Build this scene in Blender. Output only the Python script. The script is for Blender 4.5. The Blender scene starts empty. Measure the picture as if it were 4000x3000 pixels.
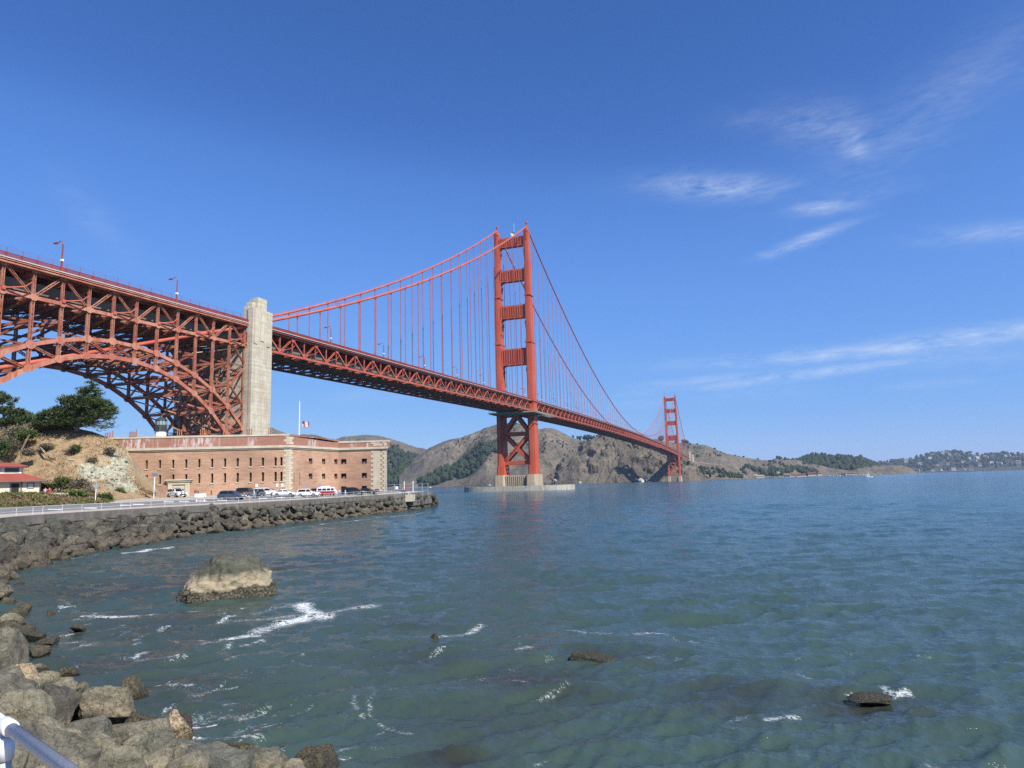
import bpy, bmesh, math, random
import numpy as np
from mathutils import Vector, Matrix, noise as mnoise
random.seed(7); rng = np.random.default_rng(7)
scn = bpy.context.scene
COL = scn.collection
R = math.radians

# ------------------------------------------------------------------ camera
CAM = np.array([179.7646, -537.9400, 5.9987])
AX_R = np.array([0.94479984, 0.3264689, -0.02777274])
AX_U = np.array([0.0735373, -0.12868619, 0.98895507])
AX_D = np.array([-0.3192891, 0.93640692, 0.14559034])
FPX = 2641.1
cd = bpy.data.cameras.new('camera'); cam = bpy.data.objects.new('camera', cd); COL.objects.link(cam)
cd.sensor_width = 36; cd.lens = 36 * FPX / 4000; cd.clip_start = 0.1; cd.clip_end = 40000
m = Matrix.Identity(4)
for i in range(3):
    m[i][0] = AX_R[i]; m[i][1] = AX_U[i]; m[i][2] = -AX_D[i]; m[i][3] = CAM[i]
cam.matrix_world = m
scn.camera = cam

# ------------------------------------------------------------------ sky and sun
SUN_E, SUN_PHI = 45.0, 61.0            # elevation; degrees east of the bridge's south
sun_dir = Vector((math.cos(R(SUN_E)) * math.sin(R(SUN_PHI)), -math.cos(R(SUN_E)) * math.cos(R(SUN_PHI)), math.sin(R(SUN_E))))
scn.view_settings.view_transform = 'Standard'; scn.view_settings.look = 'None'
scn.view_settings.exposure = 0.5; scn.view_settings.gamma = 1.0
scn.view_settings.use_curve_mapping = False
scn.cycles.use_denoising = False      # real grain instead of a smoothed surface
scn.cycles.use_adaptive_sampling = False
scn.cycles.sample_clamp_indirect = 3.0; scn.cycles.sample_clamp_direct = 2.6
scn.cycles.max_bounces = 6; scn.cycles.diffuse_bounces = 1; scn.cycles.glossy_bounces = 3
scn.cycles.transmission_bounces = 3; scn.cycles.volume_bounces = 0; scn.cycles.transparent_max_bounces = 6
scn.cycles.caustics_reflective = False; scn.cycles.caustics_refractive = False
world = bpy.data.worlds.new('World'); scn.world = world; world.use_nodes = True
wn = world.node_tree.nodes; wl = world.node_tree.links
wn.clear()
def wnode(t, **k):
    n = wn.new(t)
    for a, b in k.items(): setattr(n, a, b)
    return n
sky = wnode('ShaderNodeTexSky', sky_type='NISHITA', sun_disc=False, sun_elevation=R(SUN_E),
            sun_rotation=math.atan2(sun_dir.x, sun_dir.y), altitude=0, air_density=1.0, dust_density=0.0, ozone_density=5.0)
bg = wnode('ShaderNodeBackground'); bg.inputs[1].default_value = 0.0766
wo = wnode('ShaderNodeOutputWorld')
def to_az_el(px, py):
    w = AX_D * FPX + AX_R * (px - 2000) + AX_U * (1500 - py); w /= np.linalg.norm(w)
    return math.atan2(w[0], w[1]), math.asin(w[2])
geo = wnode('ShaderNodeTexCoord')
sep = wnode('ShaderNodeSeparateXYZ'); wl.new(geo.outputs['Generated'], sep.inputs[0])
def wm(op, a, b=None, c=None):
    n = wnode('ShaderNodeMath', operation=op)
    for i, v in enumerate((a, b, c)):
        if v is None: continue
        if isinstance(v, (int, float)): n.inputs[i].default_value = v
        else: wl.new(v, n.inputs[i])
    return n.outputs[0]
az = wm('ARCTAN2', sep.outputs[0], sep.outputs[1]); el = wm('ARCSINE', sep.outputs[2])
comb = wnode('ShaderNodeCombineXYZ'); wl.new(az, comb.inputs[0]); wl.new(el, comb.inputs[1])
# cirrus: soft wisps, each an elongated streak broken up by drawn-out noise
def wnoise(scale, loc, sc, detail=6, rough=0.6, dist=0.0, rot=0.0):
    mp = wnode('ShaderNodeMapping'); mp.inputs['Location'].default_value = loc; mp.inputs['Scale'].default_value = sc
    mp.inputs['Rotation'].default_value = (0, 0, rot)
    wl.new(comb.outputs[0], mp.inputs[0])
    n = wnode('ShaderNodeTexNoise'); n.inputs['Scale'].default_value = scale; n.inputs['Detail'].default_value = detail
    n.inputs['Roughness'].default_value = rough; n.inputs['Distortion'].default_value = dist
    wl.new(mp.outputs[0], n.inputs['Vector']); return n.outputs[0]
nA = wnoise(13, (0, 0, 0), (1, 3.6, 1), 9, 0.66, 0.5, R(-10))
nB = wnoise(40, (3, 1, 0), (1, 5.0, 1), 6, 0.65, 0.3, R(-10))
nC = wnoise(5, (7, 2, 0), (1, 1.8, 1), 5, 0.6, 0.8, R(-20))
wisp = wm('ADD', wm('MULTIPLY', nA, 0.65), wm('MULTIPLY', nB, 0.35))
tot = None
# (pixel centre, half length, half width, tilt deg, strength)
for (px, py, L, W, T, s) in [
    (2790, 730, 270, 45, 0, .75), (2960, 745, 120, 40, 4, .3), (3210, 812, 120, 24, 6, .8), (3330, 770, 190, 40, 14, .22),
    (3130, 945, 130, 20, 22, 1.0), (3230, 905, 120, 12, 20, .35), (3220, 500, 190, 85, -8, .42), (3335, 555, 75, 55, -20, .7),
    (3030, 470, 200, 50, 0, .2), (3680, 400, 480, 110, 38, .26), (3850, 330, 330, 90, 30, .18), (3900, 910, 230, 34, 5, .42),
    (3450, 1368, 620, 26, 6, .95), (3850, 1312, 320, 34, 8, .9), (3150, 1462, 520, 20, 8, .75), (2780, 1482, 260, 17, 6, .6),
    (3750, 1400, 400, 40, 3, .2), (3680, 1495, 160, 16, 6, .25), (2560, 1570, 220, 26, 5, .2), (1480, 1545, 200, 26, 2, .2),
    (370, 860, 170, 55, -50, .14), (2900, 1540, 300, 30, 4, .15)]:
    a0, e0 = to_az_el(px, py)
    a1, e1 = to_az_el(px + 50, py); r1 = math.atan2(e1 - e0, a1 - a0)
    th = r1 + R(T); k = 1 / FPX
    da = wm('SUBTRACT', az, a0); de = wm('SUBTRACT', el, e0)
    u = wm('DIVIDE', wm('ADD', wm('MULTIPLY', da, math.cos(th)), wm('MULTIPLY', de, math.sin(th))), L * k)
    v = wm('DIVIDE', wm('SUBTRACT', wm('MULTIPLY', de, math.cos(th)), wm('MULTIPLY', da, math.sin(th))), W * k)
    d2 = wm('ADD', wm('MULTIPLY', u, u), wm('MULTIPLY', v, v))
    g = wm('MULTIPLY', wm('POWER', 2.718, wm('MULTIPLY', d2, -1.1)), s)
    tot = g if tot is None else wm('MAXIMUM', tot, g)
n = wnode('ShaderNodeMapRange'); n.inputs['From Min'].default_value = 0.36; n.inputs['From Max'].default_value = 0.70
wl.new(wisp, n.inputs['Value'])
cm = wm('MULTIPLY', tot, n.outputs[0]); cm = wm('MULTIPLY', cm, wm('ADD', wm('MULTIPLY', nC, 1.2), 0.35))
cm = wm('MINIMUM', wm('MULTIPLY', cm, 0.75), 0.7)
mix = wnode('ShaderNodeMixRGB'); mix.inputs[2].default_value = (7.6, 8.3, 9.4, 1)
# the photograph's colour response over the whole sky
sr = wnode('ShaderNodeSeparateColor'); wl.new(sky.outputs[0], sr.inputs[0]); hs = wnode('ShaderNodeCombineColor')
for i, pts in enumerate((((0, 0), (.685, .41), (.84, .52), (1.03, .80), (1.5, 1.22), (3.56, 2.15), (10, 5.6)), ((0, 0), (1.3, 1.28), (1.6, 1.56), (1.96, 2.25), (3, 3.2), (5.9, 4.55), (10, 6.6)), ((0, 0), (2.65, 4.05), (3.25, 5.05), (3.8, 6.4), (5, 7.7), (8.4, 8.7), (10, 9)))):
    fcv = wnode('ShaderNodeFloatCurve'); cu = fcv.mapping.curves[0]
    cu.points[0].location = (0, 0); cu.points[1].location = (1, pts[-1][1] / 10)
    for x_, y_ in pts[1:-1]: cu.points.new(x_ / 10, y_ / 10)
    for pt_ in cu.points: pt_.handle_type = 'AUTO_CLAMPED'
    fcv.mapping.update(); wl.new(wm('MINIMUM', wm('DIVIDE', sr.outputs[i], 10.0), 1.0), fcv.inputs['Value'])
    wl.new(wm('ADD', wm('MULTIPLY', fcv.outputs[0], 10.0), wm('MULTIPLY', wm('MAXIMUM', wm('SUBTRACT', sr.outputs[i], 10.0), 0.0), .7)), hs.inputs[i])
wl.new(hs.outputs[0], mix.inputs[1]); wl.new(cm, mix.inputs[0]); wl.new(mix.outputs[0], bg.inputs[0]); wl.new(bg.outputs[0], wo.inputs[0])

sl = bpy.data.lights.new('sun', 'SUN'); sl.energy = 5.0; sl.angle = R(0.53); sl.color = (1.0, 0.955, 0.88)
so = bpy.data.objects.new('sun', sl); COL.objects.link(so)
so.rotation_euler = sun_dir.to_track_quat('Z', 'Y').to_euler(); so.location = (300, -700, 500)

# ------------------------------------------------------------------ helpers
def ray(px, py): return AX_D * FPX + AX_R * (px - 2000) + AX_U * (1500 - py)
def S(px, py, dep):                     # surveyed point: sight line at a measured depth
    return Vector(CAM + ray(px, py) * dep / FPX)
def P(px, py, ax, v):                   # sight line met with the plane axis = v
    w = ray(px, py); return Vector(CAM + w * (v - CAM[ax]) / w[ax])
def onplane(px, py, A, B):              # sight line met with the vertical plane through A, B
    w = ray(px, py); nx, ny = (B[1] - A[1]), -(B[0] - A[0])
    t = ((A[0] - CAM[0]) * nx + (A[1] - CAM[1]) * ny) / (w[0] * nx + w[1] * ny)
    return Vector(CAM + w * t)

class MB:
    def __init__(s): s.v = []; s.f = []; s.m = []
    def add(s, vs, fs, mi=0):
        b = len(s.v); s.v += [tuple(v) for v in vs]; s.f += [tuple(b + i for i in f) for f in fs]; s.m += [mi] * len(fs); return s
    def box(s, c, size, mi=0, M=None):
        x, y, z = size[0] / 2, size[1] / 2, size[2] / 2
        vs = [Vector((a * x, b * y, d * z)) for d in (-1, 1) for b in (-1, 1) for a in (-1, 1)]
        c = Vector(c); vs = [(M @ v if M else v) + c for v in vs]
        return s.add(vs, [(0, 2, 3, 1), (4, 5, 7, 6), (0, 1, 5, 4), (2, 6, 7, 3), (0, 4, 6, 2), (1, 3, 7, 5)], mi)
    def box2(s, a, b, mi=0):
        return s.box([(a[i] + b[i]) / 2 for i in range(3)], [abs(b[i] - a[i]) for i in range(3)], mi)
    def bar(s, p0, p1, w, h, mi=0, up=(0, 0, 1)):
        M, L, c = bar_frame(p0, p1, up); return s.box(c, (w, h, L), mi, M)
    def tube(s, pts, r, n=8, mi=0, cap=True):
        pts = [Vector(p) for p in pts]; rr = r if isinstance(r, (list, tuple)) else [r] * len(pts)
        rings = []; t0 = None; x = None
        for i, p in enumerate(pts):
            t = (pts[min(i + 1, len(pts) - 1)] - pts[max(i - 1, 0)]).normalized()
            if x is None:
                x = t.orthogonal().normalized()
            else:
                x = (x - t * x.dot(t)).normalized()
            y = t.cross(x)
            rings.append([p + (x * math.cos(2 * math.pi * k / n) + y * math.sin(2 * math.pi * k / n)) * rr[i] for k in range(n)])
        vs = [v for q in rings for v in q]; fs = []
        for i in range(len(pts) - 1):
            for k in range(n):
                fs.append((i * n + k, i * n + (k + 1) % n, (i + 1) * n + (k + 1) % n, (i + 1) * n + k))
        if cap:
            fs.append(tuple(reversed(range(n)))); fs.append(tuple((len(pts) - 1) * n + k for k in range(n)))
        return s.add(vs, fs, mi)
    def prism(s, poly, z0, z1, mi=0):
        n = len(poly); vs = [(p[0], p[1], z0) for p in poly] + [(p[0], p[1], z1) for p in poly]
        fs = [(i, (i + 1) % n, n + (i + 1) % n, n + i) for i in range(n)] + [tuple(reversed(range(n))), tuple(range(n, 2 * n))]
        return s.add(vs, fs, mi)
    def extrude(s, poly3, vec, mi=0):
        n = len(poly3); vec = Vector(vec); vs = [Vector(p) for p in poly3]; vs += [p + vec for p in vs]
        fs = [(i, (i + 1) % n, n + (i + 1) % n, n + i) for i in range(n)] + [tuple(reversed(range(n))), tuple(range(n, 2 * n))]
        return s.add(vs, fs, mi)
    def loft(s, rings, mi=0, close=True, caps=True):
        n = len(rings[0]); vs = [v for q in rings for v in q]; fs = []
        for i in range(len(rings) - 1):
            for k in range(n if close else n - 1):
                fs.append((i * n + k, i * n + (k + 1) % n, (i + 1) * n + (k + 1) % n, (i + 1) * n + k))
        if caps and close:
            fs.append(tuple(reversed(range(n)))); fs.append(tuple((len(rings) - 1) * n + k for k in range(n)))
        return s.add(vs, fs, mi)
    def mesh(s, name, mats, smooth=False):
        me = bpy.data.meshes.new(name); me.from_pydata(s.v, [], s.f)
        for mt in (mats if isinstance(mats, (list, tuple)) else [mats]): me.materials.append(mt)
        if any(s.m): me.polygons.foreach_set('material_index', s.m)
        bm = bmesh.new(); bm.from_mesh(me); bmesh.ops.recalc_face_normals(bm, faces=bm.faces); bm.to_mesh(me); bm.free()
        if smooth: me.polygons.foreach_set('use_smooth', [True] * len(me.polygons))
        return me
    def build(s, name, mats, parent=None, smooth=False):
        return place(name, s.mesh(name, mats, smooth), None, parent)

def bar_frame(p0, p1, up=(0, 0, 1)):
    p0 = Vector(p0); p1 = Vector(p1); d = p1 - p0; L = d.length; d = d / L; up = Vector(up)
    if abs(d.dot(up)) > 0.99: up = Vector((0, 1, 0))
    x = up.cross(d).normalized(); y = d.cross(x)
    M = Matrix((x, y, d)).transposed(); return M, L, (p0 + p1) / 2
WM = {}
def place(name, data, M=None, parent=None):
    o = bpy.data.objects.new(name, data); COL.objects.link(o)
    M = M if M is not None else Matrix.Identity(4)
    o.matrix_basis = M; WM[o] = M.copy()
    if parent is not None:
        o.parent = parent; o.matrix_parent_inverse = WM[parent].inverted()
    return o
def tag(o, label=None, cat=None, group=None, kind=None):
    if label: o['label'] = label
    if cat: o['category'] = cat
    if group: o['group'] = group
    if kind: o['kind'] = kind
    return o
def empty(name, loc, label, cat, group=None, rz=0.0):
    o = place(name, None, Matrix.Translation(Vector(loc)) @ Matrix.Rotation(rz, 4, 'Z')); o.empty_display_size = 1
    return tag(o, label, cat, group)
def pempty(name, parent):                        # a part that only gathers its own pieces
    o = bpy.data.objects.new(name, None); COL.objects.link(o); o.parent = parent; o.matrix_parent_inverse = WM[parent].inverted(); WM[o] = Matrix.Identity(4); return o
def lpart(mb, name, mats, parent, smooth=False):        # part built in the parent's own coordinates
    o = bpy.data.objects.new(name, mb.mesh(name, mats, smooth)); COL.objects.link(o); o.parent = parent
    WM[o] = WM[parent].copy(); return o
def copy_tree(o, M, label=None, group=None):
    def rec(src, par):
        c = src.copy(); COL.objects.link(c); c.parent = par
        for ch in src.children: rec(ch, c)
        return c
    c = rec(o, o.parent); c.matrix_basis = M; WM[c] = M.copy()
    if label: c['label'] = label
    if group: c['group'] = group
    return c
_unit = {}
def unit_mesh(mat, shape='box'):
    k = (mat.name, shape)
    if k not in _unit:
        b = MB()
        if shape == 'box': b.box((0, 0, 0), (1, 1, 1))
        elif shape == 'H':                     # two flange plates and a web
            b.box((0, -.44, 0), (1, .12, 1)); b.box((0, .44, 0), (1, .12, 1)); b.box((0, 0, 0), (.14, .759, 1))
        elif shape == 'laced':                 # two channels joined by zigzag lacing
            b.box((-.42, 0, 0), (.16, 1, 1)); b.box((.42, 0, 0), (.16, 1, 1))
            for i in range(8):
                z0 = -.5 + i / 8; s = 1 if i % 2 else -1
                for yy in (-.45, .45):
                    b.add([(-.34 * s, yy, z0), (.34 * s, yy, z0 + .105), (.34 * s, yy, z0 + .125), (-.34 * s, yy, z0 + .02)], [(0, 1, 2, 3)])
        _unit[k] = b.mesh('member_' + shape, mat)
    return _unit[k]
def member(name, p0, p1, w, h, mat, parent, shape='box', up=(0, 0, 1)):
    M, L, c = bar_frame(p0, p1, up)
    return place(name, unit_mesh(mat, shape), Matrix.Translation(c) @ M.to_4x4() @ Matrix.Diagonal((w, h, L, 1)), parent)

# ------------------------------------------------------------------ materials
def mat(name):
    m = bpy.data.materials.new(name); m.use_nodes = True
    return m, m.node_tree.nodes, m.node_tree.links, m.node_tree.nodes['Principled BSDF']
def ramp(nodes, stops, interp='LINEAR'):
    r = nodes.new('ShaderNodeValToRGB'); r.color_ramp.interpolation = interp; e = r.color_ramp.elements
    while len(e) < len(stops): e.new(0.5)
    for i, (p, c) in enumerate(stops): e[i].position = p; e[i].color = (*c, 1) if len(c) == 3 else c
    return r
def pos_noise(nodes, links, scale, sc=(1, 1, 1), detail=5, rough=0.55, dist=0.0, rot=(0, 0, 0), obj=False):
    if obj:
        g = nodes.new('ShaderNodeTexCoord'); out = g.outputs['Object']
    else:
        g = nodes.new('ShaderNodeNewGeometry'); out = g.outputs['Position']
    mp = nodes.new('ShaderNodeMapping'); mp.inputs['Scale'].default_value = sc; mp.inputs['Rotation'].default_value = rot
    links.new(out, mp.inputs[0])
    n = nodes.new('ShaderNodeTexNoise'); n.inputs['Scale'].default_value = scale; n.inputs['Detail'].default_value = detail
    n.inputs['Roughness'].default_value = rough; n.inputs['Distortion'].default_value = dist
    links.new(mp.outputs[0], n.inputs['Vector']); return n
def mixrgb(nodes, links, fac, a, b, mode='MIX'):
    n = nodes.new('ShaderNodeMixRGB'); n.blend_type = mode
    for i, v in ((0, fac), (1, a), (2, b)):
        if isinstance(v, (int, float)): n.inputs[i].default_value = v
        elif isinstance(v, tuple): n.inputs[i].default_value = (*v, 1) if len(v) == 3 else v
        else: links.new(v, n.inputs[i])
    return n.outputs[0]
def bump(nodes, links, h, strength, dist, bs):
    b = nodes.new('ShaderNodeBump'); b.inputs['Strength'].default_value = strength; b.inputs['Distance'].default_value = dist
    links.new(h, b.inputs['Height'])
    prev = bs.inputs['Normal']
    if prev.is_linked: links.new(prev.links[0].from_socket, b.inputs['Normal'])
    links.new(b.outputs[0], bs.inputs['Normal'])
def simple(name, c, rough=0.6, metal=0.0, var=0.12, scale=1.5, spec=None):
    m, n, l, b = mat(name)
    nz = pos_noise(n, l, scale, detail=4)
    lo = tuple(x * (1 - var) for x in c); hi = tuple(min(1, x * (1 + var)) for x in c)
    r = ramp(n, [(0.3, lo), (0.7, hi)]); l.new(nz.outputs[0], r.inputs[0]); l.new(r.outputs[0], b.inputs['Base Color'])
    b.inputs['Roughness'].default_value = rough; b.inputs['Metallic'].default_value = metal
    if spec is not None: b.inputs['Specular IOR Level'].default_value = spec
    return m
def paint_steel(name, c, faded, rust, rough=0.5, rustamt=0.62, sc=0.25):
    m, n, l, b = mat(name)
    a = pos_noise(n, l, sc, detail=6); s = pos_noise(n, l, 0.8, (1, 1, 0.12), 5, 0.6)
    r = ramp(n, [(0.40, c), (0.60, faded)]); l.new(a.outputs[0], r.inputs[0])
    r2 = ramp(n, [(rustamt - .06, (0, 0, 0)), (rustamt + .12, (.9, .9, .9))]); l.new(s.outputs[0], r2.inputs[0])
    l.new(mixrgb(n, l, r2.outputs[0], r.outputs[0], rust), b.inputs['Base Color'])
    b.inputs['Roughness'].default_value = rough
    return m
M_TOWER = paint_steel('tower_paint', (0.44, 0.075, 0.034), (0.48, 0.098, 0.046), (0.33, 0.052, 0.028), 0.55, 0.60, 0.06)
M_TRUSS = paint_steel('truss_paint', (0.40, 0.085, 0.048), (0.45, 0.120, 0.072), (0.24, 0.05, 0.032), 0.55, 0.60)
M_ARCH = paint_steel('arch_paint', (0.39, 0.122, 0.075), (0.49, 0.225, 0.145), (0.30, 0.065, 0.04), 0.6, 0.58)
M_CABLE = paint_steel('cable_paint', (0.45, 0.10, 0.06), (0.50, 0.14, 0.09), (0.42, 0.08, 0.05), 0.5, 0.6)
M_RAIL = paint_steel('bridge_rail_paint', (0.25, 0.038, 0.022), (0.29, 0.05, 0.03), (0.19, 0.03, 0.02), 0.55)
M_NET = simple('safety_net_steel', (0.33, 0.20, 0.17), 0.6)
M_SLAB = simple('deck_slab_concrete', (0.20, 0.18, 0.16), 0.85, var=0.25, scale=0.4)
M_WHITE = simple('white_paint', (0.78, 0.78, 0.76), 0.45, var=0.06)
M_GLASS, _n, _l, _b = mat('dark_window_glass'); _b.inputs['Base Color'].default_value = (0.012, 0.014, 0.017, 1); _b.inputs['Roughness'].default_value = 0.06
M_BLACK = simple('black_rubber', (0.018, 0.018, 0.018), 0.75)
M_DKMETAL = simple('dark_metal', (0.05, 0.055, 0.055), 0.5, 0.2)
M_GREYMET = simple('galvanised_metal', (0.42, 0.43, 0.44), 0.42, 0.7)
def concrete(name, c, streak, lines=None, var=0.2):
    m, n, l, b = mat(name)
    a = pos_noise(n, l, 0.5, detail=8, rough=0.65); s = pos_noise(n, l, 0.9, (1, 1, 0.07), 6, 0.65)
    r = ramp(n, [(0.3, tuple(x * (1 - var) for x in c)), (0.7, tuple(x * (1 + var) for x in c))]); l.new(a.outputs[0], r.inputs[0])
    r2 = ramp(n, [(0.46, (0, 0, 0)), (0.72, (.85, .85, .85))]); l.new(s.outputs[0], r2.inputs[0])
    col = mixrgb(n, l, r2.outputs[0], r.outputs[0], streak)
    if lines:
        q = pos_noise(n, l, lines, (0.03, 0.03, 1), 3, 0.5)
        r3 = ramp(n, [(0.42, (.90, .90, .90)), (0.58, (1.05, 1.05, 1.05))]); l.new(q.outputs[0], r3.inputs[0])
        col = mixrgb(n, l, 1.0, col, r3.outputs[0], 'MULTIPLY')
    l.new(col, b.inputs['Base Color']); b.inputs['Roughness'].default_value = 0.85
    bump(n, l, a.outputs[0], 0.4, 0.08, b)
    return m
M_PYLON = concrete('board_formed_concrete', (0.50, 0.455, 0.35), (0.36, 0.30, 0.20), 1.3)
M_PIER = concrete('pier_concrete', (0.40, 0.33, 0.235), (0.33, 0.20, 0.12), None, 0.15)
M_FENDER = concrete('fender_concrete', (0.42, 0.39, 0.32), (0.22, 0.20, 0.17), None, 0.25)
M_SEAWALL = concrete('seawall_concrete', (0.145, 0.132, 0.112), (0.065, 0.060, 0.052), None, 0.35)
# ================================================================== the bridge
XP = 13.7
def zr(y):                                    # top of the sidewalk railing along the bridge
    if y <= 0: return 75.3 + 0.025 * y
    if y <= 1280: return 75.3 + 6.3 * (1 - ((y - 640) / 640) ** 2)
    return 75.3 - 0.02 * (y - 1280)
def zt(y): return zr(y) - 2.2                 # top chord
def zcable(y):
    if -333 <= y <= 0:
        t = -y / 333.0; return 227 + (68.8 - 227) * t - 4 * 10.5 * t * (1 - t)
    if 0 < y <= 1280: return 83.6 + 143.4 * ((y - 640) / 640) ** 2
    t = (y - 1280) / 343.0; return 227 + (72 - 227) * t - 4 * 10.5 * t * (1 - t)

bridge = empty('suspension_bridge', (0, 0, 0), 'long orange steel suspension bridge with two tall towers crossing the strait', 'bridge')

# ---- towers
def cross(a, b, s, cx):
    q = [(a, b - 2 * s), (a - s, b - 2 * s), (a - s, b - s), (a - 2 * s, b - s), (a - 2 * s, b)]
    pts = [(x, y) for x, y in q] + [(-x, y) for x, y in reversed(q)] + [(-x, -y) for x, y in q] + [(x, -y) for x, y in reversed(q)]
    return [(cx + x, y) for x, y in pts]
LEV = [(13.0, 20.2, 3.1, 7.6, .55), (20.2, 74.6, 2.75, 6.7, .7), (74.6, 125.2, 2.5, 6.1, .66), (125.2, 160.4, 2.25, 5.4, .58),
       (160.4, 192.8, 2.05, 4.7, .5), (192.8, 221.6, 1.85, 4.0, .4)]
def make_tower(y0, first=None):
    T = MB()                                  # part mesh: the pier the legs stand on
    for sx in (-1, 1):
        a, b = 4.6, 10.5
        lo = [(sx * 13.7 + x * 1.12, y * 1.06, -4) for x, y in [(-a, -b + 3), (-a + 1.5, -b), (a - 1.5, -b), (a, -b + 3), (a, b - 3), (a - 1.5, b), (-a + 1.5, b), (-a, b - 3)]]
        hi = [(sx * 13.7 + x, y, 13.0) for x, y in [(-a, -b + 3), (-a + 1.5, -b), (a - 1.5, -b), (a, -b + 3), (a, b - 3), (a - 1.5, b), (-a + 1.5, b), (-a, b - 3)]]
        T.loft([lo, hi])
    T.box((0, 0, 4.2), (18.2, 15.0, 16.8))
    for k in range(10):
        T.box((-7.9 + k * 1.75, -7.9, 4.2), (0.85, 0.9, 16.4))
    M = Matrix.Translation((0, y0, 0))
    tw = place('tower', T.mesh('pier', M_PIER), M, bridge)
    def sub(mb, name, mt): return place(name, mb.mesh(name, mt), M, tw)
    legm = None
    for sx in (-1, 1):
        L = MB(); cx = sx * 13.7
        for i, (z0, z1, a, b, s) in enumerate(LEV):
            L.prism(cross(a, b, s, cx), z0, z1)
            # setback moulding at each level
            if i: L.prism(cross(a + .22, b + .3, s, cx), z0 - .1, z0 + .9)
        L.prism(cross(3.1 + .25, 7.6 + .25, .55, cx), 13.05, 14.0)
        for zz, e in ((123.4, .55), (164.6, .5)): L.prism(cross(2.35 + e, 6.0 + e if zz < 140 else 4.7 + e, .5, cx), zz, zz + .9)
        L.prism(cross(1.95, 4.2, .3, cx), 221.6, 222.5)
        for k in range(3): L.box((cx - .7 + .7 * k, -4.1, 217.6), (.3, .35, 7.0)); L.box((cx - .7 + .7 * k, 4.1, 217.6), (.3, .35, 7.0))
        # saddle housing and beacon
        L.loft([[(cx + x * 1.7, y * 3.6, 222.5) for x, y in ((-1, -1), (1, -1), (1, 1), (-1, 1))], [(cx + x * .9, y * 1.6, 226.3) for x, y in ((-1, -1), (1, -1), (1, 1), (-1, 1))]])
        L.box((cx, 0, 228.0), (1.1, 1.1, 3.6)); L.box((cx, 0, 229.9), (1.7, 1.7, .3)); L.tube([(cx, 0, 230), (cx, 0, 231.6)], .75, 10)
        # walkway collar above the deck
        L.prism(cross(3.6, 7.6, .4, cx), 73.2, 74.0)
        L.prism(cross(2.9, 6.7, .4, cx), 71.6, 73.2)
        for k in range(24):
            t = k / 24 * 2 * math.pi; L.box((cx + 3.4 * max(-1, min(1, 1.4 * math.cos(t))), 7.4 * max(-1, min(1, 1.4 * math.sin(t))), 74.7), (.12, .12, 1.4))
        sub(L, 'leg', M_TOWER)
    for zt_, zb_, yh in ((218.2, 210.3, 1.9), (188.8, 179.2, 2.3), (156.9, 146.3, 2.7), (119.0, 105.6, 3.1)):
        B = MB(); xi = 12.1 if zt_ > 200 else 11.9
        B.box2((-xi, -yh, zb_), (xi, yh, zt_))
        for s in (-1, 1):
            B.box2((-xi, s * yh, zt_ - 1.3), (xi, s * (yh + .55), zt_ + .25)); B.box2((-xi, s * yh, zb_ - .25), (xi, s * (yh + .5), zb_ + 1.0))
            n = 11
            for k in range(n):
                x = -10.4 + 20.8 * k / (n - 1); B.box2((x - .52, s * yh, zb_ + 1.0), (x + .52, s * (yh + .75), zt_ - 1.3))
            # arched corners under the strut, stepped brackets down the legs
            for q in (-1, 1):
                x0 = q * xi; prof = [(x0, zb_ - .2)]
                for k in range(9):
                    t = k / 8 * math.pi / 2; prof.append((x0 - q * (3.9 - 3.9 * math.sin(t)), zb_ - .2 - (5.2 - 5.2 * math.cos(t))))
                prof.append((x0, zb_ - 5.6))
                B.extrude([(x, s * (yh + .2), z) for x, z in prof], (0, -s * 1.6, 0))
                for k in range(4):
                    B.box2((x0 - q * (1.5 - k * .35), s * (yh - 1.0), zb_ - 6.5 - 3.2 * k), (x0 + q * .2, s * (yh + .5), zb_ - 3.6 - 3.2 * k))
                    if zt_ < 200 : B.box2((x0 - q * (1.3 - k * .4), s * (yh - .6), zt_ + .2 + k * .9), (x0 + q * .2, s * (yh + .2), zt_ + 1.1 + k * .9))
        sub(B, 'strut', M_TOWER)
    # bracing below the deck
    for nm, p0, p1, w in [('brace', (0, 0, 62.5), (-11.6, 0, 47), 2.6), ('brace', (0, 0, 62.5), (11.6, 0, 47), 2.6), ('brace', (-11.6, 0, 47), (11.6, 0, 23), 2.6),
                       ('brace', (11.6, 0, 47), (-11.6, 0, 23), 2.6), ('cross_strut', (-12, 0, 46.9), (12, 0, 46.9), 2.7), ('cross_strut', (-12, 0, 22.9), (12, 0, 22.9), 2.7),
                       ('cross_strut', (-12, 0, 63.6), (12, 0, 63.6), 3.4)]:
        b = MB()
        for s in (-1, 1):
            q0 = Vector(p0) + Vector((0, s * 3.1, 0)); q1 = Vector(p1) + Vector((0, s * 3.1, 0)); b.bar(q0, q1, w * 1.15, .8, up=(0, 1, 0))
        for k in range(1, 8):
            c = Vector(p0).lerp(Vector(p1), k / 8); b.box(c, (1.0, 5.6, .9))
        sub(b, nm, M_TOWER)
    for s in (-1, 1):
        for (x, z, w, h) in ((0, 35, 5.2, 6.2), (-10.8, 47, 3.0, 6.4), (10.8, 47, 3.0, 6.4), (-10.8, 23.6, 3.0, 6.0), (10.8, 23.6, 3.0, 6.0), (0, 61.2, 6.5, 4.6)):
            pl = [(x - w / 2, z - h / 4), (x - w / 4, z - h / 2), (x + w / 4, z - h / 2), (x + w / 2, z - h / 4), (x + w / 2, z + h / 4), (x + w / 4, z + h / 2), (x - w / 4, z + h / 2), (x - w / 2, z + h / 4)]
            b = MB(); b.extrude([(px, s * 3.35, pz) for px, pz in pl], (0, s * .3, 0)); sub(b, 'gusset_plate', M_TOWER)
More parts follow.
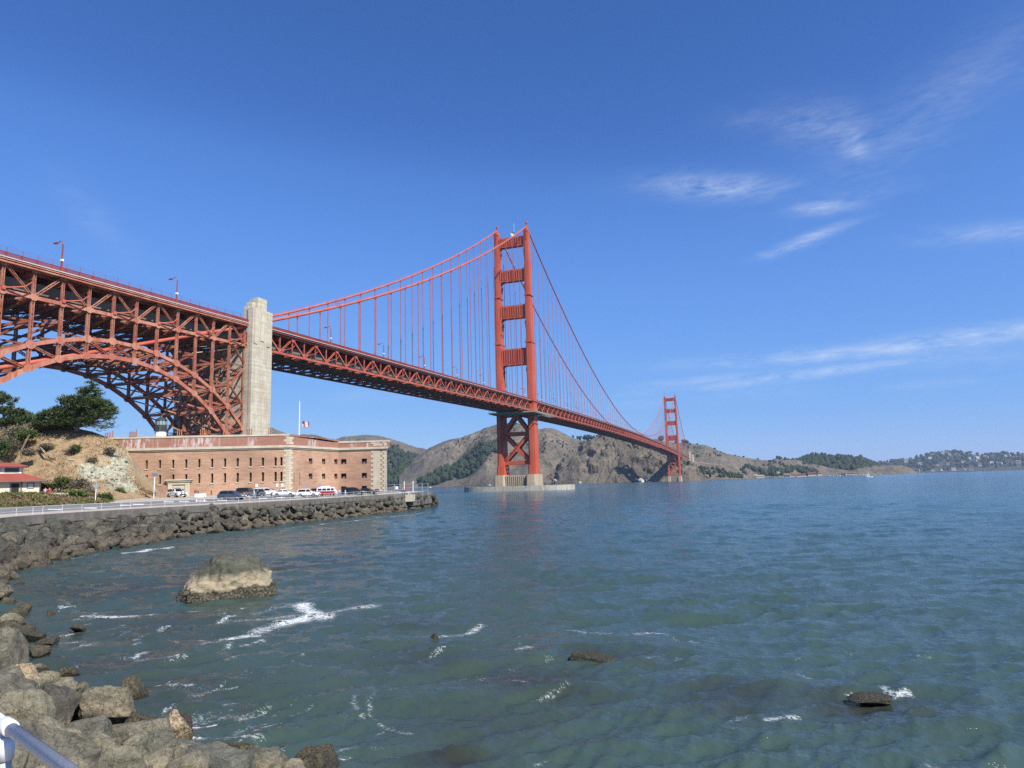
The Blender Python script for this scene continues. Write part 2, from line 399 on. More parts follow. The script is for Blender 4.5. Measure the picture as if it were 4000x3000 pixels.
    return tw
ts = make_tower(0); ts['label'] = 'near south tower rising from its own ringed pier'
tn = make_tower(1280); tn['label'] = 'far north tower standing by the headland cliff'
# dish and mast on the near tower's top strut
b = MB(); b.tube([(1.5, -2, 218.4), (1.5, -2, 222)], .16, 6)
b.tube([(2.2, 0, 218), (2.2, 0, 232)], .09, 6)
b.build('aerial_mast', M_WHITE, ts)
b = MB(); prof = [(0.05, 0), (1.0, .15), (1.7, .5), (2.1, 1.0)]
dd = Vector((.55, -.83, .05)).normalized(); xx = dd.orthogonal().normalized(); yy = dd.cross(xx); c0 = Vector((1.5, -2.2, 220.7))
b.loft([[c0 + dd * h + (xx * math.cos(t) + yy * math.sin(t)) * r for t in [2 * math.pi * k / 16 for k in range(16)]] for r, h in prof], caps=False)
b.loft([[c0 - dd * .25 + dd * h * .96 + (xx * math.cos(t) + yy * math.sin(t)) * (r + .12) for t in [2 * math.pi * k / 16 for k in range(16)]] for r, h in prof], caps=False)
b.build('dish_aerial', simple('dish_grey', (.5, .42, .38), .6), ts)

# ---- main cables
for sx in (-1, 1):
    pts = []
    for y in list(np.linspace(-444, -334, 12)):
        pts.append((sx * 13.0, y, 67.6 + (y + 335) * 0.335))
    pts += [(sx * XP, y, zcable(y)) for y in np.linspace(-332, 0, 36)]
    pts += [(sx * XP, y, zcable(y)) for y in np.linspace(20, 1280, 90)]
    pts += [(sx * XP, y, zcable(y)) for y in np.linspace(1300, 1623, 18)]
    b = MB(); b.tube(pts, .56, 12)
    c = b.build('main_cable', M_CABLE, bridge, True)
    g = MB()
    for dx in (-.55, .55):
        for yy0, yy1, nn in ((-330, -2, 40), (2, 1278, 110)):
            g.tube([(sx * XP + dx, y, zcable(y) + 1.35) for y in np.linspace(yy0, yy1, nn)], .035, 4)
    g.build('hand_rope', M_CABLE, c)
SUSP = [-315.2 + 15.24 * k for k in range(21)] + [15.24 * k for k in range(1, 84)] + [1280 + 15.24 * k for k in range(1, 21)]
for sx in (1, -1):
    for y in SUSP:
        zc, z0 = zcable(y), zt(y) + .4
        if zc - z0 < 2: continue
        b = MB()
        for dx in (-.2, .2):
            for dy in (-.16, .16): b.box2((sx * XP + dx - .045, y + dy - .045, z0), (sx * XP + dx + .045, y + dy + .045, zc - 1.0))
        s = zcable(y + .5) - zcable(y - .5)
        tdir = Vector((0, 1, s)).normalized(); b.tube([Vector((sx * XP, y, zc)) - tdir * .5, Vector((sx * XP, y, zc)) + tdir * .5], .66, 10)
        b.box2((sx * XP - .28, y - .3, zc - 1.25), (sx * XP + .28, y + .3, zc - .5))
        b.build('suspender', M_CABLE, bridge)
# traveller cage on the cables near the pylon
for sx, yy in ((-1, -318.0), (1, -287)):
    z0 = zcable(yy); b = MB()
    for k in range(8):
        t = 2 * math.pi * k / 8; b.tube([(sx * XP + .8 * math.cos(t), yy + .8 * math.sin(t), z0 + .3), (sx * XP + 1.1 * math.cos(t), yy + 1.1 * math.sin(t), z0 + 2.7), (sx * XP + .4 * math.cos(t), yy + .4 * math.sin(t), z0 + 3.3)], .04, 4)
    for r, h in ((.8, .4), (1.0, 1.6), (1.1, 2.7)):
        b.tube([(sx * XP + r * math.cos(t), yy + r * math.sin(t), z0 + h) for t in [2 * math.pi * k / 12 for k in range(13)]], .04, 4)
    b.build('cable_cage', M_CABLE, bridge)

# ---- stiffening trusses
def truss_span(ya, yb, n, sx, detail, far):
    ys = [ya + (yb - ya) * k / n for k in range(n + 1)]
    ch, cl = MB(), MB()
    sec = lambda y, off, h: [(sx * XP + a * .4, y, zt(y) + off + c * h / 2) for a, c in ((-1, -1), (1, -1), (1, 1), (-1, 1))]
    ch.loft([sec(y, 0, 1.0) for y in ys]); cl.loft([sec(y, -7.1, .95) for y in ys])
    for k in range(n):
        y0, y1 = ys[k], ys[k + 1]
        if k % 2 == 0:
            g = [(-1.2, .4), (1.2, .4), (1.2, -.9), (.5, -1.6), (-.5, -1.6), (-1.2, -.9)]
            ch.extrude([(sx * (XP + .38), y0 + a, zt(y0) + c) for a, c in g], (sx * .10, 0, 0))
        else:
            g = [(-1.2, -7.4), (1.2, -7.4), (1.2, -6.3), (.6, -5.4), (-.6, -5.4), (-1.2, -6.3)]
            cl.extrude([(sx * (XP + .38), y0 + a, zt(y0) + c) for a, c in g], (sx * .10, 0, 0))
    tr = pempty('stiffening_truss', bridge); ch.build('top_chord', M_TRUSS, tr); cl.build('bottom_chord', M_TRUSS, tr)
    rest = MB(); nr = 0
    for k in range(n):
        y0, y1 = ys[k], ys[k + 1]
        a = (sx * XP, y0, zt(y0) - .4); c = (sx * XP, y0, zt(y0) - 6.7)
        if k % 2 == 0: d0, d1 = (sx * XP, y0, zt(y0) - .4), (sx * XP, y1, zt(y1) - 6.7)
        else: d0, d1 = (sx * XP, y0, zt(y0) - 6.7), (sx * XP, y1, zt(y1) - .4)
        if k < detail:
            member('vertical', a, c, .42, .38, M_TRUSS, tr, 'H', (1, 0, 0)); member('diagonal', d0, d1, .6, .55, M_TRUSS, tr, 'laced' if (k % 2 and k < 40) else 'H', (1, 0, 0))
        else:
            rest.bar(a, c, .38, .42, up=(1, 0, 0)); rest.bar(d0, d1, .55, .6, up=(1, 0, 0)); nr += 1
    if nr: tag(rest.build('far_web_members', M_TRUSS, tr), kind='stuff')
    return tr
NS = 43
for sx in (1, -1):
    t = truss_span(-333.5, -6, NS, sx, NS if sx > 0 else 30, False)
    t = truss_span(6, 1274, 168, sx, 60 if sx > 0 else 0, True)
    t = truss_span(1286, 1620, 44, sx, 0, True)

M_FASC = simple('pale_grey_fascia', (.46, .44, .43), .6)
# ---- deck: slab, floor beams, bottom laterals, sidewalks and railings
def deck_strip(ya, yb, n, x0, x1, off0, off1, name, mt, parent=bridge, kind=None):
    b = MB(); ys = np.linspace(ya, yb, n + 1)
    rings = [[(x0, y, zr(y) + off0), (x1, y, zr(y) + off0), (x1, y, zr(y) + off1), (x0, y, zr(y) + off1)] for y in ys]
    b.loft(rings); o = b.build(name, mt, parent)
    if kind: o['kind'] = kind
    return o
spans = [(-333.6, 0.0, 22), (0.0, 1280, 84), (1280, 1620, 16)]
for ya, yb, n in spans:
    dk = deck_strip(ya, yb, n, -13.0, 13.0, -1.75, -1.35, 'deck_slab', M_SLAB)
    for sx in (-1, 1):
        deck_strip(ya, yb, n, sx * 12.4, sx * 15.2, -1.34, -1.12, 'sidewalk', M_SLAB, dk)
        deck_strip(ya, yb, n, sx * 15.21, sx * 15.36, -1.40, -1.14, 'fascia', M_FASC, dk)
        deck_strip(ya, yb, n, sx * 14.0, sx * 15.0, -1.95, -1.56, 'outer_stringer', M_TRUSS, dk)
    near = ya < 0
    # floor beams: deep plate girders with knee brackets
    nb = int((yb - ya) / 7.62)
    fb = MB()
    for k in range(nb + 1):
        y = ya + (yb - ya) * k / nb; z = zr(y)
        fb.box2((-13.3, y - .12, z - 4.2), (13.3, y + .12, z - 1.76)); fb.box2((-13.3, y - .3, z - 4.35), (13.3, y + .3, z - 4.2))
        if ya < 1300 and y < 700:
            # bottom strut and K bracing of the lower lateral system
            fb.box2((-13.3, y - .25, z - 9.6), (13.3, y + .25, z - 8.9))
            for s in (-1, 1):
                fb.bar((s * 13.3, y, z - 2.6), (s * 6.0, y, z - 4.3), .3, .4)
    fb.build('floor_beams', M_TRUSS, dk)['kind'] = 'stuff'
    st = MB()
    for k in range(nb):
        y0 = ya + (yb - ya) * k / nb; y1 = ya + (yb - ya) * (k + 1) / nb
        if y0 > 1290: break
        for x in (-10, -6, -2, 2, 6, 10): st.box2((x - .15, y0, zr(y0) - 2.7), (x + .15, y1, zr(y0) - 1.76))
        za, zb = zr(y0) - 9.25, zr(y1) - 9.25
        if y0 < 900:
            for q in (-1, 1):
                if k % 2: st.bar((q * 13.3, y0, za), (0, y1, zb), .42, .42)
                else: st.bar((0, y0, za), (q * 13.3, y1, zb), .42, .42)
            st.bar((-6.6, y0, za - .3), (-6.6, y1, zb - .3), .3, .3); st.bar((6.6, y0, za - .3), (6.6, y1, zb - .3), .3, .3)
    st.build('lower_laterals', M_TRUSS, dk)['kind'] = 'stuff'
def railing(ya, yb, sx, step, parent, fence=False, xr=15.1, kind='stuff'):
    b = MB(); n = int((yb - ya) / step)
    for k in range(n):
        y = ya + (yb - ya) * k / n
        b.box2((sx * xr - .04, y - .055, zr(y) - 1.1), (sx * xr + .04, y + .055, zr(y) - .05))
    m = 40 if yb - ya > 120 else 20
    ys = np.linspace(ya, yb, m + 1)
    for a, c in zip(ys[:-1], ys[1:]):
        b.bar((sx * xr, a, zr(a)), (sx * xr, c, zr(c)), .14, .12); b.bar((sx * xr, a, zr(a) - 1.0), (sx * xr, c, zr(c) - 1.0), .12, .1)
    o = b.build('pedestrian_railing', M_RAIL, parent); o['kind'] = kind
    p = MB(); q = int((yb - ya) / 3.81)
    for k in range(q + 1):
        y = ya + (yb - ya) * k / q
        p.box2((sx * xr - .1, y - .11, zr(y) - 1.5), (sx * xr + .1, y + .11, zr(y) + (.1 if not fence else .1)))
    p.build('railing_posts', M_RAIL, parent)['kind'] = 'stuff'
for sx in (1, -1):
    railing(-333, -6, sx, .22 if sx > 0 else .5, bridge); railing(7, 640, sx, .35 if sx > 0 else .8, bridge); railing(640, 1272, sx, 1.2, bridge); railing(1286, 1610, sx, 1.6, bridge)

# ================================================================== concrete pylons
def make_pylon(yc, label):
    o = empty('concrete_pylon', (0, yc, 4), label, 'pylon', 'concrete bridge pylons')
    yS, yN = yc - 5.4, yc + 5.2
    for sx, cx in ((1, 1), (-1, -1)):
        b = MB()
        def bx(x0, x1, y0, y1, z0, z1): b.box2((cx * x0, y0, z0), (cx * x1, y1, z1))
        bx(3.9, 17.0, yS, yN, -2, 56.6)                                   # shaft
        # fluted crown outside the deck: steps climbing to the middle
        bx(14.6, 16.9, yS + .03, yN - .03, 56.63, 71.2)
        bx(14.2, 16.4, yS + 2.9, yN - 2.7, 71.25, 75.6)
        bx(13.0, 15.4, yS + 1.2, yN - 2.2, 66, 73.6); bx(12.4, 14.4, yS + .5, yN - 1.0, 66, 71.9)
        bx(12.6, 14.5, yS + 3.4, yN - 3.4, 66, 75.2)
        for k in range(3): bx(16.92, 17.12, yS + .8 + k * 3.4, yS + 2.6 + k * 3.4, 58.0 + (k == 1) * 1.5, 70.6 + (k == 1) * .0)
        bx(16.42, 16.75, yS + 4.4, yS + 6.1, 71.3, 75.0)
        # raised corner strips on the shaft
        bx(3.7, 5.0, yS - .14, yS + 1, -2, 56.5); bx(15.9, 17.1, yS - .14, yS + .9, -2, 56.4)
        s = b.build('shaft', M_PYLON, o)
    b = MB(); b.box2((-3.88, yS + .4, 41.5), (3.88, yN - .4, 56.5)); b.build('cross_wall', M_PYLON, o)
    return o
make_pylon(-339.6, 'tall grey concrete pylon between the steel arch and the suspension span')
make_pylon(-449.5, 'second concrete pylon at the landward end of the steel arch')
p = Vector((18.2, -334.4, 60))

# ================================================================== steel arch over the fort
arch = empty('steel_arch_span', (0, -394.5, 10), 'faded orange lattice steel arch span above the brick fort', 'arch bridge')
NY = [-345.0 - 7.62 * i for i in range(14)]
UPZ = [27.7, 34.7, 39.6, 43.4, 46.0, 47.8, 48.6]; LOZ = [14.0, 25.2, 32.4, 37.4, 41.0, 43.2, 44.2]
UP = UPZ + UPZ[::-1]; LO = LOZ + LOZ[::-1]
def ztop(y): return zr(y) - 2.15
def zmid(y): return zr(y) - 9.3
for sx in (1, -1):
    x = sx * XP
    tr = pempty('arch_truss', arch)
    for i, y in enumerate(NY):
        for z, r in ((zmid(y), 1.0), (UP[i], 1.25), (LO[i], 1.15)):
            g = MB(); g.extrude([(x + sx * .46, y + r * math.cos(t) * 1.1, z + r * math.sin(t) * .9) for t in [2 * math.pi * k / 8 + .39 for k in range(8)]], (sx * .07, 0, 0)); g.build('gusset_plate', M_ARCH, tr)
        g = MB(); g.extrude([(x + sx * .42, y + a, ztop(y) + c) for a, c in ((-1.2, .3), (1.2, .3), (.9, -.8), (-.9, -.8))], (sx * .07, 0, 0)); g.build('gusset_plate', M_ARCH, tr)
    tr['label'] = ('seaward' if sx > 0 else 'ocean side') + ' arch rib with its spandrel truss'
    for i in range(13):
        y0, y1 = NY[i], NY[i + 1]
        member('top_chord', (x, y0, ztop(y0)), (x, y1, ztop(y1)), .75, .8, M_ARCH, tr, 'box', (1, 0, 0))
        member('middle_chord', (x, y0, zmid(y0)), (x, y1, zmid(y1)), .95, .85, M_ARCH, tr, 'box', (1, 0, 0))
        member('upper_arch_chord', (x, y0, UP[i]), (x, y1, UP[i + 1]), 1.0, .9, M_ARCH, tr, 'box', (1, 0, 0))
        member('lower_arch_chord', (x, y0, LO[i]), (x, y1, LO[i + 1]), 1.15, .9, M_ARCH, tr, 'box', (1, 0, 0))
        if i % 2 == 0: a, c = (x, y0, zmid(y0)), (x, y1, ztop(y1))
        else: a, c = (x, y0, ztop(y0)), (x, y1, zmid(y1))
        if True: member('deck_diagonal', a, c, .62, .6, M_ARCH, tr, 'laced', (1, 0, 0))
        if i < 6: member('arch_diagonal', (x, y0, UP[i]), (x, y1, LO[i + 1]), .62, .6, M_ARCH, tr, 'laced', (1, 0, 0))
        elif i > 6: member('arch_diagonal', (x, y0, LO[i]), (x, y1, UP[i + 1]), .62, .6, M_ARCH, tr, 'laced', (1, 0, 0))
        else:
            member('arch_diagonal', (x, y0, LO[i]), (x, y1, UP[i + 1]), .5, .5, M_ARCH, tr, 'laced', (1, 0, 0)); member('arch_diagonal', (x, y0, UP[i]), (x, y1, LO[i + 1]), .5, .5, M_ARCH, tr, 'laced', (1, 0, 0))
    for i, y in enumerate(NY):
        member('vertical_post', (x, y, zmid(y)), (x, y, ztop(y)), .66, .62, M_ARCH, tr, 'laced', (1, 0, 0))
        member('vertical_post', (x, y, UP[i]), (x, y, zmid(y)), .74, .7, M_ARCH, tr, 'laced', (1, 0, 0))
        member('vertical_post', (x, y, LO[i]), (x, y, UP[i]), .8, .75, M_ARCH, tr, 'laced', (1, 0, 0))
# cross frames between the two ribs
cfo = pempty('cross_frames', arch)
for i, y in enumerate(NY):
    for z, w in ((zmid(y), .75), (UP[i], .95), (LO[i], .8)):
        member('lateral_strut', (-XP, y, z), (XP, y, z), w, w, M_ARCH, cfo, 'laced')
    z0, z1 = UP[i], zmid(y)
    h = z1 - z0
    k = 3 if h > 18 else (2 if h > 9.5 else 1)
    for j in range(k):
        a, c = z0 + h * j / k, z0 + h * (j + 1) / k
        member('sway_brace', (-XP, y, a), (XP, y, c), .5, .5, M_ARCH, cfo, 'laced'); member('sway_brace', (XP, y, a), (-XP, y, c), .5, .5, M_ARCH, cfo, 'laced')
        if j: member('lateral_strut', (-XP, y, a), (XP, y, a), .7, .7, M_ARCH, cfo, 'laced')
    if i < 13:
        y1 = NY[i + 1]
        for Z in (UP, LO):
            member('lateral_brace', (-XP, y, Z[i]), (0, y1, Z[i + 1]), .5, .45, M_ARCH, cfo, 'laced'); member('lateral_brace', (XP, y, Z[i]), (0, y1, Z[i + 1]), .5, .45, M_ARCH, cfo, 'laced')
            member('lateral_brace', (0, y, Z[i]), (XP, y1, Z[i + 1]), .4, .4, M_ARCH, cfo, 'laced'); member('lateral_brace', (0, y, Z[i]), (-XP, y1, Z[i + 1]), .4, .4, M_ARCH, cfo, 'laced')
        member('lateral_brace', (-XP, y, zmid(y)), (XP, y1, zmid(y1)), .5, .45, M_ARCH, cfo, 'laced'); member('lateral_brace', (XP, y, zmid(y)), (-XP, y1, zmid(y1)), .5, .45, M_ARCH, cfo, 'laced')
# braced end bents against the pylons
for yb_, s in ((-344.2, 1), (-444.6, -1)):
    yb2 = yb_ - s * 7.6
    for x in (XP, 5.5, -5.5, -XP):
        nseg = 6
        for j in range(nseg):
            a, c = 12 + (zmid(yb_) - 12) * j / nseg, 12 + (zmid(yb_) - 12) * (j + 1) / nseg
            p0, p1 = ((x, yb_, a), (x, yb2, c)) if j % 2 else ((x, yb2, a), (x, yb_, c))
            member('bent_brace', p0, p1, .55, .5, M_ARCH, cfo, 'laced', (1, 0, 0)); member('bent_strut', (x, yb_, c), (x, yb2, c), .45, .45, M_ARCH, cfo, 'laced', (1, 0, 0))
        if abs(x) < 10:
            member('bent_post', (x, yb2, 10), (x, yb2, zmid(yb2)), .7, .7, M_ARCH, cfo, 'laced', (1, 0, 0)); member('bent_post', (x, yb_ + s * .4, 10), (x, yb_ + s * .4, zmid(yb_)), .7, .7, M_ARCH, cfo, 'laced', (1, 0, 0))
# deck over the arch
dk = deck_strip(-444.8, -345.1, 12, -13.0, 13.0, -1.75, -1.3, 'deck_slab', M_SLAB, arch)
for sx in (-1, 1):
    deck_strip(-444.8, -345.1, 12, sx * 12.4, sx * 15.2, -1.29, -1.1, 'sidewalk', M_SLAB, dk)
    deck_strip(-444.8, -345.1, 12, sx * 15.21, sx * 15.36, -1.40, -1.12, 'fascia', M_FASC, dk)
    deck_strip(-444.8, -345.1, 12, sx * 14.5, sx * 15.2, -1.85, -1.55, 'outer_stringer', M_ARCH, dk)
    deck_strip(-444.8, -345.1, 12, sx * 14.3, sx * 15.0, -2.45, -2.05, 'outer_stringer', M_ARCH, dk)
    railing(-444.8, -345.2, sx, .21, arch)
for i, y in enumerate(NY):
    b = MB(); z = zr(y)
    b.box2((-13.3, y - .15, z - 4.4), (13.3, y + .15, z - 1.76)); b.box2((-13.3, y - .35, z - 4.6), (13.3, y + .35, z - 4.4)); b.build('floor_beam', M_ARCH, dk)
    for s in (-1, 1):
        c = MB(); c.extrude([(s * 14.0, y - .12, z - 1.9), (s * 15.3, y - .12, z - 1.9), (s * 14.0, y - .12, z - 3.1)], (0, .24, 0)); c.build('sidewalk_bracket', M_ARCH, dk)
b = MB()
for i in range(13):
    for x in (-10, -6, -2, 2, 6, 10): b.box2((x - .15, NY[i + 1], zr(NY[i]) - 2.6), (x + .15, NY[i], zr(NY[i]) - 1.76))
b.build('stringers', M_ARCH, dk)['kind'] = 'stuff'
# enclosed service floor under the approach deck
deck_strip(-444.6, -345.4, 12, -9.5, 11.0, -7.5, -4.7, 'service_enclosure', simple('weathered_grey_panel', (.15, .14, .11), .8, var=.2, scale=.3), dk)
deck_strip(-333.0, -8, 20, -9.5, 11.0, -7.6, -5.2, 'service_duct', simple('weathered_grey_duct', (.15, .14, .11), .8, var=.2, scale=.3), bridge)
# tall wire fence posts along the arch sidewalk
b = MB()
for k in range(27):
    y = -444.5 + 3.81 * k
    b.box2((15.2, y - .04, zr(y) - 1.1), (15.27, y + .04, zr(y) + 1.35))
ys = np.linspace(-444.5, -345.3, 14)
for a, c in zip(ys[:-1], ys[1:]):
    for h in (1.35, .95, .5): b.bar((15.24, a, zr(a) + h), (15.24, c, zr(c) + h), .03, .03)
b.build('wire_fence', M_RAIL, arch)
# outrigger arms of the maintenance travellers on the posts
for i in range(13):
    y = NY[i]
    if i % 1: continue
    z = zmid(y) + .7; b = MB()
    if i % 2 == 1 or i == 0:
        L = 5.5 if i else 9
        b.bar((XP + .7, y, z), (XP + 2.2, y + L * .7, z + 1.0), .22, .25); b.bar((XP + 2.2, y + L * .7, z + 1.0), (XP + 2.4, y + L, z + 2.6 if i else z + 1.8), .2, .22); b.box((XP + .6, y, z), (.5, .9, .9))
        b.build('outrigger_arm', M_CABLE, arch)
for k in range(10):
    y = -325.9 + 15.24 * k; z = zt(y) - 6.2; b = MB()
    b.bar((XP + .5, y, z), (XP + 1.8, y + 5.5, z + 2.0), .16, .18); b.bar((XP + 1.8, y + 5.5, z + 2.0), (XP + 1.9, y + 6.8, z + 3.2), .16, .18)
    b.build('outrigger_arm', M_TRUSS, bridge)

# ---- maintenance platform slung under the deck at the near tower
mp = empty('maintenance_platform', (0, -8, 60), 'grey lattice work platform slung under the deck at the near tower', 'platform')
M_PLAT = simple('scaffold_grey_green', (.34, .35, .29), .7, 0.3, .2, .5)
b = MB()
b.box2((-17, -22, 63.3), (22, 12, 63.45))
for y in np.arange(-22, 14.1, 3): b.box2((-17, y - .12, 62.4), (24, y + .12, 63.2))
for x in np.arange(-17, 24.1, 3.4): b.box2((x - .12, -22, 62.5), (x + .12, 14, 63.2))
b.build('platform_floor', M_PLAT, mp)
b = MB()
for x in np.arange(-17, 24.1, 3.4):
    for y in (-22, 14): b.box2((x - .06, y - .06, 63.5), (x + .06, y + .06, 65.4))
for y in (-22, 14):
    for z in (64.4, 65.4): b.bar((-17, y, z), (24, y, z), .1, .1)
for k in range(12):
    x = -17 + 3.4 * k; b.bar((x, -22, 63.4), (x + 3.4, -22, 65.3), .09, .09)
for x in (-12, 0, 12, 20):
    for y in (-18, 10): b.bar((x, y, 63.4), (x * .8, y, 66.5), .1, .1)
b.build('guard_rail', M_PLAT, mp)
b = MB()
for k in range(8):
    y0 = 14 + 3.4 * k
    b.bar((17, y0, 63.2), (17, y0 + 3.4, 63.4), .2, .2); b.bar((22, y0, 63.2), (22, y0 + 3.4, 63.4), .2, .2); b.bar((17, y0, 63.2), (22, y0 + 3.4, 63.4), .1, .12); b.bar((22, y0, 63.2), (22, y0 + 3.4, 65.4), .1, .12); b.bar((22, y0, 65.4), (22, y0 + 3.4, 65.4), .12, .12)
b.build('walkway_truss', M_PLAT, mp)

# ---- fender ring round the near pier
b = MB(); ring_o, ring_i = [], []
for k in range(64):
    t = 2 * math.pi * k / 64; c, s = math.cos(t), math.sin(t)
    ex = 46 * (abs(c) ** .62) * (1 if c > 0 else -1); ey = 23.5 * (abs(s) ** .62) * (1 if s > 0 else -1)
    ring_o.append((ex, ey)); ring_i.append((ex * .82, ey * .72))
n = 64
vs = [(x, y, -4) for x, y in ring_o] + [(x, y, 3.9) for x, y in ring_o] + [(x, y, 3.9) for x, y in ring_i] + [(x, y, -4) for x, y in ring_i]
fs = []
for r_ in range(3):
    for k in range(n): fs.append((r_ * n + k, r_ * n + (k + 1) % n, (r_ + 1) * n + (k + 1) % n, (r_ + 1) * n + k))
b.add(vs, fs)
fd = b.build('pier_fender', M_FENDER); tag(fd, 'low oval concrete fender ring around the near tower pier', 'fender')
b = MB()
for k in range(n):
    if k % 4 == 0: b.tube([(ring_o[k][0] * .93, ring_o[k][1] * .9, 3.9), (ring_o[k][0] * .93, ring_o[k][1] * .9, 5.0)], .08, 5)
b.build('fender_rail_posts', M_GREYMET, fd)

# ---- street lamps along the bridge
def lamp_mesh():
    b = MB()
    b.loft([[(x * w, y * w, z) for x, y in ((-1, -1), (1, -1), (1, 1), (-1, 1))] for z, w in ((0, .2), (1.2, .2), (1.25, .15), (6.6, .12))])
    pts = [(0, 0, 6.5)] + [(-.0 - 1.0 * (1 - math.cos(t)), 0, 6.5 + .95 * math.sin(t)) for t in np.linspace(.1, math.pi * .62, 8)]
    b.tube(pts, [.11] * len(pts), 6)
    e = pts[-1]
    h = MB(); h.loft([[(e[0] - .15 - q * 1.5, r * math.cos(t) * .95, e[2] - .12 - .1 * q + r * .55 * math.sin(t)) for t in [2 * math.pi * k / 10 for k in range(10)]] for q, r in ((0, .12), (.25, .33), (.65, .40), (.95, .30), (1.0, .12))])
    l = MB(); l.loft([[(e[0] - .5 - q * .8, .22 * s, e[2] - .40 - .04 * q) for s in (-1, 1)] for q in (0, 1)], close=False, caps=False)
    return b, h, l
lb, lh, ll = lamp_mesh()
lp = empty('street_lamp', (0, 0, 0), 'x', 'street lamp', 'street lamps along the bridge')
M_LAMP = paint_steel('lamp_paint', (0.30, 0.06, 0.035), (0.33, 0.08, 0.05), (.2, .05, .03))
lpart(lb, 'pole', M_LAMP, lp); lpart(lh, 'lamp_head', M_LAMP, lp, True); lpart(ll, 'lens', simple('lamp_lens', (.55, .5, .4), .3), lp)
bx_ = MB(); bx_.box((0, -.02, 2.7), (.55, .5, .5)); lpart(bx_, 'meter_box', M_WHITE, lp)
ords = ['first', 'second', 'third', 'fourth', 'fifth', 'sixth', 'seventh', 'eighth', 'ninth', 'tenth', 'eleventh', 'twelfth']
spots = []
for y, lab in ((-415.3, 'nearest curved street lamp above the left part of the steel arch'), (-377.5, 'curved street lamp above the arch, next to the concrete pylon')): spots.append((15.0, y, lab))
for k in range(7): spots.append((14.9, -293.8 + 45 * k, f'{ords[k]} street lamp along the deck between the pylon and the near tower'))
for k in range(14):
    y = 24 + 45.0 * k
    spots.append((14.9, y, f'{ords[k]} street lamp beyond the near tower on the long span' if k < 12 else ('thirteenth' if k == 12 else 'fourteenth') + ' street lamp beyond the near tower on the long span'))
for i, (x, y, lab) in enumerate(spots):
    M = Matrix.Translation((x, y, zr(y) - 1.1)) @ Matrix.Scale(1.12, 4)
    if i == 0: lp.matrix_basis = M; WM[lp] = M; lp['label'] = lab
    else: copy_tree(lp, M, lab)
# ================================================================== water
def np_mesh(name, V, F, mt, parent=None, smooth=True, attrs=None):
    me = bpy.data.meshes.new(name)
    F = np.asarray(F, dtype=np.int32); k = F.shape[1]
    me.vertices.add(len(V)); me.vertices.foreach_set('co', np.asarray(V, dtype=np.float32).ravel())
    me.loops.add(F.size); me.loops.foreach_set('vertex_index', F.ravel())
    me.polygons.add(len(F)); me.polygons.foreach_set('loop_start', np.arange(0, F.size, k, dtype=np.int32)); me.polygons.foreach_set('loop_total', np.full(len(F), k, dtype=np.int32))
    if smooth: me.polygons.foreach_set('use_smooth', np.ones(len(F), dtype=bool))
    me.update(calc_edges=True); me.validate()
    for mm in (mt if isinstance(mt, (list, tuple)) else [mt]): me.materials.append(mm)
    for an, av in (attrs or {}).items():
        a = me.attributes.new(an, 'FLOAT', 'POINT'); a.data.foreach_set('value', np.asarray(av, dtype=np.float32))
    return place(name, me, None, parent)
def grid_faces(nu, nv):
    i = np.arange(nu - 1)[:, None] * nv + np.arange(nv - 1)[None, :]
    return np.stack([i, i + 1, i + nv + 1, i + nv], -1).reshape(-1, 4)

# value noise for numpy fields
def vnoise(x, y, seed=0):
    xi = np.floor(x).astype(np.int64); yi = np.floor(y).astype(np.int64); fx = x - xi; fy = y - yi
    fx = fx * fx * (3 - 2 * fx); fy = fy * fy * (3 - 2 * fy)
    def h(a, b):
        n = (a * 374761393 + b * 668265263 + seed * 1442695041) & 0xffffffff
        n = ((n ^ (n >> 13)) * 1274126177) & 0xffffffff; n = n ^ (n >> 16)
        return (n & 0xffff) / 65535.0
    return (h(xi, yi) * (1 - fx) + h(xi + 1, yi) * fx) * (1 - fy) + (h(xi, yi + 1) * (1 - fx) + h(xi + 1, yi + 1) * fx) * fy
def fbm(x, y, o=4, seed=0):
    s = 0; a = .5
    for k in range(o): s = s + a * vnoise(x * 2 ** k, y * 2 ** k, seed + k); a *= .5
    return s / (1 - .5 ** o)

NA, NR = 700, 1000
ang = np.linspace(R(-18.8 - 53), R(-18.8 + 53), NA); rad = 10.5 * (14000 / 10.5) ** (np.linspace(0, 1, NR))
A_, R_ = np.meshgrid(ang, rad, indexing='ij')
WX = CAM[0] + np.sin(A_) * R_; WY = CAM[1] + np.cos(A_) * R_
NQ = int(np.searchsorted(rad, 420)); X_, Y_ = WX[:, :NQ], WY[:, :NQ]; Z_ = np.zeros_like(X_); cell = R_[:, :NQ] * (math.log(14000 / 10.5) / NR)
wx_ = X_ + 1.2 * (fbm(X_ / 7, Y_ / 7, 2, 3) - .5); wy_ = Y_ + 1.2 * (fbm(X_ / 7, Y_ / 7, 2, 4) - .5)
for k in range(72):
    lam = 0.34 * (7.5 / 0.34) ** (k / 71.0); th = R(-34) + rng.normal(0, .42); ph = rng.uniform(0, 6.28); q = int(np.searchsorted(rad, min(415, lam / (2.2 * math.log(14000 / 10.5) / NR))))
    amp = 0.0088 * lam ** 0.95 * (1.0 if lam < 1.5 else (1.5 / lam) ** .75)
    fade = np.clip((lam / cell[:, :q] - 2.2) / 2.5, 0, 1); p_ = (wx_[:, :q] * math.sin(th) + wy_[:, :q] * math.cos(th)) * 2 * math.pi / lam + ph
    Z_[:, :q] += fade * amp * ((1 - np.abs(np.sin(p_ / 2))) ** 1.5 * 2.4 - .75)
Z_ *= .45 + 1.1 * fbm(X_ / 6, Y_ / 6, 3, 5)
WZ = np.zeros_like(WX); WZ[:, :NQ] = Z_
FO = np.zeros_like(WX); NF = int(np.searchsorted(rad, 190))
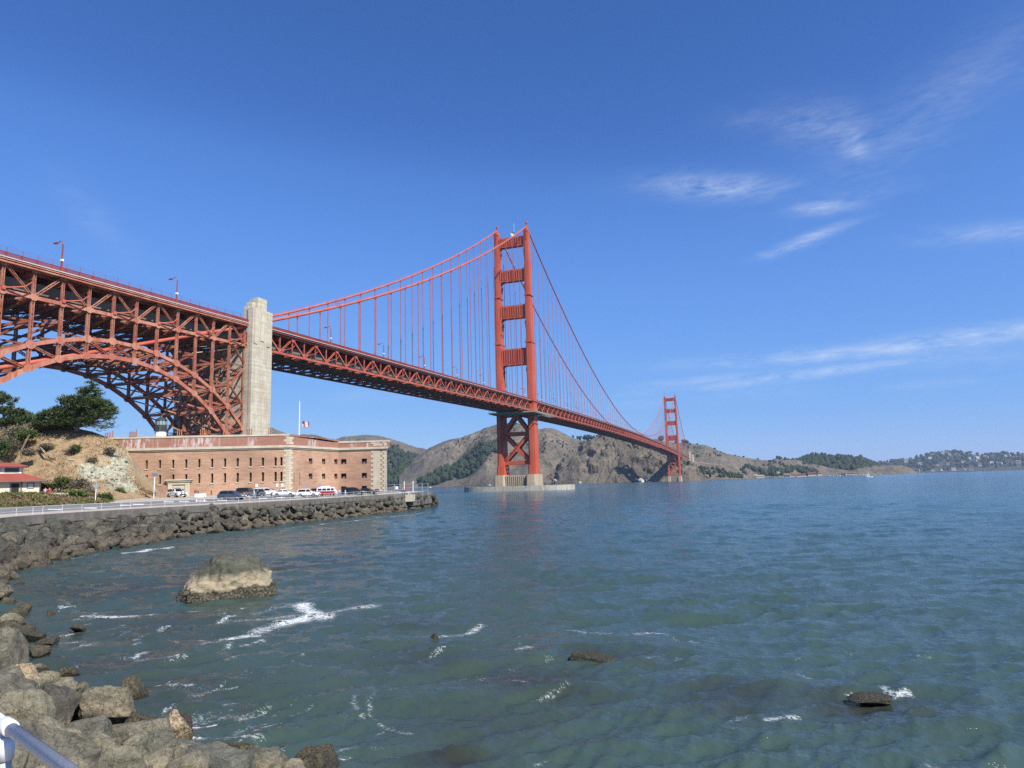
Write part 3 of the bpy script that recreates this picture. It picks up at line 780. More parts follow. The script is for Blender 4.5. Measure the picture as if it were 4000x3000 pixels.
def foam_seg(px0, py0, px1, py1, w, s):
    a, b = P(px0, py0, 2, 0), P(px1, py1, 2, 0); w = w * 1.25; X, Y = WX[:, :NF], WY[:, :NF]
    r0 = min(math.hypot(a.x - CAM[0], a.y - CAM[1]), math.hypot(b.x - CAM[0], b.y - CAM[1])) - 3 * w; r1 = max(math.hypot(a.x - CAM[0], a.y - CAM[1]), math.hypot(b.x - CAM[0], b.y - CAM[1])) + 3 * w
    i0, i1 = np.searchsorted(rad, [r0, r1]); X, Y = WX[:, i0:i1], WY[:, i0:i1]
    dx, dy = b.x - a.x, b.y - a.y; L2 = dx * dx + dy * dy + 1e-6
    t = np.clip(((X - a.x) * dx + (Y - a.y) * dy) / L2, 0, 1); d = np.hypot(X - a.x - t * dx, Y - a.y - t * dy)
    FO[:, i0:i1] = np.maximum(FO[:, i0:i1], s * np.exp(-(d / w) ** 2))
for q in [(850, 2500, 1100, 2440, .9, .72), (1100, 2440, 1240, 2395, .9, .85), (1240, 2395, 1450, 2365, .8, .74), (1000, 2395, 1240, 2330, .5, .6), (1180, 2360, 1260, 2410, .6, .9),
          (900, 2420, 1150, 2400, .6, .6), (350, 2410, 590, 2398, .4, .75), (370, 2170, 660, 2140, .7, .9), (250, 2185, 420, 2160, .7, .6),
          (1690, 2490, 1780, 2480, .22, .76), (1780, 2480, 1880, 2435, .3, .72), (2030, 2480, 2150, 2460, .2, .6), (2150, 2462, 2400, 2468, .2, .65),
          (2480, 2470, 2600, 2470, .2, .7), (2600, 2480, 2720, 2510, .2, .55), (2640, 2560, 2720, 2550, .2, .6), (3320, 2690, 3430, 2700, .2, .7), (3430, 2700, 3540, 2690, .25, .8), (3450, 2668, 3480, 2690, .2, .75),
          (3000, 2795, 3110, 2780, .18, .72), (2840, 2660, 2920, 2665, .15, .5), (1680, 2000, 1500, 2022, .7, .75), (1500, 2022, 1250, 2048, .7, .7), (1250, 2048, 1000, 2075, .6, .6), (1000, 2075, 700, 2112, .6, .5),
          (450, 2960, 900, 2870, .8, .42), (560, 2700, 900, 2660, .9, .40), (550, 2790, 960, 2780, .5, .55), (500, 2840, 640, 2830, .3, .8), (480, 2560, 690, 2570, .4, .5), (600, 2880, 700, 2845, .25, .9),
          (60, 2400, 260, 2350, .6, .5), (100, 2520, 300, 2500, .5, .55), (80, 2450, 330, 2420, .4, .4), (450, 2640, 650, 2600, .5, .4), (1350, 2800, 1600, 2650, .8, .3), (1600, 2650, 2000, 2600, .8, .3),
          (1700, 2750, 2050, 2700, .8, .28), (2900, 2960, 3100, 2900, .4, .45), (3100, 2900, 3150, 2950, .3, .4), (2000, 2960, 2300, 2950, .5, .3)]:
    foam_seg(*q)
fr = np.random.default_rng(12)
for k in range(170):                             # broken lace drifting along the near shore
    if k < 110: px, py = fr.uniform(190, 1000), fr.uniform(2360, 2960)
    elif k < 145: px, py = fr.uniform(1000, 2300), fr.uniform(2560, 2990)
    else: px, py = fr.uniform(2000, 3700), fr.uniform(2480, 2990)
    if k < 110 and py > 2640 and px < 480 + (py - 2640) * .9: continue
    L = fr.uniform(25, 120) * (1 if k < 145 else .6); foam_seg(px, py, px + L, py - L * fr.uniform(-.05, .42), fr.uniform(.08, .22), fr.uniform(.5, .8) if k < 110 else fr.uniform(.4, .62))
for cx0, cy0, rx, ry, t0, t1, s_ in [(2330, 2530, 330, 62, -2.9, -.2, .6), (2330, 2530, 330, 62, -.2, .9, .45), (2320, 2545, 210, 40, -2.6, -.5, .4), (1700, 2760, 260, 90, 1.6, 4.2, .5), (2950, 2680, 260, 60, -2.7, -.6, .5), (1560, 2740, 180, 70, 1.7, 4.4, .45), (3350, 2760, 260, 70, -.9, .8, .4)]:
    pts_ = [(cx0 + rx * math.cos(t), cy0 + ry * math.sin(t)) for t in np.linspace(t0, t1, 9)]
    for (xa, ya), (xb, yb) in zip(pts_[:-1], pts_[1:]): foam_seg(xa, ya, xb, yb, .13, s_ * fr.uniform(.6, 1.25))
FO = np.maximum(FO, .34 * np.exp(-((WX - 158) / 14) ** 2 - ((WY + 514) / 9) ** 2))      # loose lace near the rocks
DK = np.zeros_like(WX)
for px, py, w, s in [(2080, 2640, 1.6, .8), (2250, 2700, 1.2, .5), (1640, 2570, 1.8, .5), (2900, 2700, 1.3, .7), (2820, 2740, 1.2, .6), (3380, 2740, 1.5, .8), (1750, 2960, .8, .9), (2320, 2540, 1.0, .6),
                     (1600, 2430, 1.4, .5), (2480, 2550, 1.3, .4), (1900, 2800, 1.8, .35), (700, 2440, 4, .45), (450, 2300, 5, .5), (600, 2700, 3, .5), (300, 2600, 3, .5), (1100, 2200, 5, .4), (3600, 2760, 1.2, .4)]:
    c = P(px, py, 2, 0); np.maximum(DK, s * np.exp(-(((WX - c.x) * .7) ** 2 + (WY - c.y) ** 2) / w ** 2), out=DK)
m, n, l, b = mat('sea_water')
at = n.new('ShaderNodeAttribute'); at.attribute_name = 'foam'; ad = n.new('ShaderNodeAttribute'); ad.attribute_name = 'murk'
nz1 = pos_noise(n, l, 0.006, detail=3); r1 = ramp(n, [(0.35, (0.020, 0.062, 0.072)), (0.7, (0.028, 0.082, 0.090))]); l.new(nz1.outputs[0], r1.inputs[0])
cd_ = n.new('ShaderNodeNewGeometry'); vl = n.new('ShaderNodeVectorMath'); vl.operation = 'DISTANCE'; vl.inputs[1].default_value = (165, -520, 0); l.new(cd_.outputs['Position'], vl.inputs[0])
mr = n.new('ShaderNodeMapRange'); mr.inputs['From Min'].default_value = 8; mr.inputs['From Max'].default_value = 140; l.new(vl.outputs['Value'], mr.inputs['Value'])
col = mixrgb(n, l, mr.outputs[0], (0.042, 0.068, 0.055), r1.outputs[0])       # shallower, greener water by the shore
col = mixrgb(n, l, ad.outputs['Fac'], col, (0.030, 0.030, 0.022))
fn = pos_noise(n, l, 2.8, (1, 1.7, 0), 6, 0.65, 1.3, (0, 0, R(-25))); fn2 = pos_noise(n, l, 0.6, (1, 1, 0), 3, .6, .8)
def mth(op, a, c):
    q = n.new('ShaderNodeMath'); q.operation = op
    for i, v in enumerate((a, c)):
        if isinstance(v, (int, float)): q.inputs[i].default_value = v
        else: l.new(v, q.inputs[i])
    return q.outputs[0]
f3 = pos_noise(n, l, 12.0, (1, 1.5, 0), 5, .7, .6)
lace = mth('ADD', mth('ADD', mth('MULTIPLY', mth('SUBTRACT', 1.0, mth('MULTIPLY', mth('ABSOLUTE', mth('SUBTRACT', fn.outputs[0], 0.5), 0), 4.2)), .38), mth('MULTIPLY', fn2.outputs[0], .30)), mth('MULTIPLY', f3.outputs[0], .38))
thr = mth('SUBTRACT', .90, mth('MULTIPLY', at.outputs['Fac'], .44))
fm = n.new('ShaderNodeMapRange'); fm.inputs['From Min'].default_value = 0.0; fm.inputs['From Max'].default_value = .16; fm.inputs['To Max'].default_value = .85; l.new(mth('SUBTRACT', lace, thr), fm.inputs['Value'])
fk = mth('MULTIPLY', fm.outputs[0], mth('GREATER_THAN', at.outputs['Fac'], .04))
# sparse whitecaps far out
wc = pos_noise(n, l, .11, (1, .55, 0), 5, .7, .5); wr = ramp(n, [(.735, (0, 0, 0)), (.76, (1, 1, 1))]); l.new(wc.outputs[0], wr.inputs[0])
wp = pos_noise(n, l, .9, (1, 1, 0), 3, .6); wq = ramp(n, [(.55, (0, 0, 0)), (.62, (1, 1, 1))]); l.new(wp.outputs[0], wq.inputs[0])
fk = mth('MAXIMUM', fk, mth('MULTIPLY', wr.outputs[0], wq.outputs[0]))
fc = n.new('ShaderNodeClamp'); l.new(fk, fc.inputs[0])
l.new(mixrgb(n, l, fc.outputs[0], col, (0.72, 0.74, 0.72)), b.inputs['Base Color'])
rr = n.new('ShaderNodeMapRange'); rr.inputs['To Min'].default_value = 0.11; rr.inputs['To Max'].default_value = 0.7; l.new(fc.outputs[0], rr.inputs['Value']); l.new(rr.outputs[0], b.inputs['Roughness'])
b.inputs['IOR'].default_value = 1.33
for sc, dist, st, sx_ in ((4.0, .05, .5, (1, 1.6, 0)), (1.2, .20, .55, (1, 2.4, 0)), (.42, .46, .6, (1, 2.8, 0)), (.13, .95, .55, (1, 3.0, 0))):
    q = pos_noise(n, l, sc, sx_, 4, .6, .3, (0, 0, R(20))); bump(n, l, q.outputs[0], st, dist, b)
    if sc < .5: l.new(mth('MULTIPLY', mth('ADD', mth('MULTIPLY', mr.outputs[0], .85), .15), st), b.inputs['Normal'].links[0].from_node.inputs['Strength'])      # open water is choppier than the sheltered cove
M_WATER = m
V = np.stack([WX, WY, WZ], -1).reshape(-1, 3)
w = np_mesh('water', V, grid_faces(NA, NR)[:, ::-1], M_WATER, None, True, {'foam': FO.ravel(), 'murk': DK.ravel()}); tag(w, kind='structure')

# ================================================================== far hills
def hill_mat(name, dark, mid, tan, green, gthr=.56, sc=.006):
    m, n, l, b = mat(name)
    a = pos_noise(n, l, sc, detail=9, rough=.62, dist=.6); c = pos_noise(n, l, sc * 3.3, (1, 1, .6), 8, .65, 1.0); d = pos_noise(n, l, sc * 16, detail=6, rough=.7)
    r = ramp(n, [(.28, dark), (.48, mid), (.70, tan)]); l.new(a.outputs[0], r.inputs[0])
    r2 = ramp(n, [(gthr, (0, 0, 0)), (gthr + .10, (1, 1, 1))]); l.new(c.outputs[0], r2.inputs[0])
    col = mixrgb(n, l, r2.outputs[0], r.outputs[0], green)
    r3 = ramp(n, [(.3, (.62, .62, .62)), (.7, (1.3, 1.3, 1.3))]); l.new(d.outputs[0], r3.inputs[0])
    l.new(mixrgb(n, l, 1.0, col, r3.outputs[0], 'MULTIPLY'), b.inputs['Base Color']); b.inputs['Roughness'].default_value = .95; b.inputs['Specular IOR Level'].default_value = .15
    bump(n, l, d.outputs[0], .8, 5.0, b); bump(n, l, c.outputs[0], .6, 12.0, b)
    return m
M_HILL = hill_mat('dry_scrub_hillside', (.092, .080, .060), (.135, .113, .085), (.205, .172, .122), (.052, .060, .038))
M_CLIFF = hill_mat('bare_cliff_rock', (.078, .067, .051), (.138, .117, .088), (.205, .170, .122), (.058, .050, .037), .58, .012)
M_FORESTHILL = hill_mat('wooded_hillside', (.030, .040, .024), (.045, .055, .032), (.10, .085, .06), (.025, .034, .02), .5, .01)
M_FARHILL = hill_mat('far_town_hillside', (.050, .055, .045), (.072, .070, .055), (.13, .11, .09), (.040, .050, .036), .48, .009)
HL = {}
def hill(name, label, ridge, base, mt, nx=160, nt=46, rough=.10, prof=1.25, seed=0, rocky=0.0, cat='hill', fold=.55):
    """ridge: (px, py, depth); base: (px, depth) of the shoreline."""
    rp = np.array(ridge, float); bp = np.array(base, float)
    xs = np.linspace(rp[0, 0], rp[-1, 0], nx)
    ry = np.interp(xs, rp[:, 0], rp[:, 1]); rd = np.interp(xs, rp[:, 0], rp[:, 2]); bd = np.interp(xs, bp[:, 0], bp[:, 1])
    ry = ry + 2.2 * (fbm(xs / 14, xs * 0 + seed, 4, seed) - .5) * 2
    ridgeP = np.array([S(x, y, d) for x, y, d in zip(xs, ry, rd)]); baseP = []
    for x, d in zip(xs, bd):
        hy = 1944.98 - .02808 * x + 6 * FPX / d; baseP.append(S(x, hy, d))
    baseP = np.array(baseP)
    T = np.concatenate([np.linspace(-.04, 1, nt), np.linspace(1.06, 1.7, 8)])
    G = np.zeros((nx, len(T), 3))
    for j, t in enumerate(T):
        G[:, j, :2] = baseP[:, :2] + (ridgeP - baseP)[:, :2] * t
        if t <= 1: G[:, j, 2] = ridgeP[:, 2] * (np.clip(t, 0, 1) ** prof if prof >= 1 else 1 - (1 - max(t, 0)) ** (1 / prof))
        else: G[:, j, 2] = ridgeP[:, 2] * (1 - (t - 1) * 1.1) - 2
        if t < 0: G[:, j, 2] = -6
    H = np.maximum(ridgeP[:, 2], 8)[:, None]
    tt = np.clip(T, 0, 1)[None, :]; env = np.clip(tt * 5, 0, 1) * np.where(T[None, :] <= 1, np.clip((1 - tt) * 4, 0, 1), 0)
    L = max(60., float(np.median(H)) * 1.1)
    X, Y = G[..., 0], G[..., 1]
    gl = np.abs(fbm(X / L, Y / L, 4, seed + 11) * 2 - 1); gl = 1 - gl * 2
    G[..., 2] += env * H * (rough * gl * fold * 1.6 + rough * 1.2 * (fbm(X / (L * .35), Y / (L * .35), 4, seed + 31) - .5))
    if rocky:
        G[..., 2] += env * rocky * .45 * (fbm(X / 11, Y / 11 + G[..., 2] / 14, 4, seed + 61) - .5)
        cr = np.abs(fbm(X / 32, Y / 32 + G[..., 2] / 40, 5, seed + 51) * 2 - 1)
        G[..., 2] += np.clip(tt * 8, 0, 1) * np.where(T[None, :] <= 1, np.clip((1 - tt) * 7, 0, 1), 0) * rocky * (.35 - cr) * 1.4
        G[..., 0] += env * rocky * .8 * (fbm(Y / 25, G[..., 2] / 22, 4, seed + 71) - .5); G[..., 1] += env * rocky * 1.4 * (fbm(X / 25, G[..., 2] / 20, 4, seed + 91) - .5)
    G[:, T >= 0, 2] = np.maximum(G[:, T >= 0, 2], 0.3)
    o = np_mesh(name, G.reshape(-1, 3), grid_faces(nx, len(T)), mt)
    tag(o, kind='structure'); o['label'] = label
    HL[name] = (xs, T, G)
    return o
def hpt(name, px, t):
    xs, T, G = HL[name]; i = np.clip(np.searchsorted(xs, px) - 1, 0, len(xs) - 2); j = np.clip(np.searchsorted(T, t) - 1, 0, len(T) - 2)
    u = min(max((px - xs[i]) / (xs[i + 1] - xs[i]), 0), 1); v = (t - T[j]) / (T[j + 1] - T[j])
    return Vector((G[i, j] * (1 - u) + G[i + 1, j] * u) * (1 - v) + (G[i, j + 1] * (1 - u) + G[i + 1, j + 1] * u) * v)
hill('hill_ridge', 'brown scrub ridge behind the brick fort', [(880, 1700, 3500), (1040, 1664, 3500), (1062, 1669, 3500), (1109, 1690, 3500), (1150, 1702, 3500), (1187, 1697, 3400), (1218, 1696, 3400), (1245, 1702, 3400), (1289, 1717, 3350), (1309, 1717, 3300),
      (1333, 1707, 3300), (1387, 1702, 3250), (1431, 1698, 3200), (1479, 1702, 3200), (1526, 1712, 3150), (1577, 1730, 3100), (1628, 1747, 3050), (1660, 1753, 3000), (1700, 1760, 3000), (1800, 1790, 2900), (1900, 1830, 2800)],
     [(880, 2750), (1500, 2600), (1700, 2480), (1900, 2420)], M_HILL, 220, 70, .17, 1.0, 3)
hill('hill_peak', 'rounded brown headland hill behind the near tower', [(1560, 1850, 2750), (1620, 1790, 2750), (1677, 1749, 2750), (1731, 1726, 2750), (1762, 1716, 2750), (1809, 1706, 2750), (1833, 1697, 2720), (1877, 1681, 2700), (1900, 1670, 2700), (1941, 1657, 2680), (1985, 1651, 2660), (2025, 1653, 2650),
      (2060, 1669, 2630), (2080, 1676, 2630), (2105, 1677, 2620), (2139, 1671, 2600), (2160, 1673, 2600), (2188, 1686, 2590), (2225, 1704, 2580), (2260, 1720, 2560), (2297, 1721, 2540), (2345, 1712, 2520), (2420, 1722, 2500), (2520, 1745, 2500), (2600, 1800, 2500)],
     [(1560, 2380), (1750, 2300), (1900, 2180), (2150, 2100), (2600, 2080)], M_HILL, 280, 90, .19, 1.0, 5)
hill('cliff_headland', 'steep bare rock cliff under the far half of the bridge', [(2110, 1892, 1960), (2150, 1862, 1990), (2181, 1822, 2020), (2231, 1780, 2060), (2300, 1734, 2120), (2354, 1703, 2160), (2395, 1709, 2150), (2434, 1717, 2120), (2506, 1745, 2060), (2597, 1772, 2000), (2662, 1785, 1960), (2687, 1805, 1930), (2720, 1832, 1890), (2747, 1862, 1860), (2772, 1880, 1845)],
     [(2110, 1925), (2250, 1880), (2400, 1860), (2560, 1825), (2700, 1800), (2772, 1830)], M_CLIFF, 240, 80, .10, .62, 7, 26)
hill('hill_east', 'folded dry hill to the right of the far tower', [(2480, 1745, 3100), (2560, 1714, 3100), (2600, 1724, 3080), (2638, 1730, 3050), (2682, 1731, 3020), (2730, 1736, 3000), (2758, 1739, 3000), (2790, 1753, 3000), (2834, 1772, 3000), (2885, 1782, 3000), (2929, 1791, 3000), (2973, 1796, 3000), (3005, 1799, 3000), (3037, 1789, 3050), (3081, 1790, 3100), (3128, 1800, 3100), (3220, 1820, 3100), (3330, 1835, 3150)],
     [(2480, 2450), (2800, 2420), (3000, 2650), (3330, 2800)], M_HILL, 220, 60, .20, 1.0, 9)
hill('hill_spur', 'low brown spur running down to the shore', [(2640, 1800, 2350), (2720, 1793, 2350), (2815, 1797, 2330), (2840, 1818, 2320), (2885, 1841, 2320), (2923, 1860, 2320), (2960, 1874, 2320)], [(2640, 2120), (2820, 2120), (2960, 2230)], M_HILL, 80, 30, .12, .9, 13)
hill('hill_wooded', 'rounded hill covered with dark trees', [(3040, 1842, 3300), (3100, 1815, 3300), (3140, 1797, 3300), (3175, 1787, 3300), (3240, 1790, 3300), (3310, 1794, 3300), (3360, 1797, 3300), (3400, 1812, 3300), (3440, 1835, 3300), (3460, 1848, 3300)], [(3040, 2850), (3300, 2950), (3460, 3050)], M_FORESTHILL, 90, 30, .06, .75, 17)
hill('bluff', 'low bare bluff ending in a rocky point', [(3240, 1855, 3120), (3296, 1844, 3120), (3353, 1824, 3120), (3423, 1821, 3120), (3486, 1818, 3120), (3537, 1821, 3120), (3562, 1833, 3110), (3584, 1848, 3100), (3600, 1858, 3080)], [(3240, 2940), (3500, 2980), (3600, 3000)], M_CLIFF, 90, 30, .10, .6, 19, 4)
hill('far_shore_hill', 'distant hazy hillside dotted with houses', [(3330, 1822, 6400), (3423, 1806, 6400), (3448, 1808, 6400), (3486, 1801, 6400), (3569, 1795, 6400), (3587, 1786, 6400), (3645, 1774, 6400), (3689, 1771, 6400), (3740, 1766, 6400), (3771, 1771, 6400), (3834, 1780, 6400), (3898, 1774, 6400), (3942, 1774, 6400), (4000, 1774, 6400), (4250, 1768, 6400), (4600, 1790, 6400)],
     [(3330, 5300), (3700, 5150), (4000, 5000), (4600, 4800)], M_FARHILL, 170, 36, .10, .85, 23)
# ================================================================== shore, seawall and promenade
def Wp(px, py, z): return S(px, py, (6 - z) * FPX / (py - (1944.98 - .02808 * px)))
wall_far = [Wp(0, 2025, 3.8), Wp(307, 2004, 3.82), Wp(615, 1986, 3.84), Wp(950, 1968, 3.87), Wp(1153, 1956, 3.9), Wp(1350, 1944, 3.97), Wp(1492, 1934, 4.1), Wp(1590, 1928, 4.22)]
wall_line = [Vector((215, -553, 3.72)), Vector((190, -542.0, 3.72)), Vector((176.9, -536.0, 3.72)), Vector((160, -528.5, 3.72)), Vector((140, -517.5, 3.72)), Vector((122, -504, 3.72)), Vector((111.5, -493, 3.72))] + wall_far
wall_line += [wall_far[-1] + Vector((-5, 24, .1))]
def resample(pts, step):
    out = []; 
    for a, b in zip(pts[:-1], pts[1:]):
        n = max(1, int((b - a).length / step))
        out += [a.lerp(b, k / n) for k in range(n)]
    return out + [pts[-1]]
def smooth_line(pts, it=2):
    for _ in range(it):
        q = [pts[0]]
        for a, b in zip(pts[:-1], pts[1:]): q += [a.lerp(b, .25), a.lerp(b, .75)]
        pts = q + [pts[-1]]
    return pts
WL = resample(smooth_line(wall_line, 2), 1.2)
def normals2(pts):
    out = []
    for i in range(len(pts)):
        d = pts[min(i + 1, len(pts) - 1)] - pts[max(i - 1, 0)]; d.z = 0; d.normalize(); out.append(Vector((-d.y, d.x, 0)))   # landward
    return out
WN = normals2(WL)
M_PROM = concrete('promenade_paving', (.40, .35, .285), (.33, .285, .23), None, .16)
M_ASPH = simple('worn_asphalt', (.17, .165, .155), .9, var=.18, scale=.35)
b = MB(); offs = [(.0, 0), (4.5, .2), (9, .42), (15, .62), (24, .85), (40, 1.1), (70, 1.2)]
G = np.array([[(w.x + n.x * o, w.y + n.y * o, w.z + dz) for o, dz in offs] for w, n in zip(WL, WN)])
g = np_mesh('promenade', G.reshape(-1, 3), grid_faces(len(WL), len(offs))[:, ::-1], M_PROM, None, True); tag(g, kind='structure')
def ground_z(x, y):
    d2 = [(w.x - x) ** 2 + (w.y - y) ** 2 for w in WL]; i = int(np.argmin(d2)); o = (Vector((x, y, 0)) - Vector((WL[i].x, WL[i].y, 0))).dot(WN[i])
    return WL[i].z + float(np.interp(o, [q[0] for q in offs], [q[1] for q in offs]))
def G_(px, py, dep):                       # point on the ground under a sight line, nearest the given depth
    best = None
    for k in np.linspace(dep * .8, dep * 1.25, 46):
        p = S(px, py, k); e = abs(p.z - ground_z(p.x, p.y))
        if best is None or e < best[0]: best = (e, k)
    p = S(px, py, dep); p.z = ground_z(p.x, p.y); return p
rd = np.array([[(w.x + n.x * o, w.y + n.y * o, w.z + dz + .006) for o, dz in ((5.5, .2 + .22 * 1 / 4.5), (9, .42), (15, .62), (20.5, .62 + .23 * 5.5 / 9))] for w, n in list(zip(WL, WN))[2:]])
r_ = np_mesh('road', rd.reshape(-1, 3), grid_faces(len(rd), 4)[:, ::-1], M_ASPH, None, True); tag(r_, kind='structure')
# seawall: face plus a low kerb coping
b = MB(); ring = [[w - n * .35 + Vector((0, 0, -3.2)), w - n * .30 + Vector((0, 0, .12)), w + n * .28 + Vector((0, 0, .12)), w + n * .30 + Vector((0, 0, -.6))] for w, n in zip(WL, WN)]
b.loft(ring, close=True); sw = b.build('seawall', M_SEAWALL); tag(sw, 'weathered concrete seawall along the curving shore road', 'wall')
b = MB(); ring = [[w - n * .42 + Vector((0, 0, -.9)), w - n * .42 + Vector((0, 0, -.62)), w - n * .33 + Vector((0, 0, -.62)), w - n * .33 + Vector((0, 0, -.9))] for w, n in zip(WL, WN)]
b.loft(ring); b.build('ledge', M_SEAWALL, sw)
# ================================================================== white pipe railing on the seawall
def pipe_rail(name, pts, nrm, step, label, r=.033):
    o = empty(name, pts[0], label, 'railing')
    acc = [0]
    for a, c in zip(pts[:-1], pts[1:]): acc.append(acc[-1] + (c - a).length)
    pm = MB(); pm.tube([(0, 0, .1), (0, 0, .96)], r * .95, 6); pm.tube([(0, 0, .1), (0, 0, .18)], r * 2.2, 8); pm.tube([(0, 0, .92), (0, 0, 1.01)], r * 1.5, 8); pmesh = pm.mesh('post', M_RAILW)
    k = 0
    for i in range(len(pts)):
        while acc[i] >= k * step: place('post', pmesh, Matrix.Translation(pts[i]), o); k += 1
    for h, rr in ((.98, r), (.53, r * .85)):
        b = MB(); b.tube([p + Vector((0, 0, h)) for p in pts], rr, 6); b.build('rail', M_RAILW, o, True)
    return o
M_RAILW = simple('white_pipe_paint', (.62, .63, .64), .4, .0, .07, 3)
i0 = min(range(len(WL)), key=lambda i: (WL[i] - Vector((118, -500, 3.7))).length)
iE = len(WL) - 19
pipe_rail('pipe_railing', [WL[i] + Vector((0, 0, .1)) for i in range(i0, iE)], WN, 2.9, 'long white pipe railing on the seawall in front of the fort', .027)

# ================================================================== brick fort
M_BR, n, l, b_ = mat('weathered_brick')
a1 = pos_noise(n, l, 1.0, (.35, .35, 2.6), 6, .68); a2 = pos_noise(n, l, .10, detail=5); a3 = pos_noise(n, l, 5, (.5, .5, 2.2), 3, .6)
r = ramp(n, [(.30, (.335, .203, .136)), (.52, (.45, .288, .196)), (.74, (.53, .362, .255))]); l.new(a1.outputs[0], r.inputs[0])
r2 = ramp(n, [(.35, (.74, .69, .67)), (.65, (1.14, 1.10, 1.04))]); l.new(a2.outputs[0], r2.inputs[0]); c = mixrgb(n, l, 1.0, r.outputs[0], r2.outputs[0], 'MULTIPLY')
r3 = ramp(n, [(.35, (.82, .82, .82)), (.65, (1.12, 1.12, 1.12))]); l.new(a3.outputs[0], r3.inputs[0]); l.new(mixrgb(n, l, 1.0, c, r3.outputs[0], 'MULTIPLY'), b_.inputs['Base Color'])
b_.inputs['Roughness'].default_value = .9; bump(n, l, a3.outputs[0], .5, .05, b_)
M_BR2, n, l, b_ = mat('parapet_brick_with_salt')
a1 = pos_noise(n, l, 1.2, (.4, .4, 2.2), 6, .68); r = ramp(n, [(.3, (.255, .115, .080)), (.7, (.37, .185, .13))]); l.new(a1.outputs[0], r.inputs[0])
s1 = pos_noise(n, l, .16, (1, 1, .2), 4, .6); s2 = pos_noise(n, l, 1.5, (1, 1, .25), 6, .7)
q = n.new('ShaderNodeMath'); q.operation = 'MULTIPLY'; q1 = ramp(n, [(.50, (0, 0, 0)), (.62, (1, 1, 1))]); q2 = ramp(n, [(.47, (0, 0, 0)), (.60, (.8, .8, .8))]); l.new(s1.outputs[0], q1.inputs[0]); l.new(s2.outputs[0], q2.inputs[0])
l.new(q1.outputs[0], q.inputs[0]); l.new(q2.outputs[0], q.inputs[1]); l.new(mixrgb(n, l, q.outputs[0], r.outputs[0], (.62, .55, .52)), b_.inputs['Base Color']); b_.inputs['Roughness'].default_value = .9
M_STONE = concrete('pale_granite', (.52, .46, .345), (.40, .34, .25), None, .14)
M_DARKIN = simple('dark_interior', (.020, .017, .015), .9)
ZC, ZB = 16.7, 3.6
def fc(px, py): 
    p = P(px, py, 2, ZC); return Vector((p.x, p.y, 0))
FA, FB, FC_, FD, FE = fc(495, 1757), fc(1131, 1743), fc(1323, 1754), fc(1472, 1749.5), fc(1512, 1748)
FA = FB + (FA - FB) * 1.28                                    # runs on behind the hill
fort = empty('brick_fort', FB + Vector((0, 0, 4.8)), 'long red brick fort with rows of slit windows under the arch', 'fort')
def face(A, B, wins, z0, z1, name, mt, depth=.75, panes=True):
    """brick wall from A to B with real openings; wins = (u0, u1, v0, v1, kind)"""
    d = (B - A); L = d.length; d = d / L; nin = Vector((-d.y, d.x, 0))     # into the wall
    if nin.dot(Vector((CAM[0], CAM[1], 0)) - A) > 0: nin = -nin
    us = sorted({0.0, L} | {w[0] for w in wins} | {w[1] for w in wins}); vs = sorted({z0, z1} | {w[2] for w in wins} | {w[3] for w in wins})
    b = MB(); pt = lambda u, v, k=0.0: A + d * u + nin * k + Vector((0, 0, v))
    for u0, u1 in zip(us[:-1], us[1:]):
        for v0, v1 in zip(vs[:-1], vs[1:]):
            uc, vc = (u0 + u1) / 2, (v0 + v1) / 2
            if any(w[0] < uc < w[1] and w[2] < vc < w[3] for w in wins): continue
            b.add([pt(u0, v0), pt(u1, v0), pt(u1, v1), pt(u0, v1)], [(0, 1, 2, 3)])
    for u0, u1, v0, v1, *_ in wins:
        for e in (((u0, v0), (u1, v0)), ((u1, v0), (u1, v1)), ((u1, v1), (u0, v1)), ((u0, v1), (u0, v0))):
            b.add([pt(*e[0]), pt(*e[1]), pt(*e[1], depth), pt(*e[0], depth)], [(0, 1, 2, 3)])
    me = b.mesh(name, mt); bm = bmesh.new(); bm.from_mesh(me); bmesh.ops.remove_doubles(bm, verts=bm.verts, dist=.001); bm.to_mesh(me); bm.free()
    w = place(name, me, None, fort)
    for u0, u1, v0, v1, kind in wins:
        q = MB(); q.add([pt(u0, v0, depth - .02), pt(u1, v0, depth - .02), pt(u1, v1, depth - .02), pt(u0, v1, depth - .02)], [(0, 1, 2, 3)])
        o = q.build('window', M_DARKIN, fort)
        if kind == 'slit':
            s = MB(); s.bar(pt(u0 - .12, v0 - .12, -.02), pt(u1 + .12, v0 - .12, -.02), .26, .28); s.build('sill', M_STONE, o)
        if kind == 'port':
            s = MB()
            for e in (((u0, v0), (u1, v0)), ((u1, v0), (u1, v1)), ((u1, v1), (u0, v1)), ((u0, v1), (u0, v0))): s.bar(pt(*e[0], .12), pt(*e[1], .12), .16, .16)
            s.build('frame', M_DKMETAL, o)
            s = MB(); uu, vv = (u0 + u1) / 2, v0 + (v1 - v0) * .36; s.add([pt(uu - .35, v0 + .1, depth - .1), pt(uu + .35, v0 + .1, depth - .1), pt(uu + .3, vv + .2, depth - .1), pt(uu - .3, vv + .2, depth - .1)], [(0, 1, 2, 3)]); s.build('shutter', M_BR, o)
    return w
def uv_on(px, py, A, B):
    p = onplane(px, py, A, B); d = (B - A).normalized(); return (Vector((p.x, p.y, 0)) - A).dot(d), p.z
WX1 = [521.5, 573.8, 625.6, 677.2, 727.9, 779.1, 829.3, 879.5, 928.8, 979.3, 1027.3, 1076.8, 1099.5]
wins = []
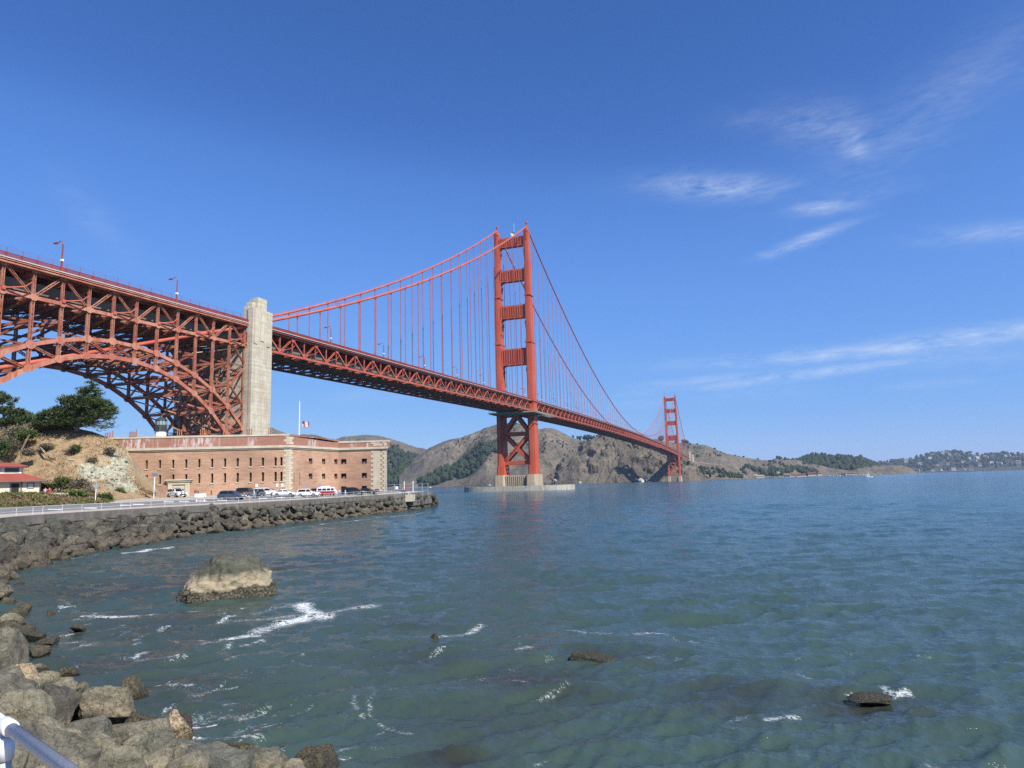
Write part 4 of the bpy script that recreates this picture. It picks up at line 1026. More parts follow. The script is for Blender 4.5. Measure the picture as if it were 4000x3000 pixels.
for i, px in enumerate(WX1):
    t = (px - 521) / (1100 - 521)
    for (ya, yb) in ((1787.5 - 12 * t, 1820 - 14 * t), (1847 - 15 * t, 1884.5 - 14 * t)):
        u0, _ = uv_on(px - 4.7, ya, FA, FB); u1, _ = uv_on(px + 4.7, ya, FA, FB); _, v1 = uv_on(px, ya, FA, FB); _, v0 = uv_on(px, yb, FA, FB)
        low = ya > 1830
        v0, v1 = (8.15, 10.45) if low else (11.95, 14.05)
        if low and px in (677.2, 727.9): v0 = 8.9
        wins.append((u0, u1, v0, v1, 'slit'))
# small vents low in the wall and the sally port opening
for px in (774, 825, 877, 926, 1068, 1092):
    u, v = uv_on(px, 1915, FA, FB); wins.append((u - .14, u + .14, 5.3, 6.3, 'vent'))
du0, _ = uv_on(676, 1920, FA, FB); du1, _ = uv_on(722, 1920, FA, FB)
wins.append((du0, du1, 3.7, 7.0, 'door'))
face(FA, FB, wins, ZB, ZC, 'wall', M_BR)
FZT = [(FA, FB, 19.75, 19.75)]
wins = []
for px0, px1 in ((1206.5, 1220.5), (1258, 1271), (1306, 1318.5)):
    for y0, y1 in ((1785, 1805), (1844, 1864.5)):
        u0, v1 = uv_on(px0, y0, FB, FC_); u1, v0 = uv_on(px1, y1, FB, FC_); 
        wins.append((u0, u1, 8.6 if y0 > 1820 else 12.5, 10.0 if y0 > 1820 else 13.9, 'port'))
for px in (1149, 1171):
    u, _ = uv_on(px, 1850, FB, FC_); wins.append((u - .12, u + .12, 7.2, 10.2, 'vent'))
face(FB, FC_, wins, ZB, ZC, 'wall', M_BR)
wins = []
for px0, px1 in ((1332, 1353), (1413, 1433)):
    for y0, y1 in ((1787, 1806), (1843, 1863)):
        u0, _ = uv_on(px0, y0, FC_, FD); u1, _ = uv_on(px1, y1, FC_, FD); wins.append((u0, u1, 8.6 if y0 > 1820 else 12.5, 10.0 if y0 > 1820 else 13.9, 'port'))
    u0, _ = uv_on(px0, 1900, FC_, FD); u1, _ = uv_on(px1, 1900, FC_, FD); wins.append((u0, u1, 5.0, 6.5, 'port'))
face(FC_, FD, wins, ZB, ZC, 'wall', M_BR); face(FD, FE, [], ZB, ZC, 'wall', M_BR)
away = Vector((-.50, .866, 0)); FF = FE + away * 34; FG = FA + away * 52
b = MB()
for A, B in ((FE, FF), (FF, FG), (FG, FA)): b.add([A + Vector((0, 0, ZB)), B + Vector((0, 0, ZB)), B + Vector((0, 0, ZC)), A + Vector((0, 0, ZC))], [(0, 1, 2, 3)])
b.build('rear_wall', M_BR, fort)
# parapet, cornice and coping follow the wall line
def outn(A, B):
    d = (B - A).normalized(); n_ = Vector((d.y, -d.x, 0)); return n_ if n_.dot(Vector((CAM[0], CAM[1], 0)) - A) > 0 else -n_
def strip(A, B, z0, z1, out, thick, name, mt, e0=0, e1=0, z1b=None):
    d = (B - A).normalized(); o = outn(A, B); A2, B2 = A - d * e0 + o * out, B + d * e1 + o * out; z1b = z1 if z1b is None else z1b
    q = MB(); q.loft([[A2 + Vector((0, 0, z0)), A2 + Vector((0, 0, z1)), A2 - o * thick + Vector((0, 0, z1)), A2 - o * thick + Vector((0, 0, z0))], [B2 + Vector((0, 0, z0)), B2 + Vector((0, 0, z1b)), B2 - o * thick + Vector((0, 0, z1b)), B2 - o * thick + Vector((0, 0, z0))]])
    return q.build(name, mt, fort)
for A, B, zt0, zt1, e0, e1 in ((FA, FB, 19.35, 19.35, 0, 0), (FB, FC_, 19.2, 18.3, 0, 0), (FC_, FD, 18.3, 18.3, 0, .0), (FD, FE, 18.3, 18.3, 0, 0)):
    strip(A, B, ZC + .01, zt0, .02, 2.2, 'parapet', M_BR2, e0, e1, zt1)
    strip(A, B, ZC - .30, ZC + .28, .42, .5, 'cornice', M_STONE, .25, .25); strip(A, B, ZC - .62, ZC - .32, .20, .3, 'cornice_bed', M_STONE, .1, .1)
    strip(A, B, zt0 + .01, zt0 + .5, .14, 2.4, 'coping', M_STONE if A is not FB else M_BR2, .1, .1, zt1 + .45)
b = MB(); b.add([p + Vector((0, 0, 18.2)) for p in (FA, FB, FC_, FD, FE, FF, FG)], [tuple(range(7))]); b.build('terreplein', simple('dry_sod', (.25, .19, .11), .95), fort)
# quoins: alternating granite blocks on the corners
def quoins(Cn, A, B, zt, wid=(1.5, .95), h=.62):
    dA = (A - Cn).normalized(); dB = (B - Cn).normalized(); oA = outn(Cn, A) if True else 0; oB = outn(Cn, B); z = ZB; k = 0
    while z + h < zt:
        if not (ZC - .75 < z + h / 2 < ZC + .4):
            a, c = (wid[0], wid[1]) if k % 2 else (wid[1], wid[0]); q = MB(); e = .05
            base = [Cn + dA * a, Cn + dA * a + oA * e, Cn + (oA + oB).normalized() * e * 1.3, Cn + dB * c + oB * e, Cn + dB * c, Cn]
            q.prism([(v.x, v.y) for v in base], z + .02, z + h - .02); q.build('quoin', M_STONE, fort)
        z += h; k += 1
quoins(FB, FA, FC_, 19.9, (1.35, .8)); quoins(FD, FC_, FE, 18.8, (1.6, 1.0)); quoins(FE, FD, FF, 18.8, (1.4, .9))
# sally port surround
d = (FB - FA).normalized(); o = outn(FA, FB)
def sp(u, z, k=0.0): return FA + d * u + o * k + Vector((0, 0, z))
sg = empty('x', (0, 0, 0), None, None); bpy.data.objects.remove(sg); uc = (du0 + du1) / 2; hw = (du1 - du0) / 2
po = pempty('portal', fort)
for s in (-1, 1):
    b = MB()
    for kk, w_ in ((0, .9),): b.add(*(lambda c0: ([sp(uc + s * (hw + .1), 3.8, .0), sp(uc + s * (hw + 1.15), 3.8, .0), sp(uc + s * (hw + 1.15), 8.0, .0), sp(uc + s * (hw + .1), 8.0, .0), sp(uc + s * (hw + .1), 3.8, .35), sp(uc + s * (hw + 1.15), 3.8, .35), sp(uc + s * (hw + 1.15), 8.0, .35), sp(uc + s * (hw + .1), 8.0, .35)], [(0, 1, 2, 3), (4, 5, 6, 7), (0, 1, 5, 4), (2, 3, 7, 6), (1, 2, 6, 5), (0, 3, 7, 4)]))(0))
    b.build('pilaster', M_STONE, po)

for nm, z0, z1, ex, k in (('portal_frieze', 8.02, 8.6, 1.2, .38), ('portal_cornice', 8.62, 8.95, 1.5, .6), ('portal_cap', 8.97, 9.25, 1.75, .8)):
    q = MB(); a, c = uc - hw - ex, uc + hw + ex; q.add([sp(a, z0), sp(c, z0), sp(c, z1), sp(a, z1), sp(a, z0, k), sp(c, z0, k), sp(c, z1, k), sp(a, z1, k)], [(0, 1, 2, 3), (4, 5, 6, 7), (0, 1, 5, 4), (2, 3, 7, 6), (1, 2, 6, 5), (0, 3, 7, 4)]); q.build(nm, M_STONE, po)
q = MB(); arc = [(uc + hw * math.cos(t), 6.35 + .75 * math.sin(t)) for t in np.linspace(0, math.pi, 13)]
q.add([sp(u, z, .12) for u, z in arc] + [sp(u, 8.0, .12) for u, z in arc], [(i, i + 1, 14 + i, 13 + i) for i in range(12)]); q.build('portal_arch', M_STONE, po)
# iron posts and weeds on the parapet
M_RUST = simple('rusty_iron', (.40, .155, .075), .8, .2, .3, 2)
for px, h in [(412, 1.0), (420, 1.1), (430, 1.2), (440, 1.5), (507, 1.2), (513, 1.3), (520, 1.2), (527, 1.1), (533, 1.7), (693, 1.5), (701, 1.6), (709, 1.5), (783, 1.4), (790, 1.5), (797, 1.3), (804, 1.3), (873, 1.2), (881, 1.3), (889, 1.2), (968, 1.2), (975, 1.4), (982, 1.5), (1050, 1.4), (1059, 1.5)]:
    p = onplane(px, 1700, FA, FB); q = MB(); q.tube([(p.x, p.y, 19.8), (p.x, p.y, 19.9 + h)], .13, 6); q.tube([(p.x, p.y, 19.86), (p.x, p.y, 20.0)], .22, 8); q.build('iron_post', M_RUST, fort)
# sod bank stepping down behind the side parapet
b = MB()
for (px, z, w_) in ((1192, 19.7, 2.6), (1225, 19.5, 2.6), (1255, 19.2, 2.4), (1288, 18.8, 2)):
    p = onplane(px, 1700, FB, FC_); c_ = Vector((p.x, p.y, 0)) - outn(FB, FC_) * (w_ + .6)
    ring = [[c_ + Vector((w_ * f * math.cos(t), w_ * f * math.sin(t), zz)) for t in np.linspace(0, 2 * math.pi, 14)[:-1]] for f, zz in ((1.0, 18.25), (.7, z), (.2, z + .3))]
    b.loft(ring)
b.build('sod_bank', simple('dry_sod_bank', (.33, .24, .13), .95, var=.25, scale=.8), fort, True)
# lighthouse lantern on the roof
lh = empty('lighthouse', P(627, 1698, 2, 19.5), 'small black lighthouse lantern on a white base on the fort roof', 'lighthouse')
Lz = S(627, 1698, 172); lh.matrix_basis = Matrix.Translation((Lz.x, Lz.y, 18.3)); WM[lh] = lh.matrix_basis.copy()
def ringz(r, z, n_=12): return [(r * math.cos(2 * math.pi * k / n_), r * math.sin(2 * math.pi * k / n_), z) for k in range(n_)]
q = MB(); q.loft([ringz(1.45, 0), ringz(1.35, 3.4)]); lpart(q, 'base', M_WHITE, lh)
q = MB(); q.loft([ringz(1.65, 3.41), ringz(1.65, 3.6), ringz(1.42, 3.62), ringz(1.42, 4.9)]); 
for k in range(12):
    t = 2 * math.pi * k / 12; q.tube([(1.6 * math.cos(t), 1.6 * math.sin(t), 3.6), (1.6 * math.cos(t), 1.6 * math.sin(t), 4.5)], .03, 4)
lpart(q, 'gallery', M_DKMETAL, lh)
q = MB(); q.loft([ringz(1.3, 4.91), ringz(1.3, 6.1)]); lpart(q, 'lantern_glass', simple('lantern_glass', (.25, .33, .33), .12), lh)
q = MB()
for k in range(12):
    t = 2 * math.pi * k / 12; q.tube([(1.33 * math.cos(t), 1.33 * math.sin(t), 4.9), (1.33 * math.cos(t), 1.33 * math.sin(t), 6.1)], .05, 4)
q.loft([ringz(1.5, 6.1), ringz(1.48, 6.3), ringz(.4, 6.9), ringz(.2, 7.3), ringz(.02, 7.45)]); lpart(q, 'roof', M_DKMETAL, lh)
# flagpole and flag
fp = S(1168, 1700, 186); fp.z = 18.3
pole = empty('flagpole', fp, 'tall white flagpole behind the fort parapet', 'flagpole')
top = S(1168, 1568, 186).z - 18.3
q = MB(); q.tube([(0, 0, 0), (0, 0, top)], [.16, .09], 8); lpart(q, 'pole', M_WHITE, pole)
q = MB(); q.loft([ringz(.02, top), ringz(.16, top + .12), ringz(.02, top + .3)]); lpart(q, 'finial', M_WHITE, pole)
q = MB(); q.tube([(.2, 0, 1.5), (.45, .1, top * .48), (.12, 0, top * .97)], .012, 4); lpart(q, 'halyard', M_WHITE, pole)
M_FLAG, n, l, b_ = mat('flag_cloth'); uvn = n.new('ShaderNodeUVMap'); sx_ = n.new('ShaderNodeSeparateXYZ'); l.new(uvn.outputs[0], sx_.inputs[0])
def nm(op, a, c=None):
    q = n.new('ShaderNodeMath'); q.operation = op
    for i, v in enumerate((a, c)):
        if v is None: continue
        if isinstance(v, (int, float)): q.inputs[i].default_value = v
        else: l.new(v, q.inputs[i])
    return q.outputs[0]
st = nm('LESS_THAN', nm('MODULO', nm('MULTIPLY', sx_.outputs[1], 6.5), 1.0), .5)
canton = nm('MULTIPLY', nm('LESS_THAN', sx_.outputs[0], .4), nm('GREATER_THAN', sx_.outputs[1], 6 / 13))
fx = nm('ABSOLUTE', nm('SUBTRACT', nm('MODULO', nm('MULTIPLY', sx_.outputs[0], 15), 1.0), .5)); fy = nm('ABSOLUTE', nm('SUBTRACT', nm('MODULO', nm('MULTIPLY', sx_.outputs[1], 10), 1.0), .5))
star = nm('LESS_THAN', nm('ADD', fx, fy), .26)
cc = mixrgb(n, l, st, (.75, .73, .70), (.42, .035, .05)); cn = mixrgb(n, l, star, (.03, .04, .13), (.7, .7, .7)); l.new(mixrgb(n, l, canton, cc, cn), b_.inputs['Base Color']); b_.inputs['Roughness'].default_value = .8
fz0, fz1 = S(1180, 1668, 186).z, S(1180, 1645, 186).z
U, Vn = 26, 10; vs, uvs = [], []
rt = Vector((AX_R[0], AX_R[1], 0)).normalized(); fw = Vector((AX_D[0], AX_D[1], 0)).normalized()
o0 = Vector((S(1180, 1650, 186).x, S(1180, 1650, 186).y, 0))
for i in range(U + 1):
    for j in range(Vn + 1):
        u, v = i / U, j / Vn; sag = .75 * u ** 1.3 * .35
        vs.append(o0 + rt * (2.05 * u * .97) + fw * (.24 * math.sin(u * 9 + v * 1.5) * (.2 + u)) + Vector((0, 0, fz0 + (fz1 - fz0) * v - .18 * u + .10 * math.sin(u * 7.5 + 1) * (1 - .5 * v)))); uvs.append((u, v))
fs = [(i * (Vn + 1) + j, (i + 1) * (Vn + 1) + j, (i + 1) * (Vn + 1) + j + 1, i * (Vn + 1) + j + 1) for i in range(U) for j in range(Vn)]
me = bpy.data.meshes.new('flag'); me.from_pydata(vs, [], fs); me.materials.append(M_FLAG); ul = me.uv_layers.new(name='UVMap')
for lp_ in me.loops: ul.data[lp_.index].uv = uvs[lp_.vertex_index]
me.polygons.foreach_set('use_smooth', [True] * len(me.polygons)); fl = place('flag', me); tag(fl, 'striped red and white flag with blue canton flying from the flagpole', 'flag')
# ================================================================== rocks
def rock_material(name, base, light, dark, barn, zone=True, fine=1.0, zh=1.0):
    m, n, l, b = mat(name)
    oi = n.new('ShaderNodeObjectInfo'); g = n.new('ShaderNodeNewGeometry')
    a = pos_noise(n, l, 1.1 * fine, detail=9, rough=.68, dist=.5); c = pos_noise(n, l, 7 * fine, detail=7, rough=.72); v = n.new('ShaderNodeTexVoronoi'); v.inputs['Scale'].default_value = 9 * fine; l.new(g.outputs['Position'], v.inputs['Vector'])
    r = ramp(n, [(.30, dark), (.50, base), (.72, light)]); l.new(a.outputs[0], r.inputs[0])
    rv = ramp(n, [(0, (.55, .54, .52)), (.35, (1.1, 1.04, .95)), (.7, (.85, .92, .92)), (1, (1.6, 1.5, 1.3))]); l.new(oi.outputs['Random'], rv.inputs[0])
    col = mixrgb(n, l, 1.0, r.outputs[0], rv.outputs[0], 'MULTIPLY')
    r3 = ramp(n, [(.3, (.6, .6, .6)), (.62, (1.18, 1.18, 1.18))]); l.new(c.outputs[0], r3.inputs[0]); col = mixrgb(n, l, 1.0, col, r3.outputs[0], 'MULTIPLY')
    vc = n.new('ShaderNodeTexVoronoi'); vc.feature = 'DISTANCE_TO_EDGE'; vc.inputs['Scale'].default_value = 1.5 * fine; va = n.new('ShaderNodeVectorMath'); va.operation = 'ADD'; l.new(g.outputs['Position'], va.inputs[0]); l.new(a.outputs[1], va.inputs[1]); l.new(va.outputs[0], vc.inputs['Vector'])
    rk = ramp(n, [(0, (.35, .35, .35)), (.035, (1, 1, 1))]); l.new(vc.outputs['Distance'], rk.inputs[0]); col = mixrgb(n, l, .8, col, rk.outputs[0], 'MULTIPLY')
    bump(n, l, rk.outputs[0], .5, .10 / fine, b)
    if zone:
        sp = n.new('ShaderNodeSeparateXYZ'); l.new(g.outputs['Position'], sp.inputs[0])
        zz = pos_noise(n, l, .8, detail=5); ad = n.new('ShaderNodeMath'); ad.operation = 'MULTIPLY_ADD'; l.new(zz.outputs[0], ad.inputs[0]); ad.inputs[1].default_value = 1.8; l.new(sp.outputs[2], ad.inputs[2])
        r4 = ramp(n, [(0, (1, 1, 1)), (.45 * zh, (1, 1, 1)), (.62 * zh, (0, 0, 0))]); mr = n.new('ShaderNodeMapRange'); mr.inputs['From Min'].default_value = 0; mr.inputs['From Max'].default_value = 4.0; l.new(ad.outputs[0], mr.inputs['Value']); l.new(mr.outputs[0], r4.inputs[0])
        rb = ramp(n, [(.45, (0, 0, 0)), (.56, (1, 1, 1))]); l.new(c.outputs[0], rb.inputs[0])
        sel = mixrgb(n, l, 1.0, r4.outputs[0], rb.outputs[0], 'MULTIPLY'); col = mixrgb(n, l, sel, col, barn)
        # wet weed and mussels at the waterline
        r5 = ramp(n, [(0, (1, 1, 1)), (.22, (1, 1, 1)), (.32, (0, 0, 0))]); l.new(mr.outputs[0], r5.inputs[0]); rc = ramp(n, [(.35, (.010, .010, .008)), (.65, (.055, .050, .030))]); l.new(v.outputs['Distance'], rc.inputs[0])
        col = mixrgb(n, l, r5.outputs[0], col, rc.outputs[0])
    l.new(col, b.inputs['Base Color']); b.inputs['Roughness'].default_value = .85
    bump(n, l, c.outputs[0], .9, .09 / fine, b); bump(n, l, a.outputs[0], .8, .35 / fine, b)
    return m
M_RIP = rock_material('riprap_stone', (.076, .072, .056), (.155, .145, .112), (.024, .024, .020), (.125, .092, .057))
M_BOULD = rock_material('greywacke_boulder', (.145, .135, .100), (.235, .215, .160), (.062, .058, .046), (.34, .26, .165), True, 1.6, .62)
M_OCHRE = rock_material('ochre_boulder', (.36, .26, .14), (.46, .35, .21), (.20, .14, .08), (.42, .33, .22), True, 1.8)
M_WET = rock_material('mussel_covered_rock', (.034, .031, .022), (.095, .080, .042), (.010, .010, .008), (.11, .09, .045), True, 2.2)
def rock_bm(seed, sub=3, cuts=13, sq=(1, 1, 1), amp=.05, freq=2.2, fine=0.0):
    rg = np.random.default_rng(seed); bm = bmesh.new(); bmesh.ops.create_icosphere(bm, subdivisions=sub, radius=1.0)
    V = np.array([v.co[:] for v in bm.verts])
    for _ in range(cuts):                        # chisel flat facets
        nrm = rg.normal(size=3); nrm /= np.linalg.norm(nrm); dd = rg.uniform(.52, .86); s = V @ nrm; k = s > dd; V[k] -= np.outer((s[k] - dd) * .97, nrm)
    for i, v in enumerate(V):
        p = Vector(v * freq) + Vector((seed * 3.1, seed * 1.7, 0)); d = mnoise.fractal(p, 1.0, 2.0, 4) * amp
        if fine: d += mnoise.fractal(p * 4.3, .9, 2.1, 4) * fine - abs(mnoise.noise(p * 1.6)) * fine * 1.4
        V[i] = v * (1 + d)
    V *= np.array(sq)
    for v, c in zip(bm.verts, V): v.co = c
    return bm
def rock_mesh(seed, mt, sub=2, smooth=False, **k):
    bm = rock_bm(seed, sub, **k); me = bpy.data.meshes.new('boulder'); bm.to_mesh(me); bm.free(); me.materials.append(mt)
    if smooth: me.polygons.foreach_set('use_smooth', [True] * len(me.polygons))
    return me
def rock_arrays(seed, sub=2, **k):
    bm = rock_bm(seed, sub, **k); V = np.array([v.co[:] for v in bm.verts]); F = np.array([[v.index for v in f.verts] for f in bm.faces]); bm.free(); return V, F
# riprap: slope between the seawall foot and the surveyed waterline
wl_px = [(-420, 2500), (-200, 2400), (0, 2300), (60, 2255), (192, 2192), (461, 2138), (691, 2100), (922, 2073), (1153, 2042), (1460, 2011), (1600, 1993), (1690, 1977), (1704, 1968)]
shore = [P(x, y, 2, 0) for x, y in wl_px]; shore_s = resample(smooth_line(shore, 2), .8)
shoreA = np.array([(p.x, p.y) for p in shore_s]); wallA = np.array([(w.x, w.y, w.z) for w in WL])
tip = shore[-1]
RV = [rock_mesh(100 + k, M_RIP, 2, sq=(1, rng.uniform(.7, .95), rng.uniform(.58, .8)), cuts=22) for k in range(14)]
RA = [rock_arrays(100 + k, 2, sq=(1, .82, .68), cuts=22) for k in range(8)]
cand = []
def px_of(p):
    v = np.array(p) - CAM; dz = v @ AX_D; return 2000 + FPX * v @ AX_R / dz, 1500 - FPX * v @ AX_U / dz, dz
rg = np.random.default_rng(21)
for i in range(len(shore_s)):
    s = shore_s[i]; j = int(np.argmin((wallA[:, 0] - s.x) ** 2 + (wallA[:, 1] - s.y) ** 2)); w = Vector(wallA[j]); beyond = i > len(shore_s) * .93
    L = math.hypot(w.x - s.x, w.y - s.y); nrow = max(3, int(L / .95)); ztop_ = 3.3 if i > len(shore_s) * .35 else 3.0
    for k in range(nrow + 1):
        t = (k + rg.uniform(-.3, .3)) / nrow
        if rg.uniform() > .62: continue
        p = Vector((s.x + (w.x - s.x) * t * .97, s.y + (w.y - s.y) * t * .97, -.25 + ztop_ * min(max(t, 0), 1) ** .85)) + Vector((rg.uniform(-.5, .5), rg.uniform(-.5, .5), rg.uniform(-.15, .25)))
        r = rg.choice([.55, .7, .85, 1.0, 1.25], p=[.18, .24, .26, .20, .12]) * rg.uniform(.95, 1.3)
        cand.append((p, r))
kept = []
for p, r in cand:
    x, y, dz = px_of(p)
    if dz < 4 or x < -350 or x > 4100: continue
    kept.append((r * FPX / dz, p, r, x))
kept.sort(key=lambda q: -q[0] * (1 if -40 < q[3] < 1750 else .2))
def rot_any(rg): return Matrix.Rotation(rg.uniform(0, 6.28), 4, 'Z') @ Matrix.Rotation(rg.normal(0, .35), 4, 'X') @ Matrix.Rotation(rg.normal(0, .35), 4, 'Y')
NI = 285
for k, (s, p, r, x) in enumerate(kept[:NI]):
    o = place('riprap_boulder', RV[k % len(RV)], Matrix.Translation(p) @ rot_any(rg) @ Matrix.Scale(r, 4))
    zone_ = ['at the left end of the slope', 'below the road sign', 'below the fort gate', 'below the slate blue crossover', 'below the red camper van', 'near the far tip'][int(np.searchsorted([200, 500, 800, 1100, 1350], x))]
    row_ = 'at the waterline' if p.z < .6 else ('half way up' if p.z < 1.8 else 'just under the seawall'); size_ = 'small' if r < .72 else ('medium' if r < 1.05 else 'large')
    tag(o, f'{size_} dark riprap boulder {row_}, {zone_}', 'boulder', 'riprap boulders below the seawall')
Vs, Fs, off = [], [], 0
for k, (s, p, r, x) in enumerate(kept[NI:]):
    V, F = RA[k % len(RA)]; M = np.array(rot_any(rg).to_3x3()); Vs.append((V * r) @ M.T + np.array(p)); Fs.append(F + off); off += len(V)
if Vs:
    o = np_mesh('riprap', np.concatenate(Vs), np.concatenate(Fs), M_RIP, None, False); tag(o, 'mass of smaller dark riprap stones filling the slope under the seawall', 'riprap', None, 'stuff')
# rubble bed under the stones
b = MB(); rings = []
for i in range(0, len(shore_s), 3):
    s = shore_s[i]; j = int(np.argmin((wallA[:, 0] - s.x) ** 2 + (wallA[:, 1] - s.y) ** 2)); w = Vector(wallA[j]); d_ = Vector((s.x - w.x, s.y - w.y, 0)).normalized() * .8
    rings.append([Vector((s.x, s.y, -1.0)) + d_, Vector((s.x + (w.x - s.x) * .5, s.y + (w.y - s.y) * .5, .9)), Vector((w.x, w.y, 2.5)), Vector((w.x, w.y, -1.5))])
b.loft(rings, close=False, caps=False); rb = b.build('rock_bed', M_RIP); tag(rb, kind='structure')

# the big rock standing in the water
def big_rock():
    bm = bmesh.new(); bmesh.ops.create_icosphere(bm, subdivisions=6, radius=1)
    c = P(900, 2350, 2, 0); R0 = P(695, 2357, 2, 0); R1 = P(1100, 2318, 2, 0); ax = (R1 - R0); hw = ax.length / 2; ax.normalize(); ay = Vector((-ax.y, ax.x, 0)); mid = (R0 + R1) / 2 + ay * 1.55
    H = P(850, 2155, 2, 0); zt_ = 2.9
    # silhouette height along the long axis
    hx = [-1, -.93, -.86, -.66, -.45, -.22, .0, .10, .30, .5, .72, .83, .93, 1.0]; hz = [.5, .95, 1.35, 1.95, 2.65, 2.85, 2.55, 2.45, 2.66, 2.58, 2.25, 2.05, 1.65, 1.1]
    for v in bm.verts:
        q = v.co.copy(); u = q.x; rr = math.hypot(q.x, q.y)
        sq = max(abs(q.x), abs(q.y)); k = 1.0
        mx = max(abs(q.x), abs(q.y), abs(q.z)); q = q.lerp(q / mx, .62)
        x = max(-1, min(1, q.x)); y = max(-1, min(1, q.y))
        top = float(np.interp(x, hx, hz))
        front = 1 - .28 * max(0, -y) ** 2 - .20 * max(0, y) ** 2
        z = q.z; z = max(-1, min(1, z))
        zz = (top * .9 * front) * (z if z > 0 else z * .8)
        taper = 1 - .07 * max(0, z) - .05 * max(0, z) ** 3
        P_ = mid + ax * (x * hw * taper) + ay * (y * 2.0 * taper)
        pn = Vector((P_.x, P_.y, zz * 1.0)) * .55; d = mnoise.fractal(pn, .9, 2.0, 6) * .34 - abs(mnoise.noise(pn * 1.7 + Vector((3, 1, 7)))) * .40 - abs(mnoise.noise(pn * 4.1 + Vector((8, 2, 1)))) * .16 + mnoise.fractal(pn * 6, .8, 2.1, 4) * .07
        P_ += (ax * q.x + ay * q.y + Vector((0, 0, q.z))).normalized() * (d * (0.55 if z < .1 else 1.0)); v.co = Vector((P_.x, P_.y, zz + d * q.z * .9))
    me = bpy.data.meshes.new('sea_rock'); bm.to_mesh(me); bm.free(); me.polygons.foreach_set('use_smooth', [True] * len(me.polygons))
    m, n, l, b = mat('tide_banded_rock'); g = n.new('ShaderNodeNewGeometry'); sp = n.new('ShaderNodeSeparateXYZ'); l.new(g.outputs['Position'], sp.inputs[0])
    zn = pos_noise(n, l, .9, detail=6, rough=.65); fn_ = pos_noise(n, l, 9, detail=6, rough=.7); an = pos_noise(n, l, 1.7, detail=9, rough=.7, dist=.6)
    vo = n.new('ShaderNodeTexVoronoi'); vo.inputs['Scale'].default_value = 11; l.new(g.outputs['Position'], vo.inputs['Vector'])
    xg = n.new('ShaderNodeMath'); xg.operation = 'MULTIPLY_ADD'; l.new(zn.outputs[0], xg.inputs[0]); xg.inputs[1].default_value = .9; l.new(sp.outputs[2], xg.inputs[2])
    mr = n.new('ShaderNodeMapRange'); mr.inputs['From Min'].default_value = 0; mr.inputs['From Max'].default_value = 4; l.new(xg.outputs[0], mr.inputs['Value'])
    top = ramp(n, [(.3, (.034, .036, .025)), (.5, (.076, .077, .052)), (.72, (.145, .140, .097))]); l.new(an.outputs[0], top.inputs[0])
    tan = ramp(n, [(.3, (.25, .20, .125)), (.6, (.36, .30, .20)), (.8, (.45, .39, .28))]); l.new(fn_.outputs[0], tan.inputs[0])
    mus = ramp(n, [(.15, (.010, .010, .009)), (.5, (.04, .037, .024)), (.8, (.14, .115, .065))]); l.new(vo.outputs['Distance'], mus.inputs[0])
    k1 = ramp(n, [(.38, (1, 1, 1)), (.46, (0, 0, 0))]); l.new(mr.outputs[0], k1.inputs[0]); k2 = ramp(n, [(.235, (1, 1, 1)), (.275, (0, 0, 0))]); l.new(mr.outputs[0], k2.inputs[0])
    c1 = mixrgb(n, l, k1.outputs[0], top.outputs[0], tan.outputs[0]); c2 = mixrgb(n, l, k2.outputs[0], c1, mus.outputs[0]); l.new(c2, b.inputs['Base Color']); b.inputs['Roughness'].default_value = .85
    bump(n, l, fn_.outputs[0], .8, .05, b); bump(n, l, an.outputs[0], .8, .2, b)
    me.materials.append(m); o = place('sea_rock', me); tag(o, 'big domed rock in the water with pale barnacle band and dark base', 'rock')
big_rock()
# rocks awash offshore
for px, py, wpx, h, lab in [(2310, 2560, 210, .30, 'dark mussel-covered rock breaking the surface among swirling foam'), (1690, 2494, 60, .36, 'small wet rock tip with white water beside it'), (3395, 2716, 190, .13, 'low wet rock washed by a small breaking wave'),
                            (1852, 1970, 36, .7, 'small dark rock off the tip of the stone breakwater'), (1085, 2220, 70, .16, 'flat dark rock awash behind the big rock')]:
    c = P(px, py, 2, 0); dz = px_of(c)[2]; r = wpx / 2 * dz / FPX
    o = place('awash_rock', rock_mesh(int(px), M_WET, 4, True, sq=(1, .7, 1), cuts=10, amp=.10, fine=.04), Matrix.Translation(c + Vector((0, 0, -h * .75))) @ Matrix.Rotation(.3, 4, 'Z') @ Matrix.Diagonal((r, r, h * 1.4, 1))); tag(o, lab, 'rock')

